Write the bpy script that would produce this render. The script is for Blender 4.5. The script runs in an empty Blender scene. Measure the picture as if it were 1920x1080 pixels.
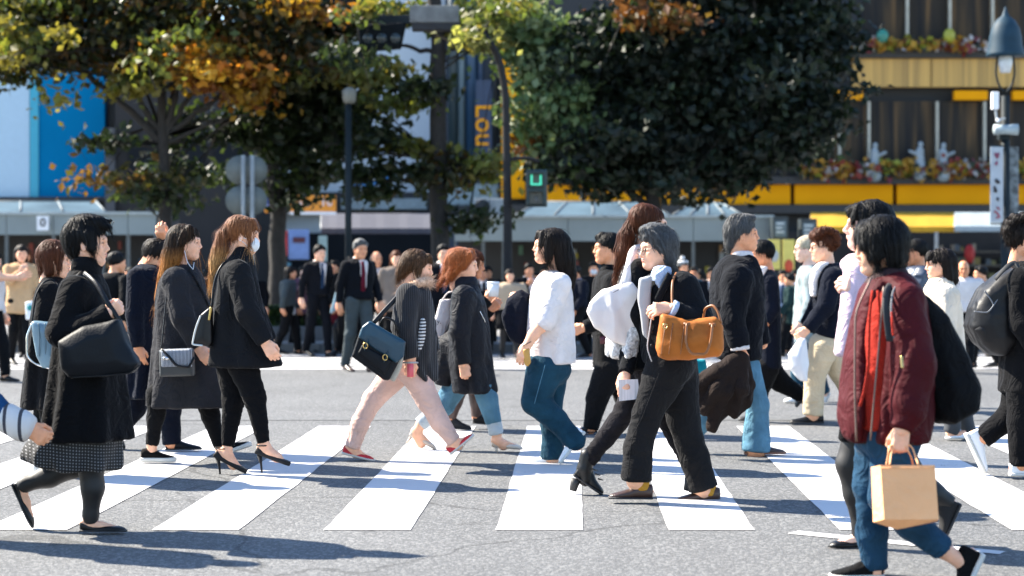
import bpy, math, random
import numpy as np
from math import radians, sin, cos, pi
# ------------------------------------------------------------------ camera, sky, sun, exposure
FPX, CX, HY, CH = 3600.0, 960.0, 498.0, 1.365      # focal length in photo pixels, principal column, horizon row, eye height
scene = bpy.context.scene
COL = scene.collection
cam = bpy.data.cameras.new('camera'); camo = bpy.data.objects.new('camera', cam); COL.objects.link(camo)
cam.sensor_width = 36; cam.lens = FPX / 1920 * 36; cam.shift_y = -(540 - HY) / 1920
camo.location = (0, 0, CH); camo.rotation_euler = (pi / 2, 0, 0); cam.clip_end = 600
cam.dof.use_dof = True; cam.dof.focus_distance = 11.6; cam.dof.aperture_fstop = 2.2
scene.camera = camo
SUN_EL, SUN_AZ = radians(41), radians(-64)
wd = bpy.data.worlds.new('World'); scene.world = wd; wd.use_nodes = True
sk = wd.node_tree.nodes.new('ShaderNodeTexSky'); sk.sky_type = 'NISHITA'; sk.sun_disc = False
sk.sun_elevation = SUN_EL; sk.sun_rotation = SUN_AZ; sk.dust_density = .2; sk.ozone_density = 3.0
bg = wd.node_tree.nodes['Background']; bg.inputs[1].default_value = .10
wd.node_tree.links.new(sk.outputs[0], bg.inputs[0])
sun = bpy.data.lights.new('sun', 'SUN'); sun.energy = 4.6; sun.angle = radians(.5); sun.color = (1, .92, .79)
suno = bpy.data.objects.new('sun', sun); COL.objects.link(suno)
from mathutils import Vector, Matrix
sdir = Vector((cos(SUN_EL) * sin(SUN_AZ), cos(SUN_EL) * cos(SUN_AZ), sin(SUN_EL)))
suno.rotation_euler = sdir.to_track_quat('Z', 'Y').to_euler()
scene.render.engine = 'CYCLES'
scene.cycles.use_denoising = True; scene.cycles.max_bounces = 6; scene.cycles.transparent_max_bounces = 6
scene.cycles.sample_clamp_indirect = 6
vs = scene.view_settings; vs.view_transform = 'Standard'; vs.look = 'None'; vs.exposure = 2.1; vs.gamma = 1

# ------------------------------------------------------------------ small tools
rng = np.random.default_rng(7); random.seed(5)
def W(px, py, Y):                    # photo pixel at distance Y -> world
    s = FPX / Y
    return np.array([(px - CX) / s, Y, CH - (py - HY) / s])
def rotm(yaw=0, pitch=0, roll=0):    # x forward; yaw about z, pitch nods forward, roll tilts
    return np.array((Matrix.Rotation(yaw, 3, 'Z') @ Matrix.Rotation(pitch, 3, 'Y') @ Matrix.Rotation(roll, 3, 'X')))
TAB = rng.random((32, 32, 32)).astype(np.float32)
def vnoise(P):
    P = np.asarray(P, np.float32); i = np.floor(P).astype(int); f = P - i; f = f * f * (3 - 2 * f)
    i0 = i & 31; i1 = (i + 1) & 31; r = 0
    for a in (0, 1):
        wa = f[:, 0] if a else 1 - f[:, 0]; xa = i1[:, 0] if a else i0[:, 0]
        for b in (0, 1):
            wb = f[:, 1] if b else 1 - f[:, 1]; yb = i1[:, 1] if b else i0[:, 1]
            for c in (0, 1):
                wc = f[:, 2] if c else 1 - f[:, 2]; zc = i1[:, 2] if c else i0[:, 2]
                r = r + TAB[xa, yb, zc] * wa * wb * wc
    return r
def cubic(t, tab):                   # smooth interpolation of table rows (first column ascending)
    T = tab[:, 0]; n = len(T)
    if n == 2: return np.stack([np.interp(t, T, tab[:, k]) for k in range(1, tab.shape[1])], -1)
    d = np.diff(tab[:, 1:], axis=0) / np.maximum(np.diff(T), 1e-6)[:, None]
    m = np.empty((n, tab.shape[1] - 1)); m[1:-1] = np.where(d[:-1] * d[1:] > 0, 2 * d[:-1] * d[1:] / (d[:-1] + d[1:] + 1e-12 * np.sign(d[:-1] + d[1:] + 1e-30)), 0)
    m[0], m[-1] = d[0], d[-1]
    t = np.clip(t, T[0], T[-1]); i = np.clip(np.searchsorted(T, t, 'right') - 1, 0, n - 2)
    hh = (T[i + 1] - T[i]); u = ((t - T[i]) / hh)[:, None]; hh = hh[:, None]
    a, b = tab[i, 1:], tab[i + 1, 1:]
    return (2*u**3 - 3*u**2 + 1) * a + (u**3 - 2*u**2 + u) * hh * m[i] + (-2*u**3 + 3*u**2) * b + (u**3 - u**2) * hh * m[i + 1]

class SDF:                            # blended solids -> one continuous surface
    def __init__(s): s.ops = []; s.planes = []
    def add(s, lo, hi, fn, k=.02, mode='u'): s.ops.append((np.array(lo, float), np.array(hi, float), fn, k, mode)); return s
    def cap(s, a, b, ra, rb, k=.02, cut=False, mode='u', sq=(1, 1, 1)):
        a = np.array(a, float); b = np.array(b, float); m = max(ra, rb); ab = b - a; L2 = max(ab @ ab, 1e-9)
        def fn(X, Y, Z):
            qx, qy, qz = X - a[0], Y - a[1], Z - a[2]
            tt = (qx * ab[0] + qy * ab[1] + qz * ab[2]) / L2; t = np.clip(tt, 0, 1)
            r = ra + (rb - ra) * t
            d = np.sqrt(((qx - t * ab[0]) / sq[0])**2 + ((qy - t * ab[1]) / sq[1])**2 + ((qz - t * ab[2]) / sq[2])**2) - r
            if cut: d = np.maximum(d, (tt - 1) * math.sqrt(L2))
            return d
        mm = m * np.array(sq)
        return s.add(np.minimum(a, b) - mm, np.maximum(a, b) + mm, fn, k, mode)
    def chain(s, pts, k=.02, kj=.012, cut=False, sq=(1, 1, 1)):   # pts: (vec, radius)
        for i in range(len(pts) - 1):
            s.cap(pts[i][0], pts[i + 1][0], pts[i][1], pts[i + 1][1], k if i == 0 else kj, cut and i == len(pts) - 2, sq=sq)
        return s
    def ell(s, c, r, R=None, k=.02, mode='u'):
        c = np.array(c, float); r = np.array(r, float); R = None if R is None else np.array(R)
        def fn(X, Y, Z):
            x, y, z = X - c[0], Y - c[1], Z - c[2]
            if R is not None: x, y, z = (R[0, 0]*x + R[1, 0]*y + R[2, 0]*z, R[0, 1]*x + R[1, 1]*y + R[2, 1]*z, R[0, 2]*x + R[1, 2]*y + R[2, 2]*z)
            k1 = np.sqrt((x/r[0])**2 + (y/r[1])**2 + (z/r[2])**2) + 1e-6
            k2 = np.sqrt((x/r[0]**2)**2 + (y/r[1]**2)**2 + (z/r[2]**2)**2) + 1e-6
            return k1 * (k1 - 1) / k2
        m = r if R is None else np.full(3, r.max())
        return s.add(c - m, c + m, fn, k, mode)
    def loft(s, rows, O=(0, 0, 0), R=None, k=.03, round=.015, drape=None, e=2.0, mode='u'):
        # rows: (t, c1, c2, a1, a2) along axis t; R columns = (axis1, axis2, axist); default x, y, z
        tab = np.array(sorted(rows), float); O = np.array(O, float)
        R = np.eye(3) if R is None else np.array(R, float)
        t0, t1 = tab[0, 0], tab[-1, 0]
        m = max((np.abs(tab[:, 1:3]) + tab[:, 3:5]).max(), 1e-3)
        cs = [O + R @ np.array([su * (tab[:, 1] * su + tab[:, 3]).max(), sv * (tab[:, 2] * sv + tab[:, 4]).max(), t]) for su in (-1, 1) for sv in (-1, 1) for t in (t0, t1)]
        cs = np.array(cs); dr = drape[0] if drape else 0
        tt = np.linspace(t0, t1, 80); fine = cubic(tt, tab)
        def fn(X, Y, Z):
            x, y, z = X - O[0], Y - O[1], Z - O[2]
            if np.allclose(R, np.eye(3)): u, v, t = x, y, z
            else: u, v, t = [R[0, i]*x + R[1, i]*y + R[2, i]*z for i in range(3)]
            c1, c2, a1, a2 = [np.interp(t, tt, fine[:, i]) for i in range(4)]
            a1 = np.maximum(a1, 1e-3); a2 = np.maximum(a2, 1e-3)
            u = u - c1; v = v - c2
            if drape:                  # (amp, n folds, phase): folds deepen towards the low end
                ph = np.arctan2(v / a2, u / a1); g = np.clip((t1 - t) / (t1 - t0), 0, 1)**1.5
                w = 1 + drape[0] / a1 * g * (np.sin(drape[1] * ph + drape[2] + 2 * g) + .5 * np.sin(drape[1] * 1.7 * ph + 2.1 * drape[2]))
                u = u / w; v = v / w
            if e == 2.0:
                k1 = np.sqrt((u/a1)**2 + (v/a2)**2) + 1e-6; k2 = np.sqrt((u/a1**2)**2 + (v/a2**2)**2) + 1e-6
                d = k1 * (k1 - 1) / k2
            else:
                d = ((np.abs(u/a1)**e + np.abs(v/a2)**e)**(1/e) - 1) * np.minimum(a1, a2)
            q = np.maximum(t - t1, t0 - t)
            h = np.clip(round - np.abs(d - q), 0, None) / max(round, 1e-6)
            return np.maximum(d, q) + h*h*round*.25
        return s.add(cs.min(0) - dr, cs.max(0) + dr, fn, k, mode)
    def slab(s, poly, y0, t, bulge=0, R=.06, k=.02, round=.012, slope=0, mode='u'):  # poly: (x, z) outline, real thickness along y
        P = np.array(poly, float); A = P; B = np.roll(P, -1, 0)
        def fn(X, Y, Z):
            x = X[:, :, 0] if X.shape[2] == 1 else X; z = Z
            x = X.reshape(-1, 1); z = Z.reshape(1, -1); d = np.full((x.size, z.size), 1e9); sg = np.ones((x.size, z.size))
            for a, b in zip(A, B):
                ex, ez = b - a; wx, wz = x - a[0], z - a[1]
                tt = np.clip((wx*ex + wz*ez) / (ex*ex + ez*ez + 1e-12), 0, 1)
                d = np.minimum(d, (wx - ex*tt)**2 + (wz - ez*tt)**2)
                c1 = z >= a[1]; c2 = z < b[1]; c3 = ex * wz > ez * wx
                sg = np.where((c1 & c2 & c3) | (~c1 & ~c2 & ~c3), -sg, sg)
            d = (sg * np.sqrt(d))[:, None, :]
            q = np.abs(Y - y0 - slope * (X - P[:, 0].mean())) - t - bulge * np.sqrt(np.clip(-d / R, 0, 1))
            h = np.clip(round - np.abs(d - q), 0, None) / round
            return np.maximum(d, q) + h*h*round*.25
        lo = (P[:, 0].min(), y0 - t - bulge - abs(slope)*.3, P[:, 1].min()); hi = (P[:, 0].max(), y0 + t + bulge + abs(slope)*.3, P[:, 1].max())
        return s.add(lo, hi, fn, k, mode)
    def plane(s, p, n): n = np.array(n, float); s.planes.append((np.array(p, float), n / np.linalg.norm(n))); return s
    def grid(s, h):
        un = [o for o in s.ops if o[4] == 'u']
        lo = np.min([o[0] for o in un], 0) - 3*h; hi = np.max([o[1] for o in un], 0) + 3*h
        n = np.ceil((hi - lo) / h).astype(int) + 1
        ax = [(lo[i] + h * np.arange(n[i])).astype(np.float32) for i in range(3)]
        D = np.full(n, .5, np.float32)
        for l, u, fn, k, mode in s.ops:
            m = k + 2.5*h
            a = np.clip(np.floor((l - m - lo) / h).astype(int), 0, n); b = np.clip(np.ceil((u + m - lo) / h).astype(int) + 1, 0, n)
            if (b <= a).any(): continue
            sl = tuple(slice(a[i], b[i]) for i in range(3))
            d = fn(ax[0][sl[0]][:, None, None], ax[1][sl[1]][None, :, None], ax[2][sl[2]][None, None, :]).astype(np.float32)
            E = D[sl]
            if mode == 'u': hh = np.clip(k - np.abs(E - d), 0, None) / k; D[sl] = np.minimum(E, d) - hh*hh*k*.25
            else: hh = np.clip(k - np.abs(E + d), 0, None) / k; D[sl] = np.maximum(E, -d) + hh*hh*k*.25
        for p, nn in s.planes:
            D = np.maximum(D, (ax[0][:, None, None] - p[0])*nn[0] + (ax[1][None, :, None] - p[1])*nn[1] + (ax[2][None, None, :] - p[2])*nn[2])
        s.D, s.lo, s.h = D, lo, h
        return D
    def mesh(s, h):
        D = s.grid(h); S = D < 0
        c = np.zeros(np.array(D.shape) - 1, np.int8)
        for i in (0, 1):
            for j in (0, 1):
                for k in (0, 1): c += S[i:S.shape[0]-1+i, j:S.shape[1]-1+j, k:S.shape[2]-1+k]
        M = (c > 0) & (c < 8); cells = np.argwhere(M); idx = np.full(M.shape, -1, np.int64); idx[M] = np.arange(len(cells))
        acc = np.zeros((len(cells), 3)); cnt = np.zeros(len(cells)); I, J, K = cells.T
        cor = [(i, j, k) for i in (0, 1) for j in (0, 1) for k in (0, 1)]
        dv = {o: D[I+o[0], J+o[1], K+o[2]] for o in cor}
        for a in cor:
            for x in range(3):
                if a[x] == 0:
                    b = list(a); b[x] = 1; b = tuple(b); da, db = dv[a], dv[b]; cr = (da < 0) != (db < 0)
                    t = np.where(cr, da / np.where(cr, da - db, 1), 0)
                    p = np.tile(np.array(a, float), (len(cells), 1)); p[:, x] += t
                    acc[cr] += p[cr]; cnt[cr] += 1
        V = s.lo + h * (cells + acc / cnt[:, None])
        Fs = []
        for x in range(3):
            y, z = (x+1) % 3, (x+2) % 3
            sl0 = [slice(1, -1)]*3; sl1 = [slice(1, -1)]*3; sl0[x] = slice(0, -1); sl1[x] = slice(1, None)
            A, B = S[tuple(sl0)], S[tuple(sl1)]
            e = np.argwhere(A != B); off = np.array([1, 1, 1]); off[x] = 0; e = e + off
            ins = S[e[:, 0], e[:, 1], e[:, 2]]
            def cell(dy, dz):
                q = e.copy(); q[:, y] += dy; q[:, z] += dz; return idx[q[:, 0], q[:, 1], q[:, 2]]
            q = np.stack([cell(-1, -1), cell(0, -1), cell(0, 0), cell(-1, 0)], 1)
            q[~ins] = q[~ins][:, ::-1]; Fs.append(q)
        Fq = np.concatenate(Fs); Fq = Fq[(Fq >= 0).all(1)]
        return V, Fq
    def normal(s, V):                 # gradient of the last grid at points V
        g = (V - s.lo) / s.h; out = np.zeros_like(V)
        n = np.array(s.D.shape)
        i = np.clip(np.round(g).astype(int), 1, n - 2)
        for x in range(3):
            o = np.zeros(3, int); o[x] = 1; a = i + o; b = i - o
            out[:, x] = s.D[a[:, 0], a[:, 1], a[:, 2]] - s.D[b[:, 0], b[:, 1], b[:, 2]]
        return out / (np.linalg.norm(out, axis=1, keepdims=True) + 1e-9)
    def value(s, V):
        g = (V - s.lo) / s.h; n = np.array(s.D.shape); g = np.clip(g, 0, n - 1.001); i = g.astype(int); f = g - i; r = 0
        for a in (0, 1):
            for b in (0, 1):
                for c in (0, 1):
                    r = r + s.D[i[:, 0]+a, i[:, 1]+b, i[:, 2]+c] * (f[:, 0] if a else 1-f[:, 0]) * (f[:, 1] if b else 1-f[:, 1]) * (f[:, 2] if c else 1-f[:, 2])
        return r
def folds(V, N, lst, seed=0.0):       # creases in cloth: ridged, warped noise along the normal
    d = 0
    for amp, f in lst:
        P = V * np.array(f); w = np.stack([vnoise(V * 5 + seed + 3 * i) for i in range(3)], 1) - .5
        n = vnoise(P + w * 1.6 + seed + 7.3)
        d = d + amp * (1 - np.abs(2 * n - 1) * 1.6)
    return V + N * d[:, None]

# ------------------------------------------------------------------ meshes and objects
def join(*ms):
    Vs, Fs, o = [], [], 0
    for V, Fq in ms:
        V = np.asarray(V, float).reshape(-1, 3)
        Vs.append(V); Fs += [np.asarray(Fq) + o] if len(Fq) else []; o += len(V)
    F4 = [f if f.shape[1] == 4 else np.concatenate([f, f[:, :1] * 0 - 1], 1) for f in Fs]
    return np.concatenate(Vs), np.concatenate(F4)
def build_mesh(name, V, Fq, smooth=True, colors=None):
    V = np.asarray(V, np.float32); Fq = np.asarray(Fq)
    me = bpy.data.meshes.new(name)
    if Fq.shape[1] == 4 and (Fq[:, 3] < 0).any():
        cnt = np.where(Fq[:, 3] < 0, 3, 4); loops = Fq.reshape(-1); loops = loops[loops >= 0]
    else: cnt = np.full(len(Fq), Fq.shape[1]); loops = Fq.reshape(-1)
    me.vertices.add(len(V)); me.vertices.foreach_set('co', V.reshape(-1))
    me.loops.add(len(loops)); me.loops.foreach_set('vertex_index', loops.astype(np.int32))
    me.polygons.add(len(cnt)); st = np.zeros(len(cnt), np.int32); st[1:] = np.cumsum(cnt)[:-1]
    me.polygons.foreach_set('loop_start', st)
    me.polygons.foreach_set('use_smooth', np.full(len(cnt), smooth))
    me.update(calc_edges=True)
    if colors is not None:
        at = me.attributes.new('tint', 'FLOAT_COLOR', 'POINT')
        at.data.foreach_set('color', np.concatenate([colors, np.ones((len(colors), 1))], 1).astype(np.float32).reshape(-1))
    return me
def obj(name, VF, m, parent=None, loc=None, smooth=True, colors=None, mesh=None):
    me = mesh or build_mesh(name, np.asarray(VF[0]) - (np.array(loc) if loc is not None else (np.array(parent['o0']) if parent is not None and 'o0' in parent else 0)), VF[1], smooth, colors)
    if m is not None and not me.materials: me.materials.append(m)
    o = bpy.data.objects.new(name, me); COL.objects.link(o)
    if parent is not None: o.parent = parent
    if parent is not None and 'o0' in parent: o['o0'] = list(parent['o0'])
    if loc is not None: o.location = loc; o['o0'] = [float(x) for x in loc]
    return o
def empty(name, loc): 
    o = bpy.data.objects.new(name, None); COL.objects.link(o); o.location = loc; o['o0'] = [float(x) for x in loc]; o.empty_display_size = .1
    return o
def tag(o, label, cat, group=None, kind=None):
    if label: o['label'] = label
    if cat: o['category'] = cat
    if group: o['group'] = group
    if kind: o['kind'] = kind
    return o
def box(x0, x1, y0, y1, z0, z1, bev=0.0):
    if bev:
        V = []; b = bev
        for z, i in ((z0, b), (z0 + b, 0), (z1 - b, 0), (z1, b)):
            c = b * (1.0 if i else .6)
            V += [(x0+i+c-b*.6*(1-(i>0)), y0+i, z), (x1-i-c+b*.6*(1-(i>0)), y0+i, z), (x1-i, y0+i, z), (x1-i, y1-i, z), (x0+i, y1-i, z), (x0+i, y0+i, z)]
        b = bev; V = []
        for z, i in ((z0, b), (z0 + b, 0), (z1 - b, 0), (z1, b)): V += [(x0+i, y0+i, z), (x1-i, y0+i, z), (x1-i, y1-i, z), (x0+i, y1-i, z)]
        F = [(3, 2, 1, 0), (12, 13, 14, 15)]
        for k in range(3):
            for j in range(4): F.append((k*4+j, k*4+(j+1) % 4, k*4+4+(j+1) % 4, k*4+4+j))
        return np.array(V, float), np.array(F)
    V = np.array([(x, y, z) for z in (z0, z1) for x, y in ((x0, y0), (x1, y0), (x1, y1), (x0, y1))], float)
    return V, np.array([(3, 2, 1, 0), (4, 5, 6, 7), (0, 1, 5, 4), (1, 2, 6, 5), (2, 3, 7, 6), (3, 0, 4, 7)])
def tube(pts, r, n=8, cap=True, flat=None):       # swept tube; r scalar or list; flat=(axis vec, ratio) gives a ribbon
    P = np.array(pts, float); m = len(P); r = np.broadcast_to(np.asarray(r, float), (m,))
    T = np.gradient(P, axis=0); T /= np.linalg.norm(T, axis=1, keepdims=True) + 1e-9
    ref = np.array([0, 0, 1.]) if abs(T[0, 2]) < .9 else np.array([1., 0, 0])
    V = []
    u = np.cross(T[0], ref); u /= np.linalg.norm(u)
    for i in range(m):
        u = u - T[i] * (u @ T[i]); u /= np.linalg.norm(u) + 1e-9; v = np.cross(T[i], u)
        if flat is not None:
            ax = np.array(flat[0], float); v = ax - T[i] * (ax @ T[i]); v /= np.linalg.norm(v) + 1e-9; u = np.cross(v, T[i])
        for a in range(n):
            th = 2*pi*a/n; V.append(P[i] + r[i] * (cos(th) * u * (flat[1] if flat is not None else 1) + sin(th) * v))
    F = [(i*n+a, i*n+(a+1) % n, (i+1)*n+(a+1) % n, (i+1)*n+a) for i in range(m-1) for a in range(n)]
    V = np.array(V)
    if cap:
        V = np.concatenate([V, P[:1], P[-1:]]); c0, c1 = len(V)-2, len(V)-1
        F = np.array([list(f) for f in F] + [[c0, (a+1) % n, a, -1] for a in range(n)] + [[c1, (m-1)*n+a, (m-1)*n+(a+1) % n, -1] for a in range(n)])
    return V, np.array(F)
def smoothpath(pts, n=24):
    P = np.array(pts, float); d = np.r_[0, np.cumsum(np.linalg.norm(np.diff(P, axis=0), axis=1))]
    return cubic(np.linspace(0, d[-1], n), np.c_[d, P])
def uvs(c, r, n=10, m=7, R=None):
    V = []; c = np.array(c, float)
    for j in range(m+1):
        ph = pi*j/m
        for i in range(n): V.append((sin(ph)*cos(2*pi*i/n)*r[0], sin(ph)*sin(2*pi*i/n)*r[1], -cos(ph)*r[2]))
    V = np.array(V); V = V if R is None else V @ np.array(R).T
    F = [(j*n+i, j*n+(i+1) % n, (j+1)*n+(i+1) % n, (j+1)*n+i) for j in range(m) for i in range(n)]
    return V + c, np.array(F)
def cyl(c, r0, r1, z0, z1, n=20): return tube([(c[0], c[1], z0), (c[0], c[1], z1)], [r0, r1], n)

# ------------------------------------------------------------------ materials
MATS = {}
def srgb(*c): return tuple(((x/255)/12.92 if x/255 <= .04045 else ((x/255+.055)/1.055)**2.4) for x in c)
def mat(name, col, rough=.8, metal=0, bump=0, bscale=60, var=.15, vscale=6, sheen=0, kind=None, spec=.5, crease=0, emit=None, extra=None, trans=0, stretch=None, coat=0):
    if name in MATS: return MATS[name]
    m = bpy.data.materials.new(name); MATS[name] = m; m.use_nodes = True; nt = m.node_tree; N, L = nt.nodes, nt.links
    p = N['Principled BSDF']; p.inputs['Roughness'].default_value = rough; p.inputs['Metallic'].default_value = metal
    p.inputs['Base Color'].default_value = (*col, 1); p.inputs['Specular IOR Level'].default_value = spec
    p.inputs['Coat Weight'].default_value = coat
    if sheen: p.inputs['Sheen Weight'].default_value = sheen; p.inputs['Sheen Roughness'].default_value = .22
    tc = N.new('ShaderNodeTexCoord'); src = tc.outputs['Object']
    if stretch:
        mp = N.new('ShaderNodeMapping'); mp.inputs['Scale'].default_value = stretch; L.new(src, mp.inputs[0]); src = mp.outputs[0]
    if var:
        n = N.new('ShaderNodeTexNoise'); n.inputs['Scale'].default_value = vscale; n.inputs['Detail'].default_value = 5; L.new(src, n.inputs['Vector'])
        mr = N.new('ShaderNodeMapRange'); mr.inputs[1].default_value = .3; mr.inputs[2].default_value = .7; mr.inputs[3].default_value = 1 - var; mr.inputs[4].default_value = 1 + var; L.new(n.outputs[0], mr.inputs[0])
        mx = N.new('ShaderNodeVectorMath'); mx.operation = 'SCALE'; mx.inputs[0].default_value = col; L.new(mr.outputs[0], mx.inputs['Scale']); L.new(mx.outputs[0], p.inputs['Base Color'])
    if bump:
        n2 = N.new('ShaderNodeTexNoise'); n2.inputs['Scale'].default_value = bscale; n2.inputs['Detail'].default_value = 4; L.new(src, n2.inputs['Vector'])
        b = N.new('ShaderNodeBump'); b.inputs['Strength'].default_value = bump; b.inputs['Distance'].default_value = .01; L.new(n2.outputs[0], b.inputs['Height']); L.new(b.outputs[0], p.inputs['Normal'])
        if crease:
            n3 = N.new('ShaderNodeTexNoise'); n3.inputs['Scale'].default_value = 8; n3.inputs['Detail'].default_value = 3; n3.inputs['Distortion'].default_value = 1.4; n3.inputs['Roughness'].default_value = .42; L.new(src, n3.inputs['Vector'])
            rd = mth(nt, 'ABSOLUTE', mth(nt, 'SUBTRACT', n3.outputs[0], .5))
            b2 = N.new('ShaderNodeBump'); b2.inputs['Strength'].default_value = crease; b2.inputs['Distance'].default_value = .09; b2.invert = True; L.new(rd, b2.inputs['Height']); L.new(b2.outputs[0], b.inputs['Normal'])
    if emit: p.inputs['Emission Color'].default_value = (*emit[0], 1); p.inputs['Emission Strength'].default_value = emit[1]
    if trans: p.inputs['Transmission Weight'].default_value = trans
    if extra: extra(nt, p, tc, src)
    return m
def cloth(name, col, sheen=None, rough=.9, bump=.35, bs=140, extra=None, var=.12):
    sheen = (.07 if max(col) < .03 else .08) if sheen is None else sheen
    return mat(name, col, rough, bump=bump, bscale=bs, sheen=sheen, extra=extra, var=var, spec=.12, crease=.42)
def mixcol(nt, fac, a, b):
    mx = nt.nodes.new('ShaderNodeMix'); mx.data_type = 'RGBA'
    nt.links.new(fac, mx.inputs[0])
    for i, c in ((6, a), (7, b)):
        if isinstance(c, tuple): mx.inputs[i].default_value = (*c, 1)
        else: nt.links.new(c, mx.inputs[i])
    return mx.outputs[2]
def mth(nt, op, a, b=None, c=None):
    n = nt.nodes.new('ShaderNodeMath'); n.operation = op
    for i, v in enumerate((a, b, c)):
        if v is None: continue
        if isinstance(v, (int, float)): n.inputs[i].default_value = v
        else: nt.links.new(v, n.inputs[i])
    return n.outputs[0]
# ------------------------------------------------------------------ ground, road, markings
def asphalt(nt, p, tc, src):
    N, L = nt.nodes, nt.links
    v = N.new('ShaderNodeTexVoronoi'); v.inputs['Scale'].default_value = 75; L.new(src, v.inputs['Vector'])
    n1 = N.new('ShaderNodeTexNoise'); n1.inputs['Scale'].default_value = 130; n1.inputs['Detail'].default_value = 3; L.new(src, n1.inputs['Vector'])
    n2 = N.new('ShaderNodeTexNoise'); n2.inputs['Scale'].default_value = .7; n2.inputs['Detail'].default_value = 6; L.new(src, n2.inputs['Vector'])
    sp = mixcol(nt, mth(nt, 'MULTIPLY_ADD', n1.outputs[0], 3.2, -1.1), ASPH[0], ASPH[1]); sp.node.clamp_factor = True
    bw = N.new('ShaderNodeRGBToBW'); L.new(v.outputs['Color'], bw.inputs[0])
    c = mixcol(nt, mth(nt, 'MULTIPLY', mth(nt, 'GREATER_THAN', bw.outputs[0], .66), .6), sp, ASPH[2])
    mx = N.new('ShaderNodeVectorMath'); mx.operation = 'SCALE'; L.new(c, mx.inputs[0])
    
    mp = N.new('ShaderNodeMapping'); mp.inputs['Scale'].default_value = (.9, .06, 1); L.new(src, mp.inputs[0])
    n4 = N.new('ShaderNodeTexNoise'); n4.inputs['Scale'].default_value = 1.0; n4.inputs['Detail'].default_value = 2; L.new(mp.outputs[0], n4.inputs['Vector'])
    vc = N.new('ShaderNodeTexVoronoi'); vc.feature = 'DISTANCE_TO_EDGE'; vc.inputs['Scale'].default_value = .33
    wv_ = N.new('ShaderNodeVectorMath'); wv_.operation = 'MULTIPLY_ADD'; L.new(n2.outputs['Color'], wv_.inputs[0]); wv_.inputs[1].default_value = (1.6, 1.6, 0); L.new(src, wv_.inputs[2]); L.new(wv_.outputs[0], vc.inputs['Vector'])
    crk = mth(nt, 'MULTIPLY', mth(nt, 'LESS_THAN', vc.outputs['Distance'], .0035), -.38)
    n5 = N.new('ShaderNodeTexNoise'); n5.inputs['Scale'].default_value = 3.1; n5.inputs['Detail'].default_value = 3; L.new(src, n5.inputs['Vector'])
    spot = mth(nt, 'MULTIPLY', mth(nt, 'GREATER_THAN', n5.outputs[0], .70), -.22)
    tone = mth(nt, 'ADD', mth(nt, 'MULTIPLY_ADD', n2.outputs[0], .45, .60), mth(nt, 'MULTIPLY', n4.outputs[0], .42))
    L.new(mth(nt, 'ADD', mth(nt, 'ADD', tone, crk), spot), mx.inputs['Scale']); L.new(mx.outputs[0], p.inputs['Base Color'])
    h = mth(nt, 'ADD', n1.outputs[0], mth(nt, 'MULTIPLY', v.outputs['Distance'], -.7))
    b = N.new('ShaderNodeBump'); b.inputs['Strength'].default_value = .55; b.inputs['Distance'].default_value = .008; L.new(h, b.inputs['Height']); L.new(b.outputs[0], p.inputs['Normal'])
ASPH = ((.048, .050, .052), (.122, .123, .124), (.20, .20, .197))
M_ASPH = mat('asphalt', (.16, .16, .16), .88, var=0, extra=asphalt, spec=.3)
def paint(nt, p, tc, src):
    N, L = nt.nodes, nt.links
    n1 = N.new('ShaderNodeTexNoise'); n1.inputs['Scale'].default_value = 90; n1.inputs['Detail'].default_value = 3; L.new(src, n1.inputs['Vector'])
    n2 = N.new('ShaderNodeTexNoise'); n2.inputs['Scale'].default_value = 2.2; n2.inputs['Detail'].default_value = 6; L.new(src, n2.inputs['Vector'])
    w = mth(nt, 'MULTIPLY_ADD', n2.outputs[0], 1.3, mth(nt, 'MULTIPLY', n1.outputs[0], .9))
    f = mth(nt, 'MULTIPLY', mth(nt, 'SUBTRACT', w, 1.33), 12); f.node.use_clamp = True
    c = mixcol(nt, f, (.50, .485, .485), (.12, .12, .122))
    n3 = N.new('ShaderNodeTexNoise'); n3.inputs['Scale'].default_value = 7; n3.inputs['Detail'].default_value = 8; L.new(src, n3.inputs['Vector'])
    c2 = mixcol(nt, mth(nt, 'MULTIPLY', n3.outputs[0], .3), c, (.46, .46, .45)); L.new(c2, p.inputs['Base Color'])
    b = N.new('ShaderNodeBump'); b.inputs['Strength'].default_value = .2; b.inputs['Distance'].default_value = .006; L.new(n1.outputs[0], b.inputs['Height']); L.new(b.outputs[0], p.inputs['Normal'])
M_PAINT = mat('road paint', (.62, .62, .62), .7, var=0, extra=paint)
def sheet(name, quad, z, m, parent=None, kind='structure'):
    V = np.array([(x, y, z) for x, y in quad], float); o = obj(name, (V, np.array([range(len(quad))])), m, parent, smooth=False)
    if kind and parent is None: o['kind'] = kind
    return o
sheet('road', [(-150, -20), (150, -20), (150, 300), (-150, 300)], 0, M_ASPH)
cw = empty('crosswalk', (0, 12, 0)); cw['kind'] = 'structure'
Yn, Yf, SL = FPX / 364.0, FPX / 221.0, .0333
r_ = np.random.default_rng(3)
for k in range(-8, 9):
    x0 = (930 + 322.5 * k - CX) / 364.0; w = .447
    n = 26; ys = np.linspace(Yn, Yf, n); j = r_.normal(0, .002, (n, 2))
    Lf = [(x0 + (y - Yn)*SL + j[i, 0], y, .004) for i, y in enumerate(ys)]; Rt = [(x0 + w + (y - Yn)*SL + j[i, 1], y, .004) for i, y in enumerate(ys)]
    obj('stripe', (np.array(Lf + Rt), np.array([(i, n+i, n+i+1, i+1) for i in range(n-1)])), M_PAINT, cw, smooth=False)
fz = empty('crosswalk', (0, 27, 0)); fz['kind'] = 'structure'
for y in (25.2, 26.1, 27.0, 27.9, 28.8):
    wv = .45
    sheet('stripe', [(-16, y), (16, y + .15), (16, y + wv + .15), (-16, y + wv)], .004, M_PAINT, fz, None)
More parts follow.
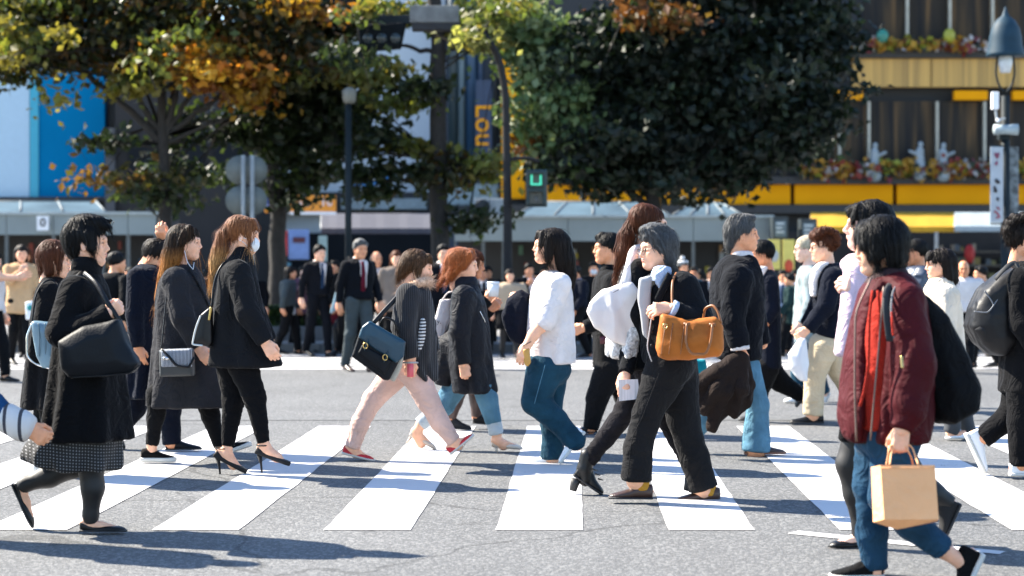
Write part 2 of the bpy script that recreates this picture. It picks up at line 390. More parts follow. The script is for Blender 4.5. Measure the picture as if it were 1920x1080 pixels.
sheet('stop_line', [(4.2 * .35, 9.86), (2.35, 9.15), (2.30, 9.06), (1.40, 9.76)], .004, M_PAINT)
sheet('road_patch', [(-4, 16.9), (8, 16.9), (8, 17.35), (-4, 17.3)], .004, mat('road patch', (.092, .094, .095), .9, bump=.8, bscale=60, var=.5, vscale=22))
M_CONC = mat('concrete', (.12, .12, .118), .85, bump=.3, bscale=25, var=.15, vscale=3)  # darkened so the colour carries the tree shade on kerb and planter
pv = obj('pavement', box(-60, 60, 30.35, 120, -.05, .13), mat('pavement', (.20, .195, .19), .85, bump=.3, bscale=12, var=.2, vscale=2), smooth=False); pv['kind'] = 'structure'
kb = empty('kerb', (0, 30.2, 0)); kb['kind'] = 'structure'
km = build_mesh('kerb_stone', *box(.006, .994, 30.12, 30.34, -.03, .14, .012), smooth=False)
for i in range(-16, 16):
    o = obj('kerb_stone', None, M_CONC, kb, mesh=km); o.location = (i - 0, -30.2, 0)

# ------------------------------------------------------------------ background helpers (front view rectangles at a distance)
def rect(px0, py0, px1, py1, Y, d=.2):
    a, b = W(px0, py1, Y), W(px1, py0, Y); return box(a[0], b[0], Y, Y + d, a[2], b[2])
def rbox(name, px0, py0, px1, py1, Y, m, parent=None, d=.2, bev=0): 
    a, b = W(px0, py1, Y), W(px1, py0, Y)
    return obj(name, box(a[0], b[0], Y, Y + d, max(a[2], .0), b[2], bev), m, parent, smooth=False)
def wpole(name, pts, Y, r, m, parent, n=12, sm=24):
    P = np.array([W(p[0], p[1], Y + (p[2] if len(p) > 2 else 0)) for p in pts]); P = smoothpath(P, sm) if len(pts) > 2 else P
    return obj(name, tube(P, r, n), m, parent)
def text(body, px, py, Y, hpx, m, parent, name='lettering', rot=0, ext=.008, rz=0, align='CENTER'):
    c = bpy.data.curves.new(name, 'FONT'); c.body = body; c.size = hpx / (FPX / Y) * 1.38; c.extrude = ext; c.align_x = align; c.align_y = 'CENTER'; c.resolution_u = 3
    dgm = bpy.data.objects.new(name, c); COL.objects.link(dgm); dg = bpy.context.evaluated_depsgraph_get(); dg.update()
    me = bpy.data.meshes.new_from_object(dgm.evaluated_get(dg)); bpy.data.objects.remove(dgm)
    me.materials.clear(); me.materials.append(m)
    o = bpy.data.objects.new(name, me); COL.objects.link(o); o.parent = parent
    base = np.array(parent['o0']) if parent is not None else 0
    o.location = W(px, py, Y) - base; o.rotation_euler = (pi/2, rot, rz); return o
DARK = mat('dark building glass', (.007, .009, .012), .6, spec=.12, var=.3, vscale=.6)
DKW = mat('dark building wall', (.022, .024, .028), .8, var=.2, vscale=.5)
GREYB = mat('grey fascia', (.20, .235, .235), .55, var=.1, vscale=1.2)
YEL = mat('yellow panel', (.74, .30, .002), .7, spec=.1, var=.06, vscale=.8)
WHT = mat('white enamel', (.75, .76, .78), .5, var=.05)
STEEL = mat('dark green steel', (.008, .014, .018), .6, spec=.2, bump=.1, bscale=30)
GALV = mat('galvanised steel', (.42, .43, .43), .45, metal=.5, bump=.05)
GLASS = mat('pale blue glass', (.075, .115, .135), .4, var=.4, vscale=.7, spec=.2); BARM = mat('glazing bar grey', (.10, .125, .135), .6)

# ------------------------------------------------------------------ left building with blue billboard
B = empty('commercial_building', (-14, 62, 0)); tag(B, 'left building with flat blue and pale advertising wall above dark shopfront', 'building')
rbox('wall', -420, -160, 205, 640, 62.6, DKW, B, 6)
rbox('billboard_panel', -300, -140, 55, 372, 62.2, mat('pale billboard', (.37, .50, .60), .5, var=.03), B, .35)
rbox('billboard_panel', 56, -140, 72, 372, 62.15, mat('teal billboard', (.03, .32, .44), .5, var=.03), B, .35)
rbox('billboard_panel', 73, -140, 196, 372, 62.2, mat('blue billboard', (.001, .15, .32), .8, spec=.04, var=.05, vscale=.5), B, .35)
rbox('ledge', -300, 369, 197, 377, 61.8, DKW, B, .7)
for i, x in enumerate((-60, 10, 90, 160)): rbox('shop_window', x, 455, x + 62, 625, 62.3, DARK, B, .25)
B = empty('brown_building', (-11, 60, 0)); tag(B, 'narrow dark brown building edge behind the leftmost tree trunk', 'building')
rbox('wall', 216, 120, 480, 640, 60.6, mat('brown wall', (.014, .012, .012), .8, var=.2, vscale=.7), B, 5)
rbox('pilaster', 197, 240, 215, 640, 60.4, mat('grey pilaster', (.05, .05, .055), .7), B, 1)
for k in range(6): rbox('louvre', 204, 262 + k*6, 214, 265 + k*6, 60.3, DKW, B, .08)
for k in range(3): rbox('window', 240 + 80*k, 262, 300 + 80*k, 330, 60.45, DARK, B, .1)
# middle white building
B = empty('white_building', (-4, 66, 0)); tag(B, 'white building seen through the gaps between the trees', 'building')
rbox('wall', 470, -160, 835, 640, 66.4, mat('pale wall', (.50, .56, .62), .7, var=.06, vscale=.3), B, 5)
rbox('wall', 436, 100, 479, 300, 65.9, mat('teal wall', (.01, .18, .26), .6), B, .4)
rbox('window_band', 480, -40, 700, 60, 66.1, DARK, B, .25)
rbox('window_band', 500, 90, 690, 150, 66.1, DARK, B, .25)
rbox('window_band', 490, 170, 640, 290, 66.1, DKW, B, .25)
for k in range(4): rbox('poster', 560 + 20*(k % 2), 170 + 28*k, 576 + 20*(k % 2), 190 + 28*k, 65.9, mat('pink poster', (.4, .12, .14), .6), B, .05)
rbox('fascia', 470, 360, 835, 400, 65.6, DKW, B, .7)
rbox('glass_strip', 640, 372, 800, 392, 65.4, mat('grey glass', (.18, .24, .27), .3), B, .15)
rbox('shopfront', 470, 437, 835, 640, 66.0, DARK, B, .3)
B = empty('steel_blue_building', (-1, 64, 0)); tag(B, 'steel blue building with vertical fins behind the straight dark tree trunk', 'building')
rbox('wall', 836, -160, 936, 640, 64.6, mat('navy wall', (.008, .02, .045), .5), B, 5)
for x0, x1, c in ((840, 858, (.02, .04, .05)), (859, 872, (.10, .15, .18)), (874, 893, (.02, .06, .12)), (895, 907, (.012, .04, .09)), (922, 934, (.02, .03, .04))):
    o = obj('fin', tube([W((x0+x1)/2, 292, 64.3), W((x0+x1)/2, -150, 64.3)], (x1-x0)/2/(FPX/64.3), 14), mat('fin %d' % x0, c, .4, var=.08), B)
rbox('canopy', 836, 385, 940, 398, 63.6, DKW, B, 1)
rbox('shopfront', 838, 345, 934, 384, 64.3, mat('grey glass'  , (.18, .24, .27), .3), B, .2)
sg = empty('vertical_sign', W(905, 290, 63.4)); tag(sg, 'navy vertical sign with yellow script lettering between the trees', 'sign')
rbox('sign_panel', 892, 150, 922, 325, 63.4, mat('navy sign', (.006, .02, .06), .4), sg, .25)
text('Lou', 908, 235, 63.3, 38, YEL, sg, rot=pi/2)
# yellow building on the right
B = empty('yellow_building', (10, 62, 0)); tag(B, 'yellow banded building with tall flower filled display windows', 'building')
MUL = mat('pale mullion', (.42, .40, .33), .5); FR = mat('dark window frame', (.02, .018, .018), .6)
rbox('wall', 936, -160, 2120, 640, 64.2, DKW, B, 5)
rbox('panel', 940, -120, 985, 372, 63.9, YEL, B, .25)
rbox('beam', 1020, 331, 2100, 345, 63.3, FR, B, .8); rbox('beam', 940, 384, 2100, 400, 63.3, FR, B, .8)
rbox('beam', 1545, 90, 2100, 108, 63.3, FR, B, .8)
for a, b in ((990, 1090), (1098, 1290), (1298, 1482), (1490, 1674), (1682, 1868), (1876, 2090)): rbox('panel', a, 346, b, 383, 63.6, YEL, B, .3)
SIL = mat('gold curtain', (.40, .23, .05), .45, var=.35, vscale=3, stretch=(3, 1, .05))
for a, b in ((1600, 1745), (1747, 1900), (1902, 2080)): rbox('panel', a, 110, b, 163, 63.5, SIL, B, .3)
for a, b in ((1562, 1618), (1790, 1852), (1900, 2000)): rbox('panel', a, 170, b, 187, 63.5, YEL, B, .3)
def wglass(nt, p, tc, src):  # streaks paint curtains and greyish reflections into the pane colour
    N, L = nt.nodes, nt.links
    mp = N.new('ShaderNodeMapping'); mp.inputs['Scale'].default_value = (1.7, 1, .12); L.new(tc.outputs['Object'], mp.inputs[0])
    n = N.new('ShaderNodeTexNoise'); n.inputs['Scale'].default_value = 1.6; n.inputs['Detail'].default_value = 3; n.inputs['Distortion'].default_value = .6; L.new(mp.outputs[0], n.inputs['Vector'])
    r = N.new('ShaderNodeValToRGB'); L.new(n.outputs[0], r.inputs[0])
    e = r.color_ramp.elements; e[0].position = .38; e[0].color = (.012, .012, .014, 1); e[1].position = .68; e[1].color = (.12, .07, .032, 1)
    x = e.new(.52); x.color = (.03, .024, .018, 1); x = e.new(.62); x.color = (.075, .048, .026, 1); x = e.new(.75); x.color = (.20, .17, .12, 1)
    L.new(r.outputs[0], p.inputs['Base Color'])
WG = mat('display window', (.1, .1, .1), .5, var=0, extra=wglass, spec=.12)
for a, b in ((1450, 1573), (1577, 1628), (1633, 1756), (1760, 1845), (1849, 1960), (1964, 2080)):
    rbox('window_pane', a, 190, b, 330, 63.9, WG, B, .1); rbox('mullion', b, 190, b + 4, 331, 63.6, MUL, B, .2)
for a, b in ((1620, 1700), (1704, 1780), (1784, 1860), (1864, 1990)):
    rbox('window_pane', a, -140, b, 90, 63.9, WG, B, .1); rbox('mullion', b, -140, b + 4, 90, 63.6, MUL, B, .2)
for i, (x, y) in enumerate(((1640, 300), (1725, 298), (1768, 300))):
    c = W(x, y, 63.2); f = SDF(); f.cap(c - [0, 0, .5], c, .24, .13, k=.05).cap(c, c + [0, 0, .26], .12, .13, k=.05).ell(c + [.02, 0, .47], (.085, .085, .11), k=.02).cap(c + [.05, 0, .1], c + [.35*(1 if i != 1 else -1), -.05, .25], .06, .05, k=.04)
    tag(obj('mannequin', f.mesh(.03), mat('mannequin white', (.24, .28, .30), .8)), ('white display mannequin nearest the left end of the flower window', 'white display mannequin in the middle of the flower window', 'white display mannequin nearest the lamp post in the flower window')[i], 'mannequin', 'mannequins in the flower window')
def leafcloud(P, size, r, ratio=1.5, up=0.0):           # leaf-sized diamonds around points
    n = len(P); a = r.normal(0, 1, (n, 3)); a[:, 2] -= .25; a /= np.linalg.norm(a, axis=1, keepdims=True); b = np.cross(a, r.normal(0, 1, (n, 3)) + np.array([0, 0, up])); b /= np.linalg.norm(b, axis=1, keepdims=True) + 1e-9
    s = size * r.uniform(.6, 1.3, (n, 1))
    c = np.cross(a, b)
    V = np.stack([P - a*s*ratio*.5, P + b*s*.5 + c*s*.12, P + a*s*ratio*.5, P - b*s*.5 + c*s*.12], 1).reshape(-1, 3)
    return V, np.arange(n*4).reshape(-1, 4)
def leafmat(name, trans=.5, rough=.45):
    m = bpy.data.materials.new(name); m.use_nodes = True; nt = m.node_tree; N, L = nt.nodes, nt.links; p = N['Principled BSDF']
    at = N.new('ShaderNodeAttribute'); at.attribute_name = 'tint'; L.new(at.outputs['Color'], p.inputs['Base Color']); p.inputs['Roughness'].default_value = rough; p.inputs['Specular IOR Level'].default_value = .4
    t = N.new('ShaderNodeBsdfTranslucent'); sc_ = N.new('ShaderNodeVectorMath'); sc_.operation = 'MULTIPLY'; sc_.inputs[1].default_value = (1.5, 1.5, .8); L.new(at.outputs['Color'], sc_.inputs[0]); L.new(sc_.outputs[0], t.inputs[0])
    mx = N.new('ShaderNodeMixShader'); mx.inputs[0].default_value = trans; L.new(p.outputs[0], mx.inputs[1]); L.new(t.outputs[0], mx.inputs[2]); L.new(mx.outputs[0], N['Material Output'].inputs[0]); return m
LEAF = leafmat('leaf'); PETAL = leafmat('petal', .2, .6); LEAFD = leafmat('glossy leaf', .22, .6)
r_ = np.random.default_rng(12)
for (x0, x1, y, hpx, n) in ((1545, 1850, 84, 9, 900), (1500, 1850, 318, 14, 1400), (1850, 2060, 316, 14, 500)):
    X = r_.uniform(x0, x1, n); Yp = y + r_.normal(0, hpx*.55, n); P = np.array([W(a, b, 63.1 + r_.uniform(-.15, .3)) for a, b in zip(X, Yp)])
    pal = np.array([(.34, .18, .02), (.20, .03, .025), (.42, .40, .40), (.03, .05, .03), (.16, .03, .05), (.40, .24, .03), (.02, .03, .03), (.22, .24, .03)])
    V, Fq = leafcloud(P, .22, r_, 1.1); ci = (np.sin(X * .09) * 1.5 + np.sin(X*.031+2)*2 + r_.normal(0, 1.2, n)).astype(int) % 8
    o = obj('flower_display', (V, Fq), PETAL, smooth=False, colors=np.repeat(pal[ci], 4, 0)); tag(o, 'row of red yellow and white flowers along the display window ledge', 'flowers', kind='stuff')
for (x, y, c, lb) in ((1655, 68, (.02, .16, .12), 'green'), (1780, 67, (.26, .26, .02), 'yellow')):
    o = obj('balloon', uvs(W(x, y, 63.0), (.2, .14, .24), 14, 10), mat(lb + ' balloon', c, .4)); tag(o, lb + ' paper balloon among the flowers of the upper display window', 'balloon')
# awnings and shops below
def awning(name, label, x0, x1, y0, y1, Y, m, depth=1.4):
    a, b, c, d = W(x0, y0, Y + depth), W(x1, y0, Y + depth), W(x0, y1 - 9, Y), W(x1, y1 - 9, Y)
    e0, e1 = W(x0, y1, Y), W(x1, y1, Y); n = 14; V = []
    for k in range(n + 1):
        t = k / n
        for A, B_ in ((a, b), (c, d), (e0, e1)): V.append(A*(1-t) + B_*t + np.array([0, .02*sin(k*2.1), 0]))
    V = np.array(V); F = [(3*k+j, 3*k+3+j, 3*k+4+j, 3*k+1+j) for k in range(n) for j in (0, 1)]
    root = empty(name, (c + d)/2 * [1, 1, 0]); obj('canopy', join((V, np.array(F)), (V + [0, .01, -.02], np.array(F)[:, ::-1])), m, root, smooth=False)
    for x in np.linspace(x0, x1, 4): obj('strut', tube([W(x, y0 + 4, Y + depth), W(x, y1 - 10, Y + .03) - [0, 0, .04]], .015, 6), GALV, root)
    tag(root, label, 'awning'); return root
awning('shop_awning', 'yellow shop awning under the yellow panelled building', 1520, 1800, 398, 434, 58, mat('yellow awning', (.40, .22, .004), .8, var=.1))
awning('shop_awning', 'white shop awning beside the lamp post at the right edge', 1790, 1990, 398, 433, 57.6, mat('white awning', (.24, .29, .32), .8, var=.05))
awning('shop_awning', 'grey purple shop awning between two dark tree trunks', 602, 808, 400, 437, 50, mat('purple grey awning', (.045, .046, .062), .8, var=.1))
sh = empty('shopfront', (12, 62.8, 0)); tag(sh, 'dark open shop with shelves of goods under the yellow awning', 'shop')
rbox('back_wall', 1330, 434, 2100, 640, 63.2, mat('shop back', (.02, .016, .014), .9), sh, .2)
for k in range(4): rbox('shelf', 1700, 470 + 26*k, 1960, 474 + 26*k, 62.4, mat('shelf wood', (.06, .045, .03), .7), sh, .5)
r_ = np.random.default_rng(4)
for k in range(70):
    x, row = r_.uniform(1705, 1950), r_.integers(0, 4); h = r_.uniform(6, 14)
    rbox('goods', x, 470 + 26*row - h, x + r_.uniform(5, 11), 470 + 26*row, 62.5 + .001*k, mat('goods %d' % (k % 6), [(.1, .03, .02), (.12, .1, .03), (.05, .06, .07), (.2, .15, .1), (.03, .05, .03), (.15, .1, .02)][k % 6], .6), sh, .25)
rbox('post', 1753, 434, 1759, 640, 61.8, GALV, sh, .1)
lt = obj('paper_lantern', uvs(W(1818, 476, 60), (.16, .16, .3), 12, 9), mat('red lantern', (.35, .012, .012), .6)); tag(lt, 'red paper lantern hanging in the dark shop', 'lantern')
# orange sign, shield, blue sign, posters
sg = empty('shop_sign', W(585, 398, 49)); tag(sg, 'orange shop sign with white lettering left of the purple awning', 'sign')
ORG = mat('orange sign', (.75, .27, .02), .5, var=.05); rbox('sign_panel', 540, 366, 629, 397, 49, ORG, sg, .2); rbox('trim', 540, 397, 629, 402, 49, WHT, sg, .2)
text('10', 612, 379, 48.96, 17, WHT, sg); text('sa', 568, 381, 48.96, 15, WHT, sg)
sg = empty('shield_sign', W(500, 400, 48)); tag(sg, 'orange shield shaped sign with blue emblem beside a dark trunk', 'sign')
c = [(486, 364), (514, 364), (512, 385), (500, 401), (488, 385)]
f = SDF(); f.slab([W(x, y, 48)[[0, 2]] for x, y in c], 48, .06, round=.02); obj('sign_panel', f.mesh(.03), ORG, sg)
obj('emblem', uvs(W(501, 380, 47.92), (.11, .03, .14), 12, 8), mat('emblem blue', (.02, .06, .3), .5), sg); obj('emblem', uvs(W(496, 386, 47.9), (.07, .03, .07), 10, 7), WHT, sg)
sg = empty('blue_sign', W(702, 350, 52)); tag(sg, 'bright blue tilted shop sign with white script behind foliage', 'sign')
obj('sign_panel', (np.concatenate([[W(x, y, 52) for x, y in ((660, 352), (740, 340), (737, 311), (676, 316))], [W(x, y, 52.1) for x, y in ((660, 352), (740, 340), (737, 311), (676, 316))]]), np.array([(0, 1, 2, 3), (7, 6, 5, 4), (0, 4, 5, 1), (2, 6, 7, 3), (1, 5, 6, 2), (3, 7, 4, 0)])), mat('blue sign', (.01, .20, .55), .4), sg, smooth=False)
text('Relux', 700, 334, 51.94, 14, WHT, sg, rot=-.15)
for (x0, x1, y0, y1, c, lb) in ((541, 579, 430, 486, (.12, .20, .42), 'blue poster with a dark band on the dark shopfront'), (532, 539, 432, 480, (.35, .02, .03), 'narrow red banner beside the blue poster'), (597, 613, 442, 490, (.25, .36, .36), 'pale green lit panel in the dark shopfront'), (520, 545, 492, 520, (.02, .10, .16), 'small teal notice below the blue poster')):
    po = empty('poster', W((x0+x1)/2, y1, 46)); rbox('sheet', x0, y0, x1, y1, 46, mat('poster %d' % x0, c, .5, var=.25, vscale=3), po, .06); rbox('frame', x0 - 2, y1, x1 + 2, y1 + 2, 45.98, DKW, po, .1)
    if x0 == 541: rbox('band', 549, 445, 572, 455, 45.97, mat('maroon print', (.06, .01, .02), .6), po, .02)
    tag(po, lb, 'poster')
# ------------------------------------------------------------------ glass-roofed kiosks
def kiosk(name, label, x0, x1, ytop, ybot, Y, joints, gables, sign=None, dep=3.2):
    K = empty(name, [(W(x0, 0, Y)[0] + W(x1, 0, Y)[0])/2, Y, .13]); tag(K, label, 'kiosk')
    xs = [x0] + joints + [x1]
    for a, b in zip(xs[:-1], xs[1:]): rbox('fascia_panel', a + .6, ytop, b - .6, ybot, Y, GREYB, K, .12)
    rbox('roof_edge', x0 - 4, ytop - 5, x1 + 4, ytop, Y - .06, mat('roof edge', (.33, .37, .37), .5), K, .25)
    a, b = W(x0, ytop, Y), W(x1, ybot, Y); obj('roof', box(a[0], b[0], Y + .25, Y + dep, b[2] + .1, a[2]), DKW, K, smooth=False)
    obj('back_wall', box(a[0], b[0], Y + dep, Y + dep + .1, 0, a[2]), mat('kiosk wall', (.018, .018, .02), .7, var=.4, vscale=1), K, smooth=False)
    for x in xs: rbox('post', x - 3 if x > x0 else x, ybot, x + 3 if x < x1 else x, 660, Y + .02, mat('post grey', (.09, .1, .1), .5), K, .1)
    for g0, g1, yt, s0 in gables:
        V = np.array([W(g0, ytop - 5, Y + .1), W(g1, ytop - 5, Y + .1), W(g1 - s0, yt, Y + 1.4), W(g0 + s0, yt, Y + 1.4), W(g0, ytop - 5, Y + 2.8), W(g1, ytop - 5, Y + 2.8)])
        G = obj('glass_roof', (V, np.array([(0, 1, 2, 3), (3, 2, 5, 4), (0, 3, 4, -1), (1, 5, 2, -1)])), GLASS, K, smooth=False)
        for t in np.linspace(.0, 1, 5):
            p = V[0]*(1-t) + V[1]*t; q = V[3]*(1-t) + V[2]*t; obj('glazing_bar', tube([p, q], .03, 6), BARM, G)
        obj('glazing_bar', tube([V[3], V[2]], .03, 6), BARM, G)
    r = np.random.default_rng(abs(int(x0)) + 9)
    for k in range(int((x1 - x0) / 26)):
        x = r.uniform(x0 + 4, x1 - 12); y = r.uniform(ybot + 5, ybot + 60); rbox('notice', x, y, x + r.uniform(4, 12), y + r.uniform(8, 30), Y + dep - .06 - .001*k, mat('notice %d' % (k % 7), [(.3, .25, .02), (.2, .03, .02), (.25, .27, .28), (.03, .1, .2), (.3, .16, .06), (.05, .12, .08), (.2, .2, .2)][k % 7], .5), K, .03)
    return K
K = kiosk('station_kiosk', 'long grey kiosk with glass gabled roof behind the crowd', 852, 1448, 408, 452, 44, [906, 944, 1065, 1172, 1300], [(968, 1256, 379, 46), (1262, 1392, 380, 40)])
for a, b, y0, y1 in ((1449, 1478, 406, 448), (1502, 1532, 410, 446)):
    s_ = empty('information_box', W((a+b)/2, 450, 43.4)); tag(s_, 'dark box sign with pale print at the right end of the grey kiosk' if a < 1490 else 'small dark box sign with pale print beside the yellow awning', 'sign')
    rbox('housing', a, y0, b, y1, 43.4, mat('sign housing', (.02, .03, .035), .5), s_, .5); rbox('face', a + 4, y0 + 8, b - 4, y1 - 4, 43.37, mat('sign face', (.09, .13, .15), .5), s_, .03)
    for k in range(3): rbox('print', a + 7, y0 + 11 + 8*k, b - 8 - 3*(k % 2), y0 + 15 + 8*k, 43.35, mat('pale print', (.4, .45, .46), .6), s_, .02)
    rbox('post', a - 6, y1, a + 2, 660, 43.5, DKW, s_, .1)
for x0, x1, lb in ((1441, 1463, 'yellow poster with grey picture on the left of the dark post'), (1468, 1490, 'yellow poster with red flame picture on the right of the dark post')):
    po = empty('poster', W(x0 + 10, 500, 43.2)); rbox('sheet', x0, 449, x1, 505, 43.2, mat('yellow poster', (.62, .52, .12), .5, var=.1), po, .05); tag(po, lb, 'poster')
    obj('picture', uvs(W(x0 + 11, 480 if x0 < 1450 else 498, 43.19), (.1, .03, .14), 10, 7), mat('picture %d' % x0, (.4, .42, .42) if x0 < 1450 else (.5, .06, .02), .6), po)
K = kiosk('station_kiosk', 'grey kiosk with glass roof under the blue wall at the far left', -140, 292, 402, 440, 46, [12, 100, 192, 240], [(-120, 198, 378, 18)])
sg = empty('round_sign', W(80, 432, 45.6)); tag(sg, 'white square sign with dark ring emblem on the left kiosk', 'sign')
rbox('sign_panel', 69, 405, 91, 432, 45.8, WHT, sg, .05); text('0', 80, 418, 45.78, 17, mat('black print', (.01, .01, .01), .6), sg)
ac = empty('air_conditioner', W(906, 400, 45.2)); tag(ac, 'pale air conditioner unit with round fan on the kiosk roof', 'air conditioner')
rbox('casing', 889, 372, 944, 402, 45.2, mat('pale casing', (.32, .34, .34), .6), ac, .4, .01)
obj('fan_grille', tube([W(905, 388, 45.19), W(905, 388, 45.12)], .18, 20), DKW, ac)
# ------------------------------------------------------------------ street furniture
def furniture(name, label, cat, px, Y):
    o = empty(name, [W(px, 0, Y)[0], Y, .13]); tag(o, label, cat); return o
def gy(Y): return HY + (CH - .13) * FPX / Y
Y0 = 31.0; s0 = FPX / Y0
lp = furniture('street_lamp', 'tall dark street lamp with bell shaped lantern and hanging banner', 'street lamp', 1885, Y0)
c = W(1885, 0, Y0); 
obj('pole', tube([(c[0], Y0, .13), (c[0], Y0, .9), (c[0], Y0, 1.0), (c[0], Y0, W(0, 180, Y0)[2])], [.13, .12, .075, .065], 16), STEEL, lp)
z = lambda py: W(0, py, Y0)[2]
obj('lantern_hood', tube([(c[0], Y0, z(y)) for y in (106, 100, 88, 70, 52, 38, 30, 22, 12)], [.31, .30, .27, .255, .22, .15, .06, .035, .008], 24), mat('lantern hood', (.012, .035, .055), .6, spec=.2), lp)
obj('lantern_glass', tube([(c[0], Y0, z(y)) for y in (104, 120, 136)], [.115, .11, .08], 16), mat('frosted glass', (.55, .58, .6), .4), lp)
for sx in (-1, 1): obj('bracket', tube(smoothpath([(c[0] + sx*.13, Y0, z(106)), (c[0] + sx*.15, Y0, z(135)), (c[0] + sx*.1, Y0, z(160)), (c[0] + sx*.02, Y0, z(172))], 14), .018, 8), STEEL, lp)
rb_ = lambda nm, a, b, d, e, m, pr, yo=-.12, dd=.1: rbox(nm, a, b, d, e, Y0 + yo, m, pr, dd, .008)
cc = furniture('security_camera', 'white security camera bracket high on the lamp post', 'camera', 1868, Y0); rb_('housing', 1861, 172, 1873, 205, WHT, cc, -.2); obj('lens', uvs(W(1871, 226, Y0 - .2), (.035, .03, .035), 10, 7), WHT, cc); wpole('arm', [(1866, 205, -.15), (1870, 225, -.15), (1884, 222, -.06)], Y0, .018, GALV, cc)
sp = furniture('loudspeaker', 'pale horn loudspeaker clamped to the lamp post', 'loudspeaker', 1886, Y0); obj('horn', tube([W(1864, 243, Y0 - .15), W(1885, 243, Y0 - .15), W(1908, 243, Y0 - .15)], [.085, .075, .09], 16), mat('horn grey', (.30, .36, .38), .5), sp); rb_('clamp', 1874, 234, 1894, 262, STEEL, sp, -.07, .15)
bn = furniture('street_banner', 'narrow white banner with dark calligraphy on the lamp post', 'banner', 1868, Y0)
rb_('cloth', 1857, 275, 1881, 417, mat('banner white', (.34, .38, .42), .7, var=.06), bn, -.1, .015)
for k in range(3): rb_('rod', 1857, 272 + 73*k, 1884, 275 + 73*k, STEEL, bn, -.09, .03) if k != 1 else None
r_ = np.random.default_rng(2)
for y, cl in ((293, (.2, .03, .08)), (307, (.2, .03, .08)), (340, (.03, .03, .035)), (355, (.03, .03, .035)), (372, (.03, .03, .035)), (392, (.3, .04, .07)), (402, (.3, .04, .07))):
    P = smoothpath([W(1869 + r_.uniform(-6, 6), y + r_.uniform(-7, 7), Y0 - .115) for _ in range(4)], 12); obj('print', tube(P, .014, 6), mat('ink %d' % int(cl[0]*100), cl, .7), bn)
bn = furniture('street_banner', 'dark patterned banner on the right side of the lamp post', 'banner', 1900, Y0)
rb_('cloth', 1889, 275, 1910, 412, mat('patterned banner', (.10, .12, .13), .7, var=.9, vscale=9), bn, .02, .015)
# signal pole with curved arm
tp = furniture('traffic_pole', 'curved dark traffic pole carrying a sign box and pedestrian signal', 'traffic pole', 952, Y0)
POLE = mat('brown grey pole', (.018, .017, .018), .7, spec=.2, bump=.1)
wpole('pole', [(952, gy(Y0)), (952, 430), (950, 300), (948, 190), (938, 120), (915, 75), (885, 48), (862, 42)], Y0, list(np.linspace(.085, .05, 40)), POLE, tp, 14, 40)
wpole('arm', [(950, 300), (985, 296), (1012, 303)], Y0, .03, POLE, tp)
rb_('sign_box', 768, 10, 860, 42, mat('sign box', (.14, .14, .135), .6, var=.25), tp, -.15, .3); rb_('sign_base', 772, 42, 862, 56, mat('dark underside', (.015, .015, .018), .7), tp, -.14, .28)
lm = furniture('overhead_signal', 'dark overhead signal housing hanging in the foliage left of the sign box', 'signal', 712, Y0)
f = SDF(); f.slab([W(x, y, Y0)[[0, 2]] for x, y in ((670, 48), (762, 44), (752, 92), (676, 98))], Y0 - .05, .16, round=.05); obj('housing', f.mesh(.03), mat('signal housing', (.005, .007, .009), .8, spec=.1), lm); rb_('bracket', 700, 28, 770, 44, STEEL, lm)
for k in range(3): obj('lamp_lens', tube([W(690 + 26*k, 72, Y0 - .22), W(690 + 26*k, 72, Y0 - .25)], .085, 16), mat('dark lens', (.02, .03, .035), .2), lm)
ps = furniture('pedestrian_signal', 'pedestrian signal with green walk lamp lit beside the curved pole', 'signal', 1006, Y0)
SH = mat('signal case', (.012, .03, .032), .55)
f = SDF(); f.slab([W(x, y, Y0)[[0, 2]] for x, y in ((986, 318), (1026, 318), (1026, 388), (986, 388))], Y0 - .02, .10, round=.05); obj('case', f.mesh(.02), SH, ps)
for y in (322, 356):
    v = obj('visor', join(rect(989, y, 1021, y + 3, Y0 - .32, .2), rect(989, y + 3, 992, y + 26, Y0 - .32, .2), rect(1018, y + 3, 1021, y + 26, Y0 - .32, .2)), SH, ps, smooth=False)
    rbox('lamp_lens', 993, y + 3, 1017, y + 26, Y0 - .14, mat('signal lens green', (.02, .07, .06), .3) if y < 350 else mat('signal lens red', (.06, .07, .07), .3), ps, .02)
    if y < 350:
        g = mat('walk light', (.02, .3, .2), .4, emit=((.08, .9, .6), .22))
        for x in (995, 1012): rbox('light_segment', x, y + 6, x + 3.6, y + 25, Y0 - .15, g, ps, .008)
        rbox('light_segment', 998.7, y + 22, 1011.9, y + 25, Y0 - .15, g, ps, .008)
    else:
        obj('pictogram', join(uvs(W(1005, y + 8, Y0 - .15), (.022, .01, .026), 8, 6), rect(1001, y + 12, 1009, y + 24, Y0 - .155, .01)), mat('pictogram grey', (.2, .21, .21), .5), ps)
sp = furniture('sign_post', 'pair of pale posts carrying round signs seen from behind', 'sign', 464, Y0)
for x in (456, 473): wpole('post', [(x, gy(Y0)), (x, 291)], Y0, .035, mat('pale post', (.26, .27, .265), .6), sp)
for x, y in ((450, 319), (474, 319), (450, 376), (474, 376)): obj('sign_disc', tube([W(x, y, Y0 + .06 + .012*(x > 460)), W(x, y, Y0 + .07 + .012*(x > 460))], .235, 28), mat('sign back', (.10, .115, .11), .6), sp)
sl = furniture('globe_lamp', 'slim dark post with small pale lantern among dark leaves', 'street lamp', 653, 31.6)
wpole('post', [(653, gy(31.6)), (653, 195)], 31.6, .055, STEEL, sl); obj('lantern', tube([W(655, y, 31.6) for y in (194, 188, 170, 164)], [.07, .11, .12, .05], 14), mat('lantern glass', (.15, .15, .13), .6), sl)
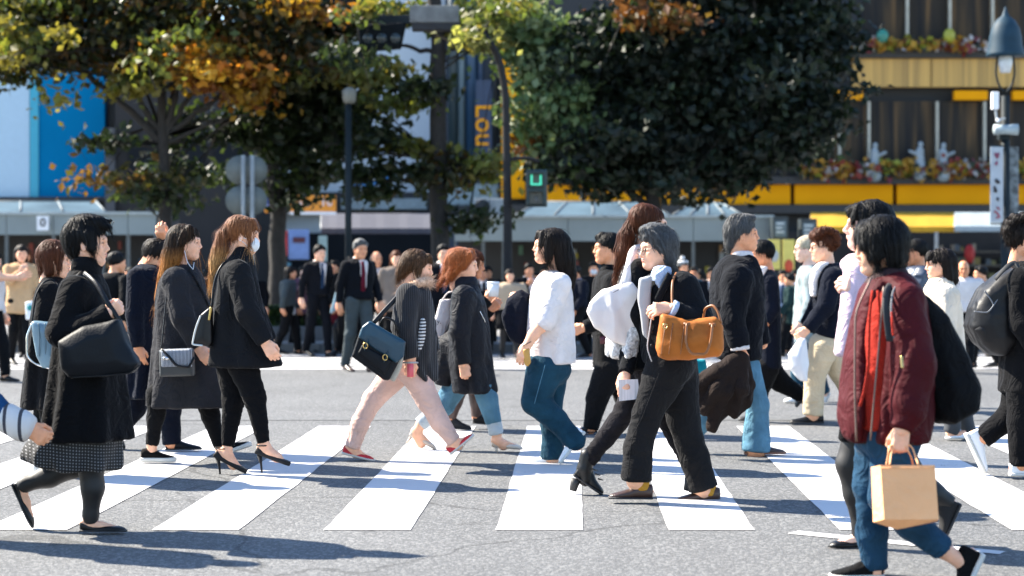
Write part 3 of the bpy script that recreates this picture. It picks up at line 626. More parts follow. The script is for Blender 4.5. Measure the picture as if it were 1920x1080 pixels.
# hedge and planter
def hedge(label, x0, x1, yt, Y, n, seed):
    r = np.random.default_rng(seed); a, b = W(x0, yt, Y), W(x1, 0, Y)
    pl = empty('planter_hedge', [(a[0]+b[0])/2, Y, .13]); tag(pl, label, 'hedge')
    obj('planter', box(a[0] - .1, b[0] + .1, Y - .45, Y + .45, .12, .36, .02), M_CONC, pl, smooth=False)
    P = np.stack([r.uniform(a[0], b[0], n), Y + r.uniform(-.4, .4, n), r.uniform(.34, a[2], n) ], 1); P[:, 2] += .1 * (vnoise(P * 3) - .5)
    V, Fq = leafcloud(P, .07, r, 1.5); g = np.array([(.03, .06, .016), (.05, .09, .02), (.018, .035, .012)])[r.integers(0, 3, n)]
    obj('foliage', (V, Fq), LEAF, pl, smooth=False, colors=np.repeat(g, 4, 0))['kind'] = 'stuff'
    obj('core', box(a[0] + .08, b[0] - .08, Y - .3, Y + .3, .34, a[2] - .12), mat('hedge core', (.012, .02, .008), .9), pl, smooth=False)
hedge('clipped green hedge in a low planter behind the masked woman', 505, 640, 572, 32.2, 5200, 1)
hedge('clipped green hedge in a low planter at the far left kerb', 200, 300, 585, 32.4, 3500, 2)
# ------------------------------------------------------------------ trees
BARK = mat('bark', (.020, .017, .015), .9, bump=.9, bscale=9, var=.4, vscale=9, stretch=(3, 3, 1))
def tree(label, px, Y, limbs, blobs, seed, pal, size=.115, m=None, dens=1.0):
    r = np.random.default_rng(seed); s = FPX / Y
    T = empty('tree', [W(px, 0, Y)[0], Y, .13]); tag(T, label, 'tree', 'street trees behind the crossing')
    lm = []
    for L in limbs:
        P = smoothpath([W(p[0], p[1], Y + (p[2] if len(p) > 2 else 0)) for p in L[0]], 16)
        P[1:-1] += r.normal(0, .018, (14, 3)); lm.append(tube(P, np.linspace(L[1]/s, L[2]/s, 16), 10))
    obj('trunk', lm[0], BARK, T)
    tr = [l for l in lm[1:]]
    tips = []
    Vs, Cs = [], []
    for bx, by, rx, ry, n, ci, *rest in blobs:
        dyc = rest[0] if rest else 0; n = int(n * dens); ncl = max(3, n // 55)
        q = r.normal(0, 1, (ncl, 3)); q /= np.linalg.norm(q, axis=1, keepdims=True); q *= r.random((ncl, 1))**.4
        dep = (rx + ry) / 2 / s * .95
        C = W(bx, by, Y + dyc) + q * np.array([rx/s, max(dep, .5), ry/s]); tips.append(C)
        k = r.integers(0, ncl, n); P = C[k] + r.normal(0, 1, (n, 3)) * np.array([.24, .24, .11]) * r.uniform(.5, 1.3, (ncl, 1))[k]
        Vs.append(P); pc = np.array(pal[ci]); cc_ = pc[r.integers(0, len(pc), ncl)][k]; cc_ = np.where(r.random((n, 1)) < .25, pc[r.integers(0, len(pc), n)], cc_)
        Cs.append(cc_ * r.uniform(.75, 1.3, (n, 1)))
    P = np.concatenate(Vs); C = np.concatenate(Cs)
    base = np.array([W(p[0], p[1], Y) for p in limbs[0][0]])
    allb = np.concatenate([smoothpath([W(p[0], p[1], Y + (p[2] if len(p) > 2 else 0)) for p in L[0]], 16) for L in limbs])
    for c in np.concatenate(tips)[::3]:                    # twigs out to the leaf clumps
        d = np.linalg.norm(allb - c, axis=1) + np.where(allb[:, 2] > c[2] + .2, 1.0, 0); j = d.argmin(); a = allb[j]; mid = (a + c)/2 + r.normal(0, .12, 3)
        tr.append(tube(smoothpath([a, mid, c], 6), np.linspace(.03, .008, 6), 5))
    obj('branch', join(*tr), BARK, T)['kind'] = 'stuff'
    V, Fq = leafcloud(P, size, r)
    obj('crown', (V, Fq), m or LEAF, T, smooth=False, colors=np.repeat(C, 4, 0))['kind'] = 'stuff'
    return T
GRN = [(.016, .026, .010), (.024, .036, .012), (.012, .020, .009)]; YGR = [(.10, .11, .02), (.14, .12, .025), (.06, .08, .02)]
ORGL = [(.22, .09, .012), (.15, .05, .010), (.26, .15, .02), (.07, .055, .014)]; MIX = [(.026, .030, .010), (.05, .045, .012), (.018, .024, .009), (.085, .045, .010)]
PALE = [(.20, .20, .07), (.12, .14, .04), (.22, .17, .03)]
PAL = [GRN, MIX, ORGL, YGR, PALE, [(.55, .26, .02), (.60, .36, .05), (.45, .16, .02)]]  # last palette: sunlit yellow highlights painted as leaf colour
tree('left maple with orange and green leaves and forking trunk', 312, 33, [([(312, 640), (312, 440), (310, 330), (306, 262), (300, 160), (296, 40), (290, -60)], 15, 5), ([(308, 270), (262, 225), (215, 180), (175, 150), (110, 90)], 8, 3), ([(308, 262), (270, 200), (240, 150), (230, 60)], 7, 3), ([(308, 258), (325, 200), (332, 120), (350, 30)], 7, 3), ([(310, 255), (350, 190), (385, 130), (440, 60)], 6, 2), ([(310, 345), (260, 340), (180, 335)], 3, 1), ([(306, 280), (220, 268), (140, 262)], 3, 1), ([(310, 270), (400, 230), (470, 215)], 5, 2), ([(318, 250), (450, 150), (560, 60)], 6, 2)],
     [(70, 30, 130, 80, 2100, 1), (5, 130, 45, 45, 650, 1), (140, 110, 90, 42, 850, 1), (230, 40, 130, 90, 1900, 1), (240, 130, 80, 36, 600, 1), (380, 40, 120, 80, 1700, 1), (280, 90, 330, 120, 900, 3, -.8), (420, 145, 85, 40, 900, 2, -.6), (370, 105, 65, 34, 520, 2, -.8), (520, 50, 120, 80, 1500, 1), (560, 15, 60, 26, 420, 2, -.5), (560, 130, 60, 40, 560, 1), (190, 262, 60, 8, 240, 0), (330, 240, 55, 40, 380, 0, .8), (235, 338, 90, 7, 300, 1), (350, 320, 75, 26, 520, 0, 1), (415, 240, 60, 34, 480, 0, 1), (290, 372, 80, 10, 260, 0), (470, 170, 60, 30, 420, 2), (280, -70, 330, 70, 2200, 1), (250, 160, 45, 26, 300, 3, -.6), (30, 75, 40, 20, 260, 3, -.9), (300, 100, 40, 30, 260, 3, -.9), (350, 90, 26, 20, 260, 5, -1.0), (420, 130, 40, 26, 330, 5, -1.0), (30, 10, 60, 30, 300, 3, -.9)], 21, PAL)  # front yellow-green and bright orange clumps paint sun dapples into the leaves
tree('dense dark green tree behind the round sign backs', 518, 34.5, [([(520, 640), (520, 470), (516, 330), (514, 200), (520, 60), (522, -60)], 19, 8), ([(516, 300), (570, 240), (620, 170)], 7, 2), ([(515, 250), (480, 190), (470, 120)], 6, 2), ([(517, 320), (600, 290), (650, 290)], 5, 2)],
     [(600, 150, 70, 75, 2000, 0), (520, 240, 60, 70, 1700, 0), (600, 250, 70, 45, 1100, 0), (560, 90, 90, 60, 1700, 0), (500, 130, 50, 50, 900, 0), (575, 335, 70, 30, 620, 0), (540, 372, 45, 16, 240, 0), (630, 40, 70, 50, 900, 1), (660, 190, 40, 20, 260, 0), (440, 320, 40, 18, 200, 0), (540, -50, 150, 40, 1400, 0)], 22, PAL)
tree('tree with straight dark trunk and thin layered branches', 822, 33.5, [([(824, 640), (824, 470), (822, 300), (824, 180), (818, 60), (815, -60)], 20, 13), ([(822, 180), (740, 165), (690, 140), (560, 130)], 4, 1), ([(822, 290), (740, 290), (640, 270)], 4, 1), ([(822, 330), (720, 340), (620, 330)], 4, 1), ([(822, 310), (880, 300), (930, 290)], 3, 1), ([(824, 400), (880, 410), (910, 430)], 3, 1), ([(820, 120), (870, 95), (905, 80)], 3, 1), ([(820, 100), (770, 90), (690, 20)], 5, 2)],
     [(700, 138, 100, 12, 500, 4), (785, 168, 50, 9, 260, 0), (745, 192, 50, 14, 300, 3), (620, 138, 60, 6, 220, 4), (780, 272, 50, 8, 260, 3), (690, 262, 50, 9, 240, 0), (840, 300, 50, 12, 260, 1), (725, 322, 90, 12, 420, 0), (825, 342, 70, 13, 320, 1), (700, 362, 80, 9, 260, 0), (895, 320, 30, 24, 220, 3), (640, 285, 50, 14, 220, 0), (890, 70, 30, 16, 240, 4), (870, 30, 60, 26, 480, 3), (740, 22, 55, 18, 320, 3), (930, 20, 50, 30, 420, 3), (870, 415, 38, 14, 220, 0), (910, 300, 30, 14, 160, 4), (680, 225, 40, 16, 220, 0), (655, 100, 24, 16, 150, 0, -3.2), (690, 22, 30, 9, 120, 3, -3.2), (885, 62, 22, 8, 110, 4, -3.2), (925, 22, 26, 12, 160, 3, -3.2)], 23, PAL)
DG = [(.006, .013, .006), (.010, .019, .007), (.004, .009, .005)]; LG = [(.11, .16, .06), (.06, .10, .035), (.16, .20, .10)]; RU = [(.14, .05, .01), (.10, .06, .012), (.02, .03, .01)]  # light greens paint sunlight into the leaves of the left edge
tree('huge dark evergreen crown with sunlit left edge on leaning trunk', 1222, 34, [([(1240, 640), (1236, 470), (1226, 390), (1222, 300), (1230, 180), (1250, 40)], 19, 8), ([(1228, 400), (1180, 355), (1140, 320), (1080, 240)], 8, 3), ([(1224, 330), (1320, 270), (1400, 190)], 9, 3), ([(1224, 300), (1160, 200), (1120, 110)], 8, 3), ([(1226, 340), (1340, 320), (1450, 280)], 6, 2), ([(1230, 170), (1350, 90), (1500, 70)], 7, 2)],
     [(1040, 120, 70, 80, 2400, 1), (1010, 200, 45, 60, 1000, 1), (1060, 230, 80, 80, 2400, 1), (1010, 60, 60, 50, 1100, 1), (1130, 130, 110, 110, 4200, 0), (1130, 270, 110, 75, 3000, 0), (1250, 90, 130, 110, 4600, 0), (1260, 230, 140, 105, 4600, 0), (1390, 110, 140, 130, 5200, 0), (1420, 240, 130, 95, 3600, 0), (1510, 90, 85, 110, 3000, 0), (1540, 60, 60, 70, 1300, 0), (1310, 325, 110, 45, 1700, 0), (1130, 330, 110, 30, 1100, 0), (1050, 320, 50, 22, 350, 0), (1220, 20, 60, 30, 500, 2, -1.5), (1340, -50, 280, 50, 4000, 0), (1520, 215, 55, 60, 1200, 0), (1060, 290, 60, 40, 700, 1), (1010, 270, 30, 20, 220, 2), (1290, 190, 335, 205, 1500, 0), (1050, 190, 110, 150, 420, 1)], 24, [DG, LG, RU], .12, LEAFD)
# ------------------------------------------------------------------ people: base head, hands
def head_sdf(male):
    s = SDF()
    s.ell((-.014, 0, .034), (.094, .074, .086), k=.02)
    s.ell((.022, 0, -.022), (.064, .059, .088), k=.04)
    s.ell((.062, 0, -.094), (.026, .026, .020), k=.035)
    jw = .053 if male else .046
    for y in (-1, 1):
        s.cap((-.002, y*jw, -.052), (.056, y*.012, -.094), .019, .018, k=.035)
        s.ell((.052, y*.034, -.03), (.03, .026, .03), k=.03)
        s.cap((.07, y*.04, .024), (.084, y*.006, .022), .011, .010, k=.022)
        s.ell((.089, y*.031, -.001), (.016, .017, .012), k=.016, mode='s')
        s.ell((.0735, y*.031, .001), (.0135, .0145, .0135), k=.005)
        s.ell((-.006, y*.074, -.014), (.019, .008, .032), rotm(y*.35, -.15), k=.006)
        s.ell((-.004, y*.084, -.012), (.010, .006, .020), rotm(y*.35, -.15), k=.006, mode='s')
        s.ell((.097, y*.012, -.034), (.009, .007, .0075), k=.009)
    s.cap((.084, 0, .016), (.107, 0, -.026), .007, .0095, k=.014)
    s.ell((.082, 0, -.062), (.014, .024, .02), k=.02)
    s.ell((.0935, 0, -.0555), (.0085, .02, .0058), k=.005)
    s.ell((.0915, 0, -.0665), (.0085, .017, .0062), k=.005); s.ell((.104, 0, -.0795), (.012, .02, .006), k=.010, mode='s')
    s.ell((.078, 0, -.092), (.012, .014, .012), k=.015)
    s.cap((-.03, 0, -.06), (-.045, 0, -.16), .052 if male else .046, .055 if male else .047, k=.03)
    return s
HEADS = {}
def base_head(male, h):
    key = (male, h)
    if key not in HEADS:
        s = head_sdf(male); V, Fq = s.mesh(h); HEADS[key] = (V, Fq, s)
    return HEADS[key]
HANDS = {}
def base_hand(curl, spread=.1, h=.0036, thumb=.5):      # wrist at origin, fingers +x, palm faces -y, thumb side +z
    key = (curl, spread, h, thumb)
    if key in HANDS: return HANDS[key]
    s = SDF()
    L = [(.046, .026, .021), (.051, .030, .023), (.047, .028, .022), (.037, .021, .018)]
    zs = [.030, .010, -.010, -.028]; R = [.0098, .0102, .0098, .0086]
    s.cap((-.05, 0, 0), (.006, 0, 0), .026, .024, k=.02, sq=(1, .78, 1))
    for i in range(4):
        k0 = np.array([.088 - abs(i - 1.2) * .004, .004, zs[i]])
        s.cap((.008, 0, zs[i]*.55), k0, .0165, .0135, k=.02)
        p = k0; a = curl * .55; ang = spread * (1.2 - i) * .35
        for j, l in enumerate(L[i]):
            a += curl * (.35, .75, .55)[j]
            d = np.array([cos(a) * cos(ang), -sin(a), sin(ang)]); q = p + d * l
            s.cap(p, q, R[i] * (1 - .06*j), R[i] * (.94 - .1*j), k=.004 if j else .010); p = q
    s.ell((.03, -.010, .022), (.03, .014, .016), k=.02)
    t0 = np.array([.022, -.006, .030]); t1 = t0 + np.array([.032, -.014 - .012*curl, .020 - .008*curl*thumb]); t2 = t1 + np.array([.026, -.012 - .012*curl, .002 - .012*curl*thumb]); t3 = t2 + np.array([.02, -.004 - .012*curl, -.006 - .01*curl])
    s.cap(t0, t1, .0155, .0125, k=.015); s.cap(t1, t2, .0122, .0112, k=.005); s.cap(t2, t3, .0112, .0092, k=.005)
    HANDS[key] = s.mesh(h); return HANDS[key]

SKIN = {}
def skin(i):
    cols = [srgb(232, 176, 144), srgb(218, 152, 114), srgb(204, 136, 98), srgb(238, 190, 166)]
    def ex(nt, p, tc, src):
        p.inputs['Subsurface Weight'].default_value = .12; p.inputs['Subsurface Radius'].default_value = (.012, .005, .003); p.inputs['Subsurface Scale'].default_value = 1
    return mat('skin tone %d' % i, tuple(min(.85, c*1.0) for c in cols[i]), .5, bump=.08, bscale=220, var=.1, vscale=30, extra=ex, spec=.35)
def hairmat(name, col, tip=None, z0=0, z1=-.2, hi=None):
    def ex(nt, p, tc, src):
        N, L = nt.nodes, nt.links
        mp = N.new('ShaderNodeMapping'); mp.inputs['Scale'].default_value = (150, 150, 14); L.new(tc.outputs['Object'], mp.inputs[0])
        n = N.new('ShaderNodeTexNoise'); n.inputs['Scale'].default_value = 1; n.inputs['Detail'].default_value = 3; L.new(mp.outputs[0], n.inputs['Vector'])
        f = mth(nt, 'MULTIPLY_ADD', n.outputs[0], 2.2, -.6)
        base = mixcol(nt, f, tuple(c*.55 for c in col), hi or tuple(min(1, c*1.6) for c in col))
        if tip:
            sx = N.new('ShaderNodeSeparateXYZ'); L.new(tc.outputs['Object'], sx.inputs[0])
            mr = N.new('ShaderNodeMapRange'); mr.inputs[1].default_value = z0; mr.inputs[2].default_value = z1; L.new(sx.outputs[2], mr.inputs[0])
            f2 = mth(nt, 'MULTIPLY_ADD', n.outputs[0], .5, mth(nt, 'SUBTRACT', mr.outputs[0], .25)); f2n = f2.node; f2n.use_clamp = True
            base = mixcol(nt, f2, base, mixcol(nt, f, tuple(c*.6 for c in tip), tuple(min(1, c*1.5) for c in tip)))
        L.new(base, p.inputs['Base Color'])
        b = N.new('ShaderNodeBump'); b.inputs['Strength'].default_value = .9; b.inputs['Distance'].default_value = .005; L.new(n.outputs[0], b.inputs['Height']); L.new(b.outputs[0], p.inputs['Normal'])
        p.inputs['Sheen Weight'].default_value = .15 if sum(col) > .1 else .0
    return mat(name, col, .56, var=0, extra=ex, spec=.16)

def strands(s, V, N, n, step, ns, w, seed, wind=(0, 0, 0), lift=.003, gravity=(0, 0, -1), upper=None):
    r = np.random.default_rng(seed)
    sel = r.choice(len(V), n); P = V[sel] + r.normal(0, .003, (n, 3)); g = np.array(gravity, float) + np.array(wind)
    c = V.mean(0); pts = [P]
    st = step * r.uniform(.5, 1.4, (n, 1)); jit = r.normal(0, .18, (n, 3)); lf = r.random((n, 1))**4 * .035
    for k in range(ns):
        nn = s.normal(P); d = g + jit + r.normal(0, .08, (n, 3)); d = d - nn * np.minimum((d*nn).sum(1, keepdims=True), 0) - nn * np.maximum((d*nn).sum(1, keepdims=True), 0) * .7
        d /= np.linalg.norm(d, axis=1, keepdims=True) + 1e-6
        P = P + d * st; val = s.value(P)[:, None]
        P = P + s.normal(P) * np.clip(lift + lf * (k / ns) - val, -.004 if k < ns*.55 else -.0008, .006); pts.append(P)
    P = np.stack(pts, 1)                                 # n, ns+1, 3
    side = np.cross(s.normal(P[:, 0]), np.gradient(P, axis=1)[:, 0]); side /= np.linalg.norm(side, axis=1, keepdims=True) + 1e-6
    wd_ = w * np.linspace(1, .1, ns + 1)[None, :, None] * r.uniform(.6, 1.3, (n, 1, 1))
    A = P + side[:, None] * wd_; B = P - side[:, None] * wd_
    V2 = np.stack([A, B], 2).reshape(-1, 3); m = 2*(ns + 1)
    q = np.array([(2*k, 2*k+1, 2*k+3, 2*k+2) for k in range(ns)]); Fq = (q[None] + (np.arange(n) * m)[:, None, None]).reshape(-1, 4)
    return V2, Fq

BLACKH = (.0035, .003, .003)
def HM(kind):
    return {'black': lambda: hairmat('black hair', BLACKH), 'dark': lambda: hairmat('dark brown hair', (.009, .0055, .004)),
            'brown': lambda: hairmat('auburn hair', (.06, .017, .006)), 'ginger': lambda: hairmat('ginger hair', (.27, .07, .014)),
            'grey': lambda: hairmat('grey hair', (.055, .056, .058)), 'salt': lambda: hairmat('salt and pepper hair', (.06, .06, .06)),
            'white': lambda: hairmat('pale ash hair', (.42, .36, .26)),
            'ombre': lambda: hairmat('dark to blonde hair', (.014, .008, .005), (.38, .15, .035), 1.50, 1.36),
            'ombre2': lambda: hairmat('brown to ash blonde hair', (.16, .055, .018), (.52, .28, .10), 1.50, 1.38),
            'high': lambda: hairmat('dark hair with blonde streaks', (.016, .008, .005), hi=(.13, .065, .03))}[kind]()

class Per:
    def __init__(s, fx, fy, label, group='people crossing the street', hi=True, cat='person', dY=0):
        s.S = (fy - HY) / CH; s.Y = FPX / s.S; s.hi = hi
        s.o0 = W(fx, fy, s.Y); s.o0[2] = 0
        s.o = bpy.data.objects.new('person', bpy.data.meshes.new('person')); COL.objects.link(s.o); s.o.location = s.o0; s.o['o0'] = [float(x) for x in s.o0]
        tag(s.o, label, cat, group); s.body = SDF(); s.sk = []; s.ski = 1; s.nb = 0
        s.seed = abs(fx * .37 + fy * .11)
    def w(s, px, py, dy=0): return W(px, py, s.Y + dy)
    def rr(s, r): return r / s.S
    def pts(s, lst): return [(s.w(p[0], p[1], p[2]), s.rr(p[3])) for p in lst]
    # ---- head with a face
    def head(s, cx, cy, yaw, pitch=0, roll=0, male=False, skin_i=1, dy=0, sc=None, neck=None, eyes=True, brow='black', lips=None, nose=1.0):
        s.ski = skin_i; s.male = male; h = .0036 if s.hi else .0075
        V, Fq, f = base_head(male, h); sc = sc or (1.02 if male else .97)
        s.hR = rotm(radians(yaw), radians(pitch), radians(roll)); s.hc = s.w(cx, cy, dy); s.hs = sc
        V = V.copy()
        tw = lambda A: (np.asarray(A) * sc) @ s.hR.T + s.hc
        keep = V
        if nose != 1.0: g = np.exp(-((V[:, 1]/.02)**2 + ((V[:, 2]+.02)/.03)**2)) * (V[:, 0] > .08); V[:, 0] += g * (nose - 1) * .03
        s.sk.append((tw(V), Fq)); s.tw = tw
        # neck into the chest
        nb = s.w(*neck) if neck else s.hc + np.array([-.03 * cos(radians(yaw)), -.03 * sin(radians(yaw)), -.24])
        s.neckb = nb
        s.body.cap(tw([(-.034, 0, -.075)])[0], nb, .050*sc if male else .043*sc, .062 if male else .052, k=.02); s.nb += 1
        if eyes:
            for y in (-1, 1):
                lid = smoothpath([(.0805, y*.018, .0005), (.0868, y*.025, .0052), (.0862, y*.034, .006), (.078, y*.0455, .0005)], 7)
                Vd = tube(lid, [.0008, .0019, .0021, .0009], 5) if False else tube(lid, np.array([.7, 1.3, 1.7, 1.8, 1.7, 1.3, .8]) * .00115, 5)
                ir = uvs((.0848, y*.0315, .0012), (.0040, .0056, .0052), 8, 6)
                obj('eye', (lambda A: (tw(A[0]), A[1]))(join(Vd, ir)), mat('dark eye', (.008, .006, .005), .25), s.o)
                br = smoothpath([(.089, y*.014, .0205), (.0895, y*.028, .0255), (.080, y*.046, .0215)], 7)
                A = tube(br, np.array([1, 1.7, 2, 2, 1.7, 1.3, .6]) * .0013, 5)
                obj('eyebrow', (tw(A[0]), A[1]), HM(brow), s.o)
            A = join(uvs((.0950, 0, -.0555), (.0085, .0205, .0048), 12, 6), uvs((.0930, 0, -.0660), (.0088, .017, .0056), 12, 6))
            obj('lips', (tw(A[0]), A[1]), mat('lips', lips or srgb(168, 92, 84), .45, var=.05), s.o)
        return s
    # ---- hair in head space: base cap + locks
    def hair(s, kind, locks=(), cap=True, cut=None, carve=(), h=None, n=300, wind=(0, 0, 0), disp=.0055, ears=True, step=.012, ns=9, line=.0, vol=1.0, kk=.018):
        f = SDF(); h = h or (.0055 if s.hi else .010)
        if cap:
            f.ell((-.017, 0, .040), (.103*vol, .083*vol, .092*vol), k=.01)
            f.ell((.128, 0, -.035 + line), (.093, .10, .098), k=.015, mode='s')
            if cut is not None: f.ell((.03, 0, cut - .1), (.16, .2, .1), k=.012, mode='s')
            if ears:
                for y in (-1, 1): f.ell((.022, y*.085, -.028), (.034, .035, .045), k=.008, mode='s')
        for L in locks:                                  # (a, b, ra, rb[, sq])
            if len(L) == 3: f.ell(L[0], L[1], None, k=L[2])
            elif isinstance(L[2], (tuple, list)) or hasattr(L[2], 'shape'): f.chain([(np.array(p), r) for p, r in zip(L[1], L[2])], k=.02, kj=.01, sq=L[3])
            else: f.cap(L[0], L[1], L[2], L[3], k=kk, sq=L[4] if len(L) > 4 else (1, 1, 1))
        for c, r, k in carve: f.ell(c, r, None, k=k, mode='s')
        V, Fq = f.mesh(h); N = f.normal(V)
        ang = np.arctan2(V[:, 1], V[:, 0] + .01)
        q = np.stack([ang * 9, V[:, 2] * 9, np.linalg.norm(V[:, :2], axis=1) * 30], 1) + s.seed
        q2 = np.stack([ang * 24, V[:, 2] * 14, V[:, 0] * 20], 1) + s.seed
        d = disp * (vnoise(q) - .5) * 2 + disp * .6 * (vnoise(q2) - .5) * 2
        Vd = V + N * d[:, None]
        parts = [(Vd, Fq)]
        if s.hi and n:
            parts.append(strands(f, V, N, int(n*2.6), step, ns, .0013, int(abs(s.seed)) + 3, wind))
            parts.append(strands(f, V, N, int(n*.45), step, ns, .0042, int(abs(s.seed)) + 9, wind, lift=.005))
        Vj, Fj = join(*parts)
        return obj('hair', (s.tw(Vj), Fj), HM(kind), s.o)
    # ---- garment: torso loft + sleeves
    def garment(s, name, m, rows=None, arms=(), h=.0125, k=.035, fold=((.006, (7, 7, 2.6)), (.003, (16, 16, 9))), drape=None, depth=None, ops=None, body=True, round=.015, cy=0, e=2.3, kind_parent=None, cuts=()):
        f = SDF()
        if not s.hi: h = max(h, .021)
        if rows:
            R = []
            for r in rows:
                py, xl, xr, b = r[:4]; dy = (r[4] if len(r) > 4 else 0) + cy
                a, c = s.w(xl, py, dy), s.w(xr, py, dy)
                R.append((a[2], (a[0]+c[0])/2 - s.o0[0], dy, (c[0]-a[0])/2, b))
            f.loft(R, O=(s.o0[0], s.Y, 0), k=k, round=round, drape=drape, e=e)
            if body:
                s.body.loft([(t, c1, c2, a1*.72, a2*.72) for t, c1, c2, a1, a2 in R], O=(s.o0[0], s.Y, 0), k=.03); s.nb += 1
        for A in arms:
            P = s.pts(A); f.chain(P, k=k*.8, kj=.02, cut=True)
            if body: s.body.chain([(p, max(r*.66, .02)) for p, r in P], k=.02); s.nb += 1
        if ops: ops(f, s)
        for p, n in cuts: f.plane(s.w(*p), n)
        V, Fq = f.mesh(h); N = f.normal(V)
        if fold: V = folds(V, N, fold, s.seed)
        return obj(name, (V, Fq), m, kind_parent or s.o)
    def limb(s, name, m, chains, h=.011, k=.03, fold=((.004, (6, 6, 9)), (.003, (9, 9, 24))), body=True, ops=None, cut=True, bare=None, hips=None):
        f = SDF()
        if not s.hi: h = max(h, .018)
        if hips: a = s.w(hips[0], hips[1], 0); f.ell(a, (s.rr(hips[2]), hips[3], s.rr(hips[4])), k=.04)
        for A in chains:
            P = s.pts(A); f.chain(P, k=k, kj=.025, cut=cut)
            if body: s.body.chain([(p, r*.72) for p, r in P], k=.02); s.nb += 1
        if ops: ops(f, s)
        V, Fq = f.mesh(h); N = f.normal(V)
        if fold: V = folds(V, N, fold, s.seed + 11)
        return obj(name, (V, Fq), m, s.o)
    def bare(s, pts): s.body.chain(s.pts(pts), k=.02); s.nb += 1; return s
    # ---- hand
    def hand(s, w, d, curl=.6, roll=0, side=1, sc=.94, spread=.1, thumb=.5):
        a, b = s.w(*w), s.w(*d); x = b - a; x /= np.linalg.norm(x)
        V, Fq = base_hand(curl, spread, .0036 if s.hi else .007, thumb)
        ref = np.array([0, -1., 0]) if abs(x[1]) < .9 else np.array([0, 0, 1.])   # back of the hand towards the camera at roll 0
        y = ref - x * (ref @ x); y /= np.linalg.norm(y); z = np.cross(x, y)
        y, z = y * cos(roll) + z * sin(roll), z * cos(roll) - y * sin(roll)
        V = V * sc; V = np.c_[V[:, 0], V[:, 1], V[:, 2] * side]
        Fh = Fq if side > 0 else Fq[:, ::-1]
        s.sk.append((V @ np.stack([x, y, z]) + a, Fh)); return s
    # ---- shoe: heel and toe points on the sole line
    def shoe(s, kind, heel, toe, m, sole=None, wd=.042, ht=.075, lift=0.0, opening=.45, name='shoe', up=None):
        a, b = s.w(*heel), s.w(*toe); u = b - a; L = np.linalg.norm(u); u /= L
        v = np.array([0, 0, 1.]) if up is None else np.array(up, float)
        v = v - u * (v @ u); v /= np.linalg.norm(v); wv = np.cross(v, u)
        R = np.stack([v, wv, u], 1); f = SDF(); h = .0062 if s.hi else .013
        sw = .0
        if kind == 'sneaker':
            rows = [(0, ht*.55, 0, ht*.5, wd*.72), (.12*L, ht*.55, 0, ht*.56, wd*.85), (.35*L, ht*.52, 0, ht*.5, wd*.9), (.58*L, ht*.36, 0, ht*.38, wd), (.8*L, ht*.27, 0, ht*.28, wd*1.02), (.95*L, ht*.22, 0, ht*.22, wd*.8), (L, ht*.18, 0, ht*.14, wd*.5)]
        elif kind == 'oxford':
            rows = [(0, ht*.52, 0, ht*.5, wd*.66), (.12*L, ht*.52, 0, ht*.54, wd*.8), (.32*L, ht*.52, 0, ht*.5, wd*.84), (.55*L, ht*.35, 0, ht*.36, wd*.9), (.78*L, ht*.24, 0, ht*.24, wd*.92), (.94*L, ht*.17, 0, ht*.17, wd*.6), (L, ht*.12, 0, ht*.1, wd*.3)]
        elif kind == 'boot':
            rows = [(0, ht*.5, 0, ht*.62, wd*.78), (.2*L, ht*.5, 0, ht*.62, wd*.84), (.42*L, ht*.4, 0, ht*.45, wd*.86), (.65*L, ht*.26, 0, ht*.28, wd*.94), (.85*L, ht*.2, 0, ht*.2, wd*.88), (L, ht*.15, 0, ht*.12, wd*.45)]
        else:                              # pump / flat: low cut
            rows = [(0, ht*.42, 0, ht*.40, wd*.62), (.12*L, ht*.36, 0, ht*.38, wd*.72), (.35*L, ht*.18, 0, ht*.2, wd*.74), (.6*L, ht*.2, 0, ht*.22, wd*.9), (.8*L, ht*.2, 0, ht*.2, wd*.86), (.93*L, ht*.15, 0, ht*.15, wd*.55), (L, ht*.1, 0, ht*.07, wd*.22)]
        f.loft(rows, O=a, R=R, round=.012, k=.01); f.plane(a, -v)
        V, Fq = f.mesh(h); o = obj(name, (V, Fq), m, s.o)
        if sole:
            g = SDF(); t = sole[1]
            g.loft([(r[0] * 1.03 - .015*L, t*.5, 0, t*.52, r[4]*1.10 + .003) for r in rows], O=a, R=R, round=.006, k=.01, e=3.5)
            V, Fq = g.mesh(max(h*.8, .0045)); obj('sole', (V, Fq), sole[0], o)
        # foot inside
        s.body.chain([(a + v*ht*.55 + u*.02, .026), (a + u*L*.45 + v*ht*.36, .024), (a + u*L*.8 + v*ht*.22, .016)], k=.02, sq=(1, 1, 1)); s.nb += 1
        return o
    def add(s, name, VF, m, smooth=True, parent=None): return obj(name, VF, m, parent or s.o, smooth=smooth)
    def done(s):
        parts = list(s.sk)
        if s.nb: parts.append(s.body.mesh(.0115 if s.hi else .022))
        V, Fq = join(*parts)
        me = s.o.data
        tmp = build_mesh('person', V - s.o0, Fq); tmp.materials.append(skin(s.ski)); s.o.data = tmp; bpy.data.meshes.remove(me)
        return s.o
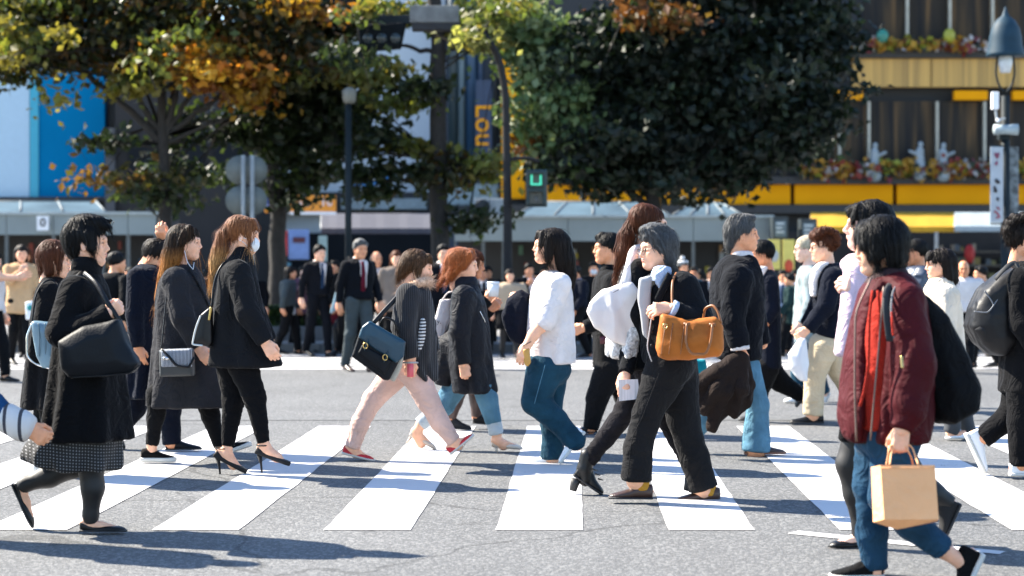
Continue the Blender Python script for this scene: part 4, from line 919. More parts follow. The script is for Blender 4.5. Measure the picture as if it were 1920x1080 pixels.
# ------------------------------------------------------------------ cloth colours
C_BLK = cloth('black wool', (.0035, .0036, .0046)); C_BLK2 = cloth('black cotton', (.0048, .005, .006)); C_CHAR = cloth('charcoal wool', (.0075, .008, .0095), bs=90); C_CHAR2 = cloth('grey wool coat', (.022, .022, .025), bs=80); C_NAVY = cloth('navy suit cloth', (.004, .006, .013)); C_DNAVY = cloth('dark suit cloth', (.0038, .0045, .007))
C_GREY = cloth('grey flannel', (.05, .062, .066)); C_WHITE = cloth('white cotton', (.66, .60, .58), sheen=0); C_JEAN = cloth('blue denim', (.013, .046, .088), bs=260, var=.35); C_LJEAN = cloth('light denim', (.085, .19, .27), bs=260, var=.3); C_TEALJ = cloth('teal denim', (.011, .044, .072), bs=260, var=.35)
C_PINK = cloth('pale pink denim', (.62, .42, .36)); C_BEIGE = cloth('beige wool', (.48, .31, .17)); C_CREAM = cloth('cream knit', (.60, .52, .42), bs=70, bump=.6); C_CHINO = cloth('beige chino', (.50, .41, .28)); C_MAROON = mat('maroon nylon', (.050, .0040, .0065), .7, bump=.25, bscale=14, spec=.12, crease=.4)
C_RED = cloth('red orange sweat cloth', (.30, .022, .013)); C_LBLUE = cloth('pale blue shirt', (.36, .43, .56), sheen=0); C_TIGHTS = mat('black tights', (.004, .0035, .004), .6, sheen=.05); C_BROWNC = cloth('brown cotton', (.017, .011, .009)); C_LILAC = cloth('pale pink scarf cloth', (.62, .48, .55))
L_BLK = mat('black leather', (.004, .004, .0045), .4, spec=.3, bump=.15, bscale=120); L_NAVY = mat('navy leather', (.0025, .004, .0065), .55, spec=.2, bump=.2, bscale=90); L_BROWN = mat('brown leather', (.045, .022, .015), .35, bump=.15, bscale=120)
L_TAN = mat('tan leather', (.34, .105, .016), .6, spec=.2, bump=.25, bscale=40, var=.25, vscale=9); L_TEAL = mat('teal leather', (.002, .036, .064), .4, bump=.12, bscale=110); SUEDE = mat('black suede', (.004, .0035, .004), .8, sheen=.05)
SOLEW = mat('white rubber', (.55, .54, .50), .6); SOLEB = mat('black rubber', (.015, .015, .016), .6); CANRED = cloth('red canvas', (.52, .045, .055)); CREAML = mat('cream patent', (.55, .46, .38), .25); BRASS = mat('brass', (.55, .38, .14), .3, metal=1); CHROME = mat('chrome', (.6, .6, .6), .2, metal=1)
def dots(nt, p, tc, src):
    sx = nt.nodes.new('ShaderNodeSeparateXYZ'); nt.links.new(src, sx.inputs[0])
    xs = mth(nt, 'ADD', sx.outputs[0], mth(nt, 'MULTIPLY', sx.outputs[1], .35)); zs = mth(nt, 'ADD', sx.outputs[2], mth(nt, 'MULTIPLY', sx.outputs[0], .1))
    fx = mth(nt, 'SUBTRACT', mth(nt, 'FRACT', mth(nt, 'MULTIPLY', xs, 62)), .5); fz = mth(nt, 'SUBTRACT', mth(nt, 'FRACT', mth(nt, 'MULTIPLY', zs, 62)), .5)
    rd = mth(nt, 'ADD', mth(nt, 'MULTIPLY', fx, fx), mth(nt, 'MULTIPLY', fz, fz))
    nt.links.new(mixcol(nt, mth(nt, 'LESS_THAN', rd, .042), (.005, .005, .006), (.20, .20, .21)), p.inputs['Base Color'])
C_DOTS = mat('dotted skirt cloth', (.02, .02, .02), .8, var=0, extra=dots)
def wave(axis, scale, a, b, th=.5):
    def ex(nt, p, tc, src):
        w = nt.nodes.new('ShaderNodeTexWave'); w.bands_direction = axis; w.inputs['Scale'].default_value = scale; w.inputs['Distortion'].default_value = .6; w.inputs['Detail'].default_value = 1; nt.links.new(src, w.inputs['Vector'])
        nt.links.new(mixcol(nt, mth(nt, 'GREATER_THAN', w.outputs[0], th), a, b), p.inputs['Base Color'])
        bb = nt.nodes.new('ShaderNodeBump'); bb.inputs['Strength'].default_value = .5; bb.inputs['Distance'].default_value = .01; nt.links.new(w.outputs[0], bb.inputs['Height']); nt.links.new(bb.outputs[0], p.inputs['Normal'])
    return ex
C_RIB = mat('ribbed charcoal knit', (.02, .02, .024), .9, var=0, sheen=.2, extra=wave('X', 26, (.0045, .0045, .006), (.022, .023, .028), .75))
C_STR = mat('striped jersey', (.3, .3, .3), .9, var=0, extra=wave('Z', 14, (.02, .02, .025), (.6, .6, .6)))
C_STRB = mat('striped purse cloth', (.3, .3, .3), .7, var=0, extra=wave('X', 34, (.05, .06, .08), (.5, .53, .58)))
C_KNIT = mat('white open knit', (.6, .6, .6), .9, var=0, bump=1, bscale=55, extra=None)
C_STRC = mat('striped white cuff', (.6, .6, .6), .9, var=0, extra=wave('X', 4.2, (.04, .04, .05), (.55, .52, .5), .12))

def slabthing(name, label, cat, poly, Y, t, m, bulge=.03, R=.07, h=.0085, fold=((.004, (9, 9, 6)),), round=.012, slope=0, group=None, part=None, seed=0, parent=None, ops=None):
    P = [W(x, y, Y)[[0, 2]] for x, y in poly]; f = SDF(); f.slab(P, Y, t, bulge, R, round=round, slope=slope)
    if ops: ops(f)
    V, Fq = f.mesh(h)
    if fold: V = folds(V, f.normal(V), fold, seed + poly[0][0])
    if parent is not None: return obj(name, (V, Fq), m, parent)
    c = np.mean([W(x, y, Y) for x, y in poly], 0); lo = min(W(x, y, Y)[2] for x, y in poly)
    o = obj(name, (V, Fq), m, None, loc=[c[0], Y, lo]); tag(o, label, cat, group); return o
def strap(parent, pts, Y, r, m, name='strap', flat=None, n=20):
    P = smoothpath([W(p[0], p[1], Y + (p[2] if len(p) > 2 else 0)) for p in pts], n); return obj(name, tube(P, r, 8, flat=flat), m, parent)
def line(p, name, pts, r, m, n=16, flat=None):       # raised seam, edge or cord on a person's clothes
    P = smoothpath([p.w(*q) for q in pts], n); return obj(name, tube(P, r, 6, flat=flat), m, p.o)
def buttons(p, pts, r, m): 
    for q in pts: obj('button', uvs(p.w(*q), (r, r*.5, r), 8, 6), m, p.o)

# ---- D: woman in the black coat, front left
p = Per(190, 998, 'woman in long black coat and dotted skirt carrying a dark tote, front left')
p.head(165, 456, 0, 2, skin_i=0, neck=(150, 545, 0))
p.hair('black', [((-.07, 0, .03), (.075, .07, .085), .03), ((-.06, 0, -.03), (.055, .065, .06), .03), ((.0, 0, .115), (.09, .07, .04), .03), ((.06, -.02, .105), (.118, -.03, .085), .03, .012), ((.02, -.066, .05), (.035, -.072, -.025), .028, .022), ((.02, .066, .05), (.035, .072, -.025), .028, .022), ((.06, 0, .1), (.125, 0, .125), .025, .006)], n=420, ears=False, wind=(.3, 0, 0))
p.garment('coat', C_BLK, [(505, 133, 186, .085), (520, 126, 190, .12), (545, 113, 199, .20), (600, 106, 214, .215), (660, 104, 226, .215), (715, 99, 231, .23), (770, 90, 238, .25), (822, 80, 246, .265)], [[(140, 545, -.17, 29), (117, 625, -.24, 27), (150, 620, -.26, 23), (205, 588, -.27, 19)], [(165, 545, .17, 27), (180, 640, .2, 22), (225, 680, .12, 17)]], drape=(.018, 7, .5))
p.garment('scarf', C_BLK2, [(482, 140, 186, .07), (497, 134, 190, .085), (512, 134, 188, .085), (528, 140, 182, .07)], body=False, fold=((.008, (10, 10, 22)),))
p.garment('skirt', C_DOTS, [(790, 85, 232, .2), (820, 62, 228, .2), (850, 48, 225, .2), (878, 58, 224, .19)], drape=(.02, 9, 1.2), body=False, cuts=[((135, 882, 0), (-.25, 0, -1))])
p.limb('tights', C_TIGHTS, [[(165, 800, -.07, 32), (170, 872, -.07, 24), (174, 915, -.07, 21), (170, 965, -.06, 14), (170, 982, -.06, 13)], [(150, 800, .09, 32), (138, 872, .1, 24), (92, 893, .1, 21), (48, 908, .1, 14), (38, 915, .1, 13)]], fold=None)
p.shoe('pump', (150, 996, -.06), (238, 997, -.06), L_BLK, (SOLEB, .012), ht=.075)
p.shoe('pump', (22, 908, .1), (60, 990, .1), L_BLK, (SOLEB, .012), ht=.075, up=(1, 0, .3))
p.hand((197, 592, -.27), (222, 577, -.26), 1.35, roll=.2, side=-1, sc=.92)
p.done()
b = slabthing('tote_bag', 'large dark navy tote on the arm of the woman in black coat', 'bag', [(112, 640), (160, 612), (224, 598), (240, 640), (262, 682), (252, 697), (200, 705), (133, 707), (119, 690)], p.Y - .30, .045, L_NAVY, .05)
strap(b, [(224, 602, 0), (203, 570, .02), (178, 530, .08), (158, 512, .16)], p.Y - .30, .006, L_BLK, flat=((0, 1, 0), 2.2)); strap(b, [(114, 645, .04), (128, 580, .05), (141, 530, .1), (156, 512, .17)], p.Y - .28, .009, L_BLK, flat=((0, 1, 0), 2.2))
strap(b, [(262, 684), (240, 700), (133, 708)], p.Y - .36, .004, L_BLK, 'piping')

# ---- C: woman with brown bob behind
p = Per(90, 892, 'woman with auburn bob and black coat half hidden behind the woman in black')
p.head(104, 486, 0, 6, skin_i=0, neck=(96, 545, 0))
p.hair('brown', [((-.05, 0, .02), (.08, .085, .09), .03), ((-.03, -.055, .03), (-.02, -.06, -.085), .045, .03), ((-.03, .055, .03), (-.02, .06, -.085), .045, .03), ((-.075, 0, .02), (-.07, 0, -.085), .055, .035), ((.03, -.06, .06), (.045, -.065, -.06), .028, .018)], ears=False, n=350)
p.garment('coat', C_BLK, [(520, 82, 118, .07), (535, 75, 125, .15), (560, 68, 132, .2), (620, 58, 138, .21), (690, 50, 140, .22), (764, 46, 142, .23)], [[(90, 550, -.17, 22), (82, 620, -.22, 19), (110, 660, -.24, 15)], [(105, 550, .17, 22), (112, 620, .2, 18), (125, 680, .2, 14)]], drape=(.014, 6, 2))
p.limb('trousers', C_BLK2, [[(92, 740, -.08, 24), (98, 810, -.08, 18), (112, 862, -.08, 13)], [(88, 740, .09, 24), (78, 810, .09, 17), (72, 868, .09, 13)]])
p.shoe('sneaker', (62, 890, .09), (128, 890, .09), SOLEW, (SOLEW, .02)); p.shoe('sneaker', (100, 884, -.08), (160, 888, -.08), SOLEW, (SOLEW, .02))
p.hand((112, 662, -.24), (120, 680, -.24), .8, side=-1)
p.done()
b = slabthing('bucket_bag', 'grey blue slouchy bag hanging from a chain behind the black coat', 'bag', [(61, 602), (104, 604), (105, 640), (103, 672), (92, 690), (80, 688), (70, 668), (64, 635)], p.Y - .30, .03, mat('grey blue leather', (.12, .20, .25), .45, bump=.2, bscale=30), .04)
for x in (72, 84, 94): strap(b, [(x, 606, -.06), (x + 2, 640, -.075), (x + 1, 668, -.06)], p.Y - .30, .004, mat('grey blue seam', (.06, .11, .14), .5), 'pleat')
strap(b, [(60, 606), (66, 560, .04), (84, 528, .1), (97, 524, .14), (110, 545, .12)], p.Y - .3, .006, L_NAVY); strap(b, [(60, 606), (50, 635), (50, 662), (66, 682), (98, 692)], p.Y - .33, .006, CHROME, 'chain')

# ---- F: man in navy suit, arm raised
p = Per(335, 845, 'man in navy suit with forearm raised over his bowed head')
p.head(291, 482, -20, 30, male=True, skin_i=1, neck=(275, 520, 0))
p.hair('dark', n=150, h=.006)
p.garment('jacket', C_NAVY, [(496, 262, 300, .08), (508, 248, 310, .18), (530, 243, 312, .215), (580, 243, 302, .21), (640, 242, 298, .2), (700, 240, 300, .2), (745, 236, 300, .2)], [[(256, 520, -.19, 17), (252, 590, -.22, 15), (258, 650, -.22, 12)], [(296, 520, .1, 17), (314, 486, .12, 14), (305, 448, .05, 11)]], drape=(.016, 5, 1))
p.limb('trousers', C_NAVY, [[(290, 700, -.08, 26), (318, 765, -.08, 20), (322, 832, -.08, 16)], [(270, 700, .09, 26), (252, 765, .09, 20), (215, 815, .09, 15)]])
p.shoe('oxford', (311, 844, -.08), (378, 843, -.08), L_NAVY, (SOLEB, .014)); p.shoe('oxford', (205, 812, .09), (232, 844, .09), L_NAVY, (SOLEB, .014), up=(1, 0, .5))
p.hand((304, 450, .05), (301, 436, 0), .9, side=1); p.hand((258, 652, -.22), (262, 668, -.22), .6, side=-1)
p.done()

# ---- G: woman in charcoal coat with long hair
p = Per(300, 867, 'woman in long charcoal coat with dark hair fading to blonde')
p.head(349, 455, 0, 2, skin_i=0, neck=(338, 515, 0))
p.hair('ombre', [((-.055, 0, .04), (.075, .078, .085), .03), (0, [(-.075, -.03, .03), (-.105, -.045, -.1), (-.135, -.05, -.25), (-.18, -.05, -.40)], [.062, .055, .045, .018], (1, 1, 1)), (0, [(-.07, .03, .03), (-.09, .045, -.1), (-.12, .05, -.24), (-.14, .05, -.34)], [.06, .055, .045, .02], (1, 1, 1)), ((-.02, -.066, .05), (-.055, -.07, -.12), .035, .03), ((.03, -.05, .1), (-.03, -.075, .0), .03, .03), ((.055, .02, .085), (.085, .05, .0), .02, .012)], n=520, ns=14, step=.02, disp=.006)
p.garment('coat', C_CHAR2, [(496, 322, 362, .075), (507, 308, 372, .13), (525, 300, 380, .19), (560, 294, 390, .2), (610, 292, 400, .2), (670, 288, 410, .205), (720, 283, 420, .22), (762, 279, 429, .235)], [[(328, 525, -.17, 24), (343, 595, -.22, 20), (371, 650, -.2, 14)], [(352, 525, .17, 22), (375, 600, .2, 19), (400, 655, .18, 14)]], drape=(.016, 6, .3))
p.limb('trousers', C_BLK2, [[(296, 740, -.08, 22), (292, 780, -.08, 15), (285, 834, -.08, 11)], [(385, 740, .09, 22), (395, 780, .09, 16), (412, 838, .09, 10)]], fold=((.004, (8, 8, 14)), (.003, (9, 9, 32))))
for q in (((284, 830, -.08, 9), (286, 848, -.08, 9)), ((412, 834, .09, 9), (416, 846, .09, 9))): p.bare(q)
CANB = cloth('black canvas', (.005, .005, .0055))
p.shoe('sneaker', (265, 866, -.08), (330, 866, -.08), CANB, (SOLEW, .034), ht=.085); p.shoe('sneaker', (410, 858, .09), (472, 836, .09), CANB, (SOLEW, .034), ht=.085)
p.hand((371, 652, -.2), (383, 668, -.2), .5, side=-1)
line(p, 'lapel', [(352, 495, -.1), (366, 520, -.14), (385, 556, -.1), (392, 575, -.06)], .011, C_CHAR2, flat=((0, 1, 0), .5)); line(p, 'earphone_cord', [(346, 470, -.09), (352, 492, -.11), (362, 505, -.12), (364, 492, -.06)], .0022, WHT)
line(p, 'back_seam', [(318, 515, -.19), (318, 560, -.21), (330, 610, -.23)], .003, C_BLK)
p.done()
b = slabthing('handbag', 'small striped handbag with dark base against the charcoal coat', 'bag', [(301, 656), (362, 654), (364, 704), (302, 706)], p.Y - .32, .05, mat('dark purse leather', (.03, .034, .036), .45), .01, round=.02)
slabthing('striped_panel', '', '', [(303, 655), (361, 653), (362, 688), (304, 689)], p.Y - .335, .05, C_STRB, .01, parent=b, fold=None, round=.02)
obj('clasp', box(*[v for ab in zip(W(324, 669, p.Y)[[0]], W(340, 669, p.Y)[[0]]) for v in ab], p.Y - .405, p.Y - .395, W(0, 669, p.Y)[2], W(0, 664, p.Y)[2]), CHROME, b)
strap(b, [(303, 655, -.03), (316, 668, -.06), (334, 686, -.065), (352, 688, -.06), (364, 670, -.03)], p.Y - .34, .009, L_BLK); strap(b, [(302, 656), (305, 630, .02), (312, 560, .1), (322, 520, .14)], p.Y - .33, .005, L_BLK)

# ---- H: woman in face mask, heels
p = Per(440, 892, 'woman in white face mask, dark coat and stiletto heels with ponytail')
p.head(456, 442, 0, 6, skin_i=0, neck=(447, 500, 0), brow='brown')
p.hair('ombre2', [((-.055, 0, .05), (.07, .072, .075), .03), ((.055, -.02, .095), (.088, -.035, .062), .026, .014), ((.055, .02, .095), (.088, .035, .062), .026, .014), ((-.075, 0, .045), (-.11, 0, .035), .035, .03), (0, [(-.105, 0, .04), (-.135, -.02, -.02), (-.15, -.03, -.11), (-.175, -.03, -.20), (-.18, -.03, -.25)], [.028, .044, .04, .025, .008], (1, 1, 1)), ((.045, -.068, .03), (.055, -.066, -.03), .010, .006)], n=480, ns=12, step=.018)
f = SDF(); f.ell((.066, 0, -.052), (.050, .060, .056), k=.02); f.ell((.0, 0, -.05), (.055, .2, .2), k=.01, mode='s'); V, Fq = f.mesh(.005)
mk = obj('face_mask', (p.tw(V), Fq), cloth('mask paper', (.66, .68, .70), sheen=0), p.o)
for y in (-1, 1):
    for z in (-.025, -.075): obj('ear_loop', (p.tw(smoothpath([(.055, y*.055, z), (.02, y*.072, z*.6), (-.012, y*.08, -.012 + z*.25)], 8)), np.zeros((0, 4), int)) if False else tube(p.tw(smoothpath([(.055, y*.055, z), (.02, y*.074, z*.6), (-.012, y*.083, -.012 + z*.25)], 8)), .002, 5), WHT, mk)
p.garment('coat', C_CHAR, [(462, 442, 465, .06), (476, 434, 470, .085), (492, 422, 474, .14), (512, 412, 478, .19), (560, 404, 488, .2), (610, 400, 502, .205), (655, 396, 516, .22), (686, 394, 529, .235)], [[(447, 512, -.17, 24), (465, 585, -.23, 21), (497, 640, -.24, 15)], [(455, 515, .17, 22), (480, 590, .2, 19), (505, 640, .2, 15)]], drape=(.014, 6, 1.7))
p.limb('trousers', C_BLK, [[(450, 670, -.08, 30), (478, 745, -.08, 20), (494, 830, -.08, 11)], [(432, 670, .09, 30), (438, 750, .09, 20), (427, 836, .09, 11)]], fold=((.004, (8, 8, 16)), (.003, (9, 9, 36))))
p.bare([(494, 826, -.08, 9), (503, 846, -.08, 10), (520, 858, -.08, 10)]); p.bare([(427, 832, .09, 9), (426, 850, .09, 10), (438, 872, .09, 10)])
for hx, hy, tx, ty, dy in ((478, 850, 542, 874, -.08), (400, 856, 460, 888, .09)):
    o = p.shoe('pump', (hx, hy, dy), (tx, ty, dy), SUEDE, (SUEDE, .03), ht=.08, wd=.04, up=(.35, 0, 1))
    q = p.w(hx + 8, hy + 2, dy); g = p.w(hx + 13, min(hy + 36, 893), dy); obj('heel', tube([q, (q+g)/2 + [.003, 0, 0], g], [.017, .008, .006], 10), SUEDE, o)
    obj('ankle_strap', tube([p.w(hx + 14 + 11*cos(t), hy - 16 - 2*sin(t), dy + .04*sin(t)) for t in np.linspace(0, 2*pi, 14)], .0045, 6), SUEDE, o)
p.hand((497, 643, -.24), (508, 660, -.24), .75, side=-1)
line(p, 'shoulder_seam', [(432, 500, -.17), (430, 560, -.2), (436, 600, -.21)], .003, C_BLK); buttons(p, [(478, 632, -.27), (482, 640, -.27)], .008, mat('dark button', (.03, .03, .03), .3))
p.done()
b = slabthing('shoulder_bag', 'black bag with pale edge hanging behind the masked woman', 'bag', [(378, 590), (397, 575), (399, 640), (394, 650), (362, 644), (370, 615)], p.Y - .15, .04, L_BLK, .02)
strap(b, [(376, 592), (366, 620), (361, 645), (380, 648)], p.Y - .2, .006, mat('pale edge', (.5, .52, .5), .5), 'piping'); strap(b, [(396, 577), (402, 530, .02), (416, 497, .06), (428, 488, .1)], p.Y - .17, .006, L_BLK); strap(b, [(392, 600), (396, 576)], p.Y - .2, .010, BRASS, 'buckle')
# ---- O: woman in pink trousers with satchel
p = Per(672, 866, 'woman in pale pink trousers and red shoes with fur collared cardigan')
p.head(783, 502, 0, 8, skin_i=0, neck=(770, 556, 0))
p.hair('high', [((-.055, 0, .03), (.075, .078, .08), .03), ((-.095, 0, -.01), (.05, .055, .055), .03), ((-.11, 0, -.06), (.035, .042, .035), .02), ((.01, -.066, .06), (.015, -.068, -.03), .026, .018), ((.07, -.03, .09), (.094, -.03, .05), .020, .010), ((.07, .03, .09), (.094, .03, .05), .020, .010), ((.0, -.072, .02), (.02, -.072, -.085), .014, .008)], n=520, ears=False, wind=(-.35, 0, 0), disp=.006)
FUR = hairmat('fur collar', (.62, .36, .23), hi=(.85, .60, .42))
f = SDF(); ring = [p.w(780 + 24*cos(t), 537 - 10*cos(t) + 4*sin(t), .10*sin(t)) for t in np.linspace(0, 2*pi, 14)]
f.chain([(q, .030) for q in ring], k=.02); V, Fq = f.mesh(.008); N = f.normal(V); VS = strands(f, V, N, 1500, .006, 5, .0013, 5, gravity=(0, 0, -.4), lift=.006)
VS[0][:] += 0; rr_ = np.random.default_rng(8); pick = rr_.choice(len(V), 1400); d = N[pick]*.035 + rr_.normal(0, .012, (1400, 3)); A = V[pick]; sd = np.cross(d, rr_.normal(0, 1, (1400, 3))); sd *= .0016/np.linalg.norm(sd, axis=1, keepdims=True)
obj('fur_collar', join((V, Fq), (np.stack([A - sd, A + sd, A + d], 1).reshape(-1, 3), np.arange(4200).reshape(-1, 3))), FUR, p.o)
p.garment('cardigan', C_RIB, [(536, 764, 800, .08), (548, 754, 806, .16), (575, 745, 812, .2), (620, 738, 815, .2), (665, 742, 816, .2), (695, 760, 817, .19), (714, 785, 818, .15)], [[(764, 555, -.17, 23), (756, 612, -.24, 21), (769, 672, -.25, 17)], [(784, 556, .16, 20), (800, 610, .2, 17), (812, 660, .16, 13)]], fold=((.007, (8, 8, 5)),), drape=(.012, 5, 1))
p.garment('jersey', C_STR, [(596, 789, 797, .05), (630, 783, 798, .06), (660, 780, 790, .05)], body=False, cy=-.155)
p.limb('trousers', C_PINK, [[(772, 690, -.09, 29), (803, 752, -.09, 20), (824, 790, -.09, 17), (852, 828, -.09, 13)], [(752, 690, .09, 29), (700, 748, .09, 19), (675, 795, .09, 16), (661, 840, .09, 14)]], hips=(765, 686, 32, .17, 28), fold=((.003, (6, 6, 8)), (.003, (9, 9, 30))))
p.bare([(850, 824, -.09, 9), (858, 836, -.09, 10)]); p.bare([(661, 838, .09, 9), (668, 850, .09, 10)])
p.shoe('pump', (846, 853, -.09), (890, 817, -.09), CANRED, (SOLEW, .018), ht=.085, wd=.044, up=(-.4, 0, 1)); p.shoe('pump', (641, 851, .09), (702, 866, .09), CANRED, (SOLEW, .018), ht=.085, wd=.044)
p.hand((769, 675, -.25), (768, 698, -.25), .9, side=-1); obj('wrist_band', tube([p.w(769 + 14*cos(t), 680, -.25 + .05*sin(t)) for t in np.linspace(0, 2*pi, 14)], .007, 6), mat('silver band', (.5, .5, .5), .3, metal=.8), p.o)
line(p, 'belt', [(728, 665, -.2), (752, 672, -.27), (778, 676, -.25)], .010, L_BLK, flat=((0, 1, 0), .4))
p.done()
ph = obj('phone', box(*np.array([W(768, 690, p.Y)[0], W(780, 690, p.Y)[0]]), p.Y - .33, p.Y - .32, W(0, 702, p.Y)[2], W(0, 677, p.Y)[2], .003), mat('coral phone case', (.65, .10, .12), .35)); tag(ph, 'coral pink phone in the hand above pink trousers', 'phone')
b = slabthing('satchel', 'teal and navy leather satchel with buckles held tilted by the woman in pink trousers', 'bag', [(660, 668), (676, 618), (694, 604), (762, 642), (757, 660), (730, 713), (720, 712)], p.Y - .36, .05, L_NAVY, .012, round=.018, fold=None)
slabthing('flap', '', '', [(673, 632), (680, 612), (693, 602), (761, 641), (757, 668), (744, 680), (700, 652)], p.Y - .40, .035, L_TEAL, .01, parent=b, round=.016, fold=((.003, (12, 12, 8)),))
slabthing('pocket', '', '', [(671, 662), (680, 645), (736, 676), (722, 703)], p.Y - .40, .035, L_NAVY, .01, parent=b, round=.014, fold=None)
slabthing('gusset', '', '', [(733, 712), (729, 707), (752, 664), (757, 668), (753, 690), (740, 716)], p.Y - .30, .05, mat('pale canvas lining', (.40, .38, .32), .8), 0, parent=b, fold=None)
for x, y in ((685, 648), (722, 670)): obj('buckle', tube([W(x + 4*cos(t) - 1.5*sin(t), y + 5*sin(t) + 2*cos(t), p.Y - .462) for t in np.linspace(0, 2*pi, 12)], .0045, 6), BRASS, b); strap(b, [(x + 6, y - 13, .01), (x + 1, y + 1, 0), (x - 2, y + 9, 0)], p.Y - .455, .007, L_TEAL, flat=((0, 1, 0), .4))
strap(b, [(712, 608, .02), (722, 596), (738, 602), (746, 622, .02)], p.Y - .36, .008, L_BLK, 'handle'); strap(b, [(700, 606, .03), (728, 575, .1), (756, 548, .18), (772, 540, .28)], p.Y - .35, .008, L_BLK, flat=((0, 1, 0), 2))

# ---- R: woman behind with cup
p = Per(868, 806, 'woman in black with auburn hair holding up a white cup')
p.head(885, 495, 0, 8, skin_i=2, neck=(875, 540, 0), eyes=True)
p.hair('brown', [((-.05, 0, .03), (.085, .082, .09), .03), ((.02, -.065, .05), (.04, -.068, -.04), .03, .022), ((.06, -.03, .085), (.09, -.03, .05), .026, .014), ((-.07, 0, .0), (-.06, 0, -.07), .06, .045)], ears=False, n=240)
p.garment('coat', C_BLK, [(530, 862, 890, .08), (545, 855, 898, .17), (580, 850, 905, .2), (640, 850, 908, .2), (700, 846, 912, .21), (733, 842, 914, .22)], [[(872, 550, -.16, 17), (885, 592, -.2, 14), (915, 562, -.2, 11)], [(880, 550, .16, 17), (895, 600, .18, 14), (918, 580, .12, 11)]], drape=(.012, 6, 1))
p.limb('tights', mat('sheer tights', (.055, .03, .025), .5, sheen=.3), [[(862, 720, -.08, 19), (852, 752, -.08, 15), (846, 785, -.08, 9)], [(892, 720, .08, 19), (896, 750, .08, 15), (892, 782, .08, 9)]], fold=None)
p.shoe('boot', (838, 804, -.08), (884, 806, -.08), SUEDE, (SOLEB, .014), ht=.10, wd=.036); p.shoe('boot', (886, 794, .08), (922, 797, .08), SUEDE, (SOLEB, .014), ht=.10, wd=.036)
p.hand((915, 562, -.2), (924, 548, -.2), .9, side=-1); p.hand((918, 580, .12), (928, 570, .12), .9)
p.done()
cu = obj('paper_cup', tube([W(925, 556, p.Y - .2), W(925, 531, p.Y - .2)], [.042, .05], 18), mat('cup paper', (.66, .66, .66), .6)); tag(cu, 'white paper cup held up by the woman in black behind the grey coat', 'cup'); obj('lid', tube([W(925, 532, p.Y - .2), W(925, 528, p.Y - .2)], [.054, .05], 18), WHT, cu)
# ---- Q: woman with ginger hair in grey coat
p = Per(930, 846, 'woman with windblown ginger hair, slate coat, cuffed jeans and cream pumps')
p.head(869, 497, 0, 5, skin_i=0, neck=(868, 550, 0), brow='brown')
p.hair('ginger', [((-.06, 0, .035), (.085, .085, .085), .03), ((-.05, -.05, .0), (-.085, -.05, -.1), .05, .03), ((-.05, .05, .0), (-.085, .05, -.1), .05, .03), ((-.1, 0, .0), (-.125, 0, -.10), .05, .03), ((.04, -.055, .08), (.0, -.075, -.01), .03, .03), ((.05, 0, .1), (.08, .03, .06), .03, .015), ((-.09, -.02, -.07), (-.15, -.02, -.12), .03, .008)], ears=False, n=520, wind=(-.6, 0, 0), disp=.006)
C_SLATE = cloth('slate coat cloth', (.011, .012, .016), rough=.6)
p.garment('coat', C_SLATE, [(530, 858, 894, .075), (545, 850, 901, .14), (565, 846, 908, .19), (620, 843, 918, .195), (680, 842, 922, .2), (735, 850, 930, .215)], [[(870, 556, -.17, 21), (862, 622, -.22, 18), (868, 682, -.23, 14)], [(880, 556, .17, 20), (895, 620, .2, 17), (910, 670, .17, 13)]], drape=(.015, 6, 2), ops=lambda f, s: f.chain([(s.w(845, 650, .05), .10), (s.w(836, 690, .05), .085), (s.w(832, 722, .05), .06)], k=.06, cut=True))
p.garment('collar', C_SLATE, [(518, 862, 890, .06), (527, 853, 896, .085), (540, 852, 899, .1)], body=False, k=.02)
p.limb('jeans', C_LJEAN, [[(890, 690, -.08, 20), (914, 748, -.08, 18), (926, 795, -.08, 14)], [(870, 700, .09, 26), (832, 760, .09, 19), (803, 782, .09, 14)]])
for x0, y0, x1, y1, dy in ((926, 792, 931, 815, -.08), (806, 780, 788, 796, .09)): p.limb('turn_up', cloth('pale denim cuff', (.42, .48, .52)), [[(x0, y0, dy, 14.5), (x1, y1, dy, 14)]], fold=None, body=False)
p.bare([(931, 808, -.08, 10), (932, 826, -.08, 9), (944, 836, -.08, 9)]); p.bare([(790, 792, .09, 10), (781, 815, .09, 9), (790, 832, .09, 9)])
o = p.shoe('pump', (921, 838, -.08), (981, 844, -.08), CREAML, None, ht=.09, wd=.037); obj('heel', tube([p.w(930, 838, -.08), p.w(932, 850, -.08)], [.012, .006], 8), CREAML, o)
o = p.shoe('pump', (766, 816, .09), (817, 845, .09), CREAML, None, ht=.09, wd=.037, up=(.5, 0, 1)); obj('heel', tube([p.w(770, 820, .09), p.w(762, 832, .09)], [.012, .006], 8), CREAML, o)
p.hand((868, 684, -.23), (872, 700, -.23), 1.2, side=-1)
line(p, 'zip', [(895, 575, -.16), (903, 590, -.15), (910, 604, -.12)], .004, CHROME)
p.done()
b = slabthing('canvas_tote', 'white canvas tote with small black letters between cardigan and grey coat', 'bag', [(826, 562), (846, 560), (847, 600), (830, 636), (809, 624)], p.Y + .12, .03, C_WHITE, .02)
text('y.', 823, 603, p.Y + .06, 9, mat('black print', (.01, .01, .01), .6), b, ext=.003)
strap(b, [(828, 564), (842, 548, -.05), (858, 545, -.1)], p.Y + .1, .006, C_WHITE)
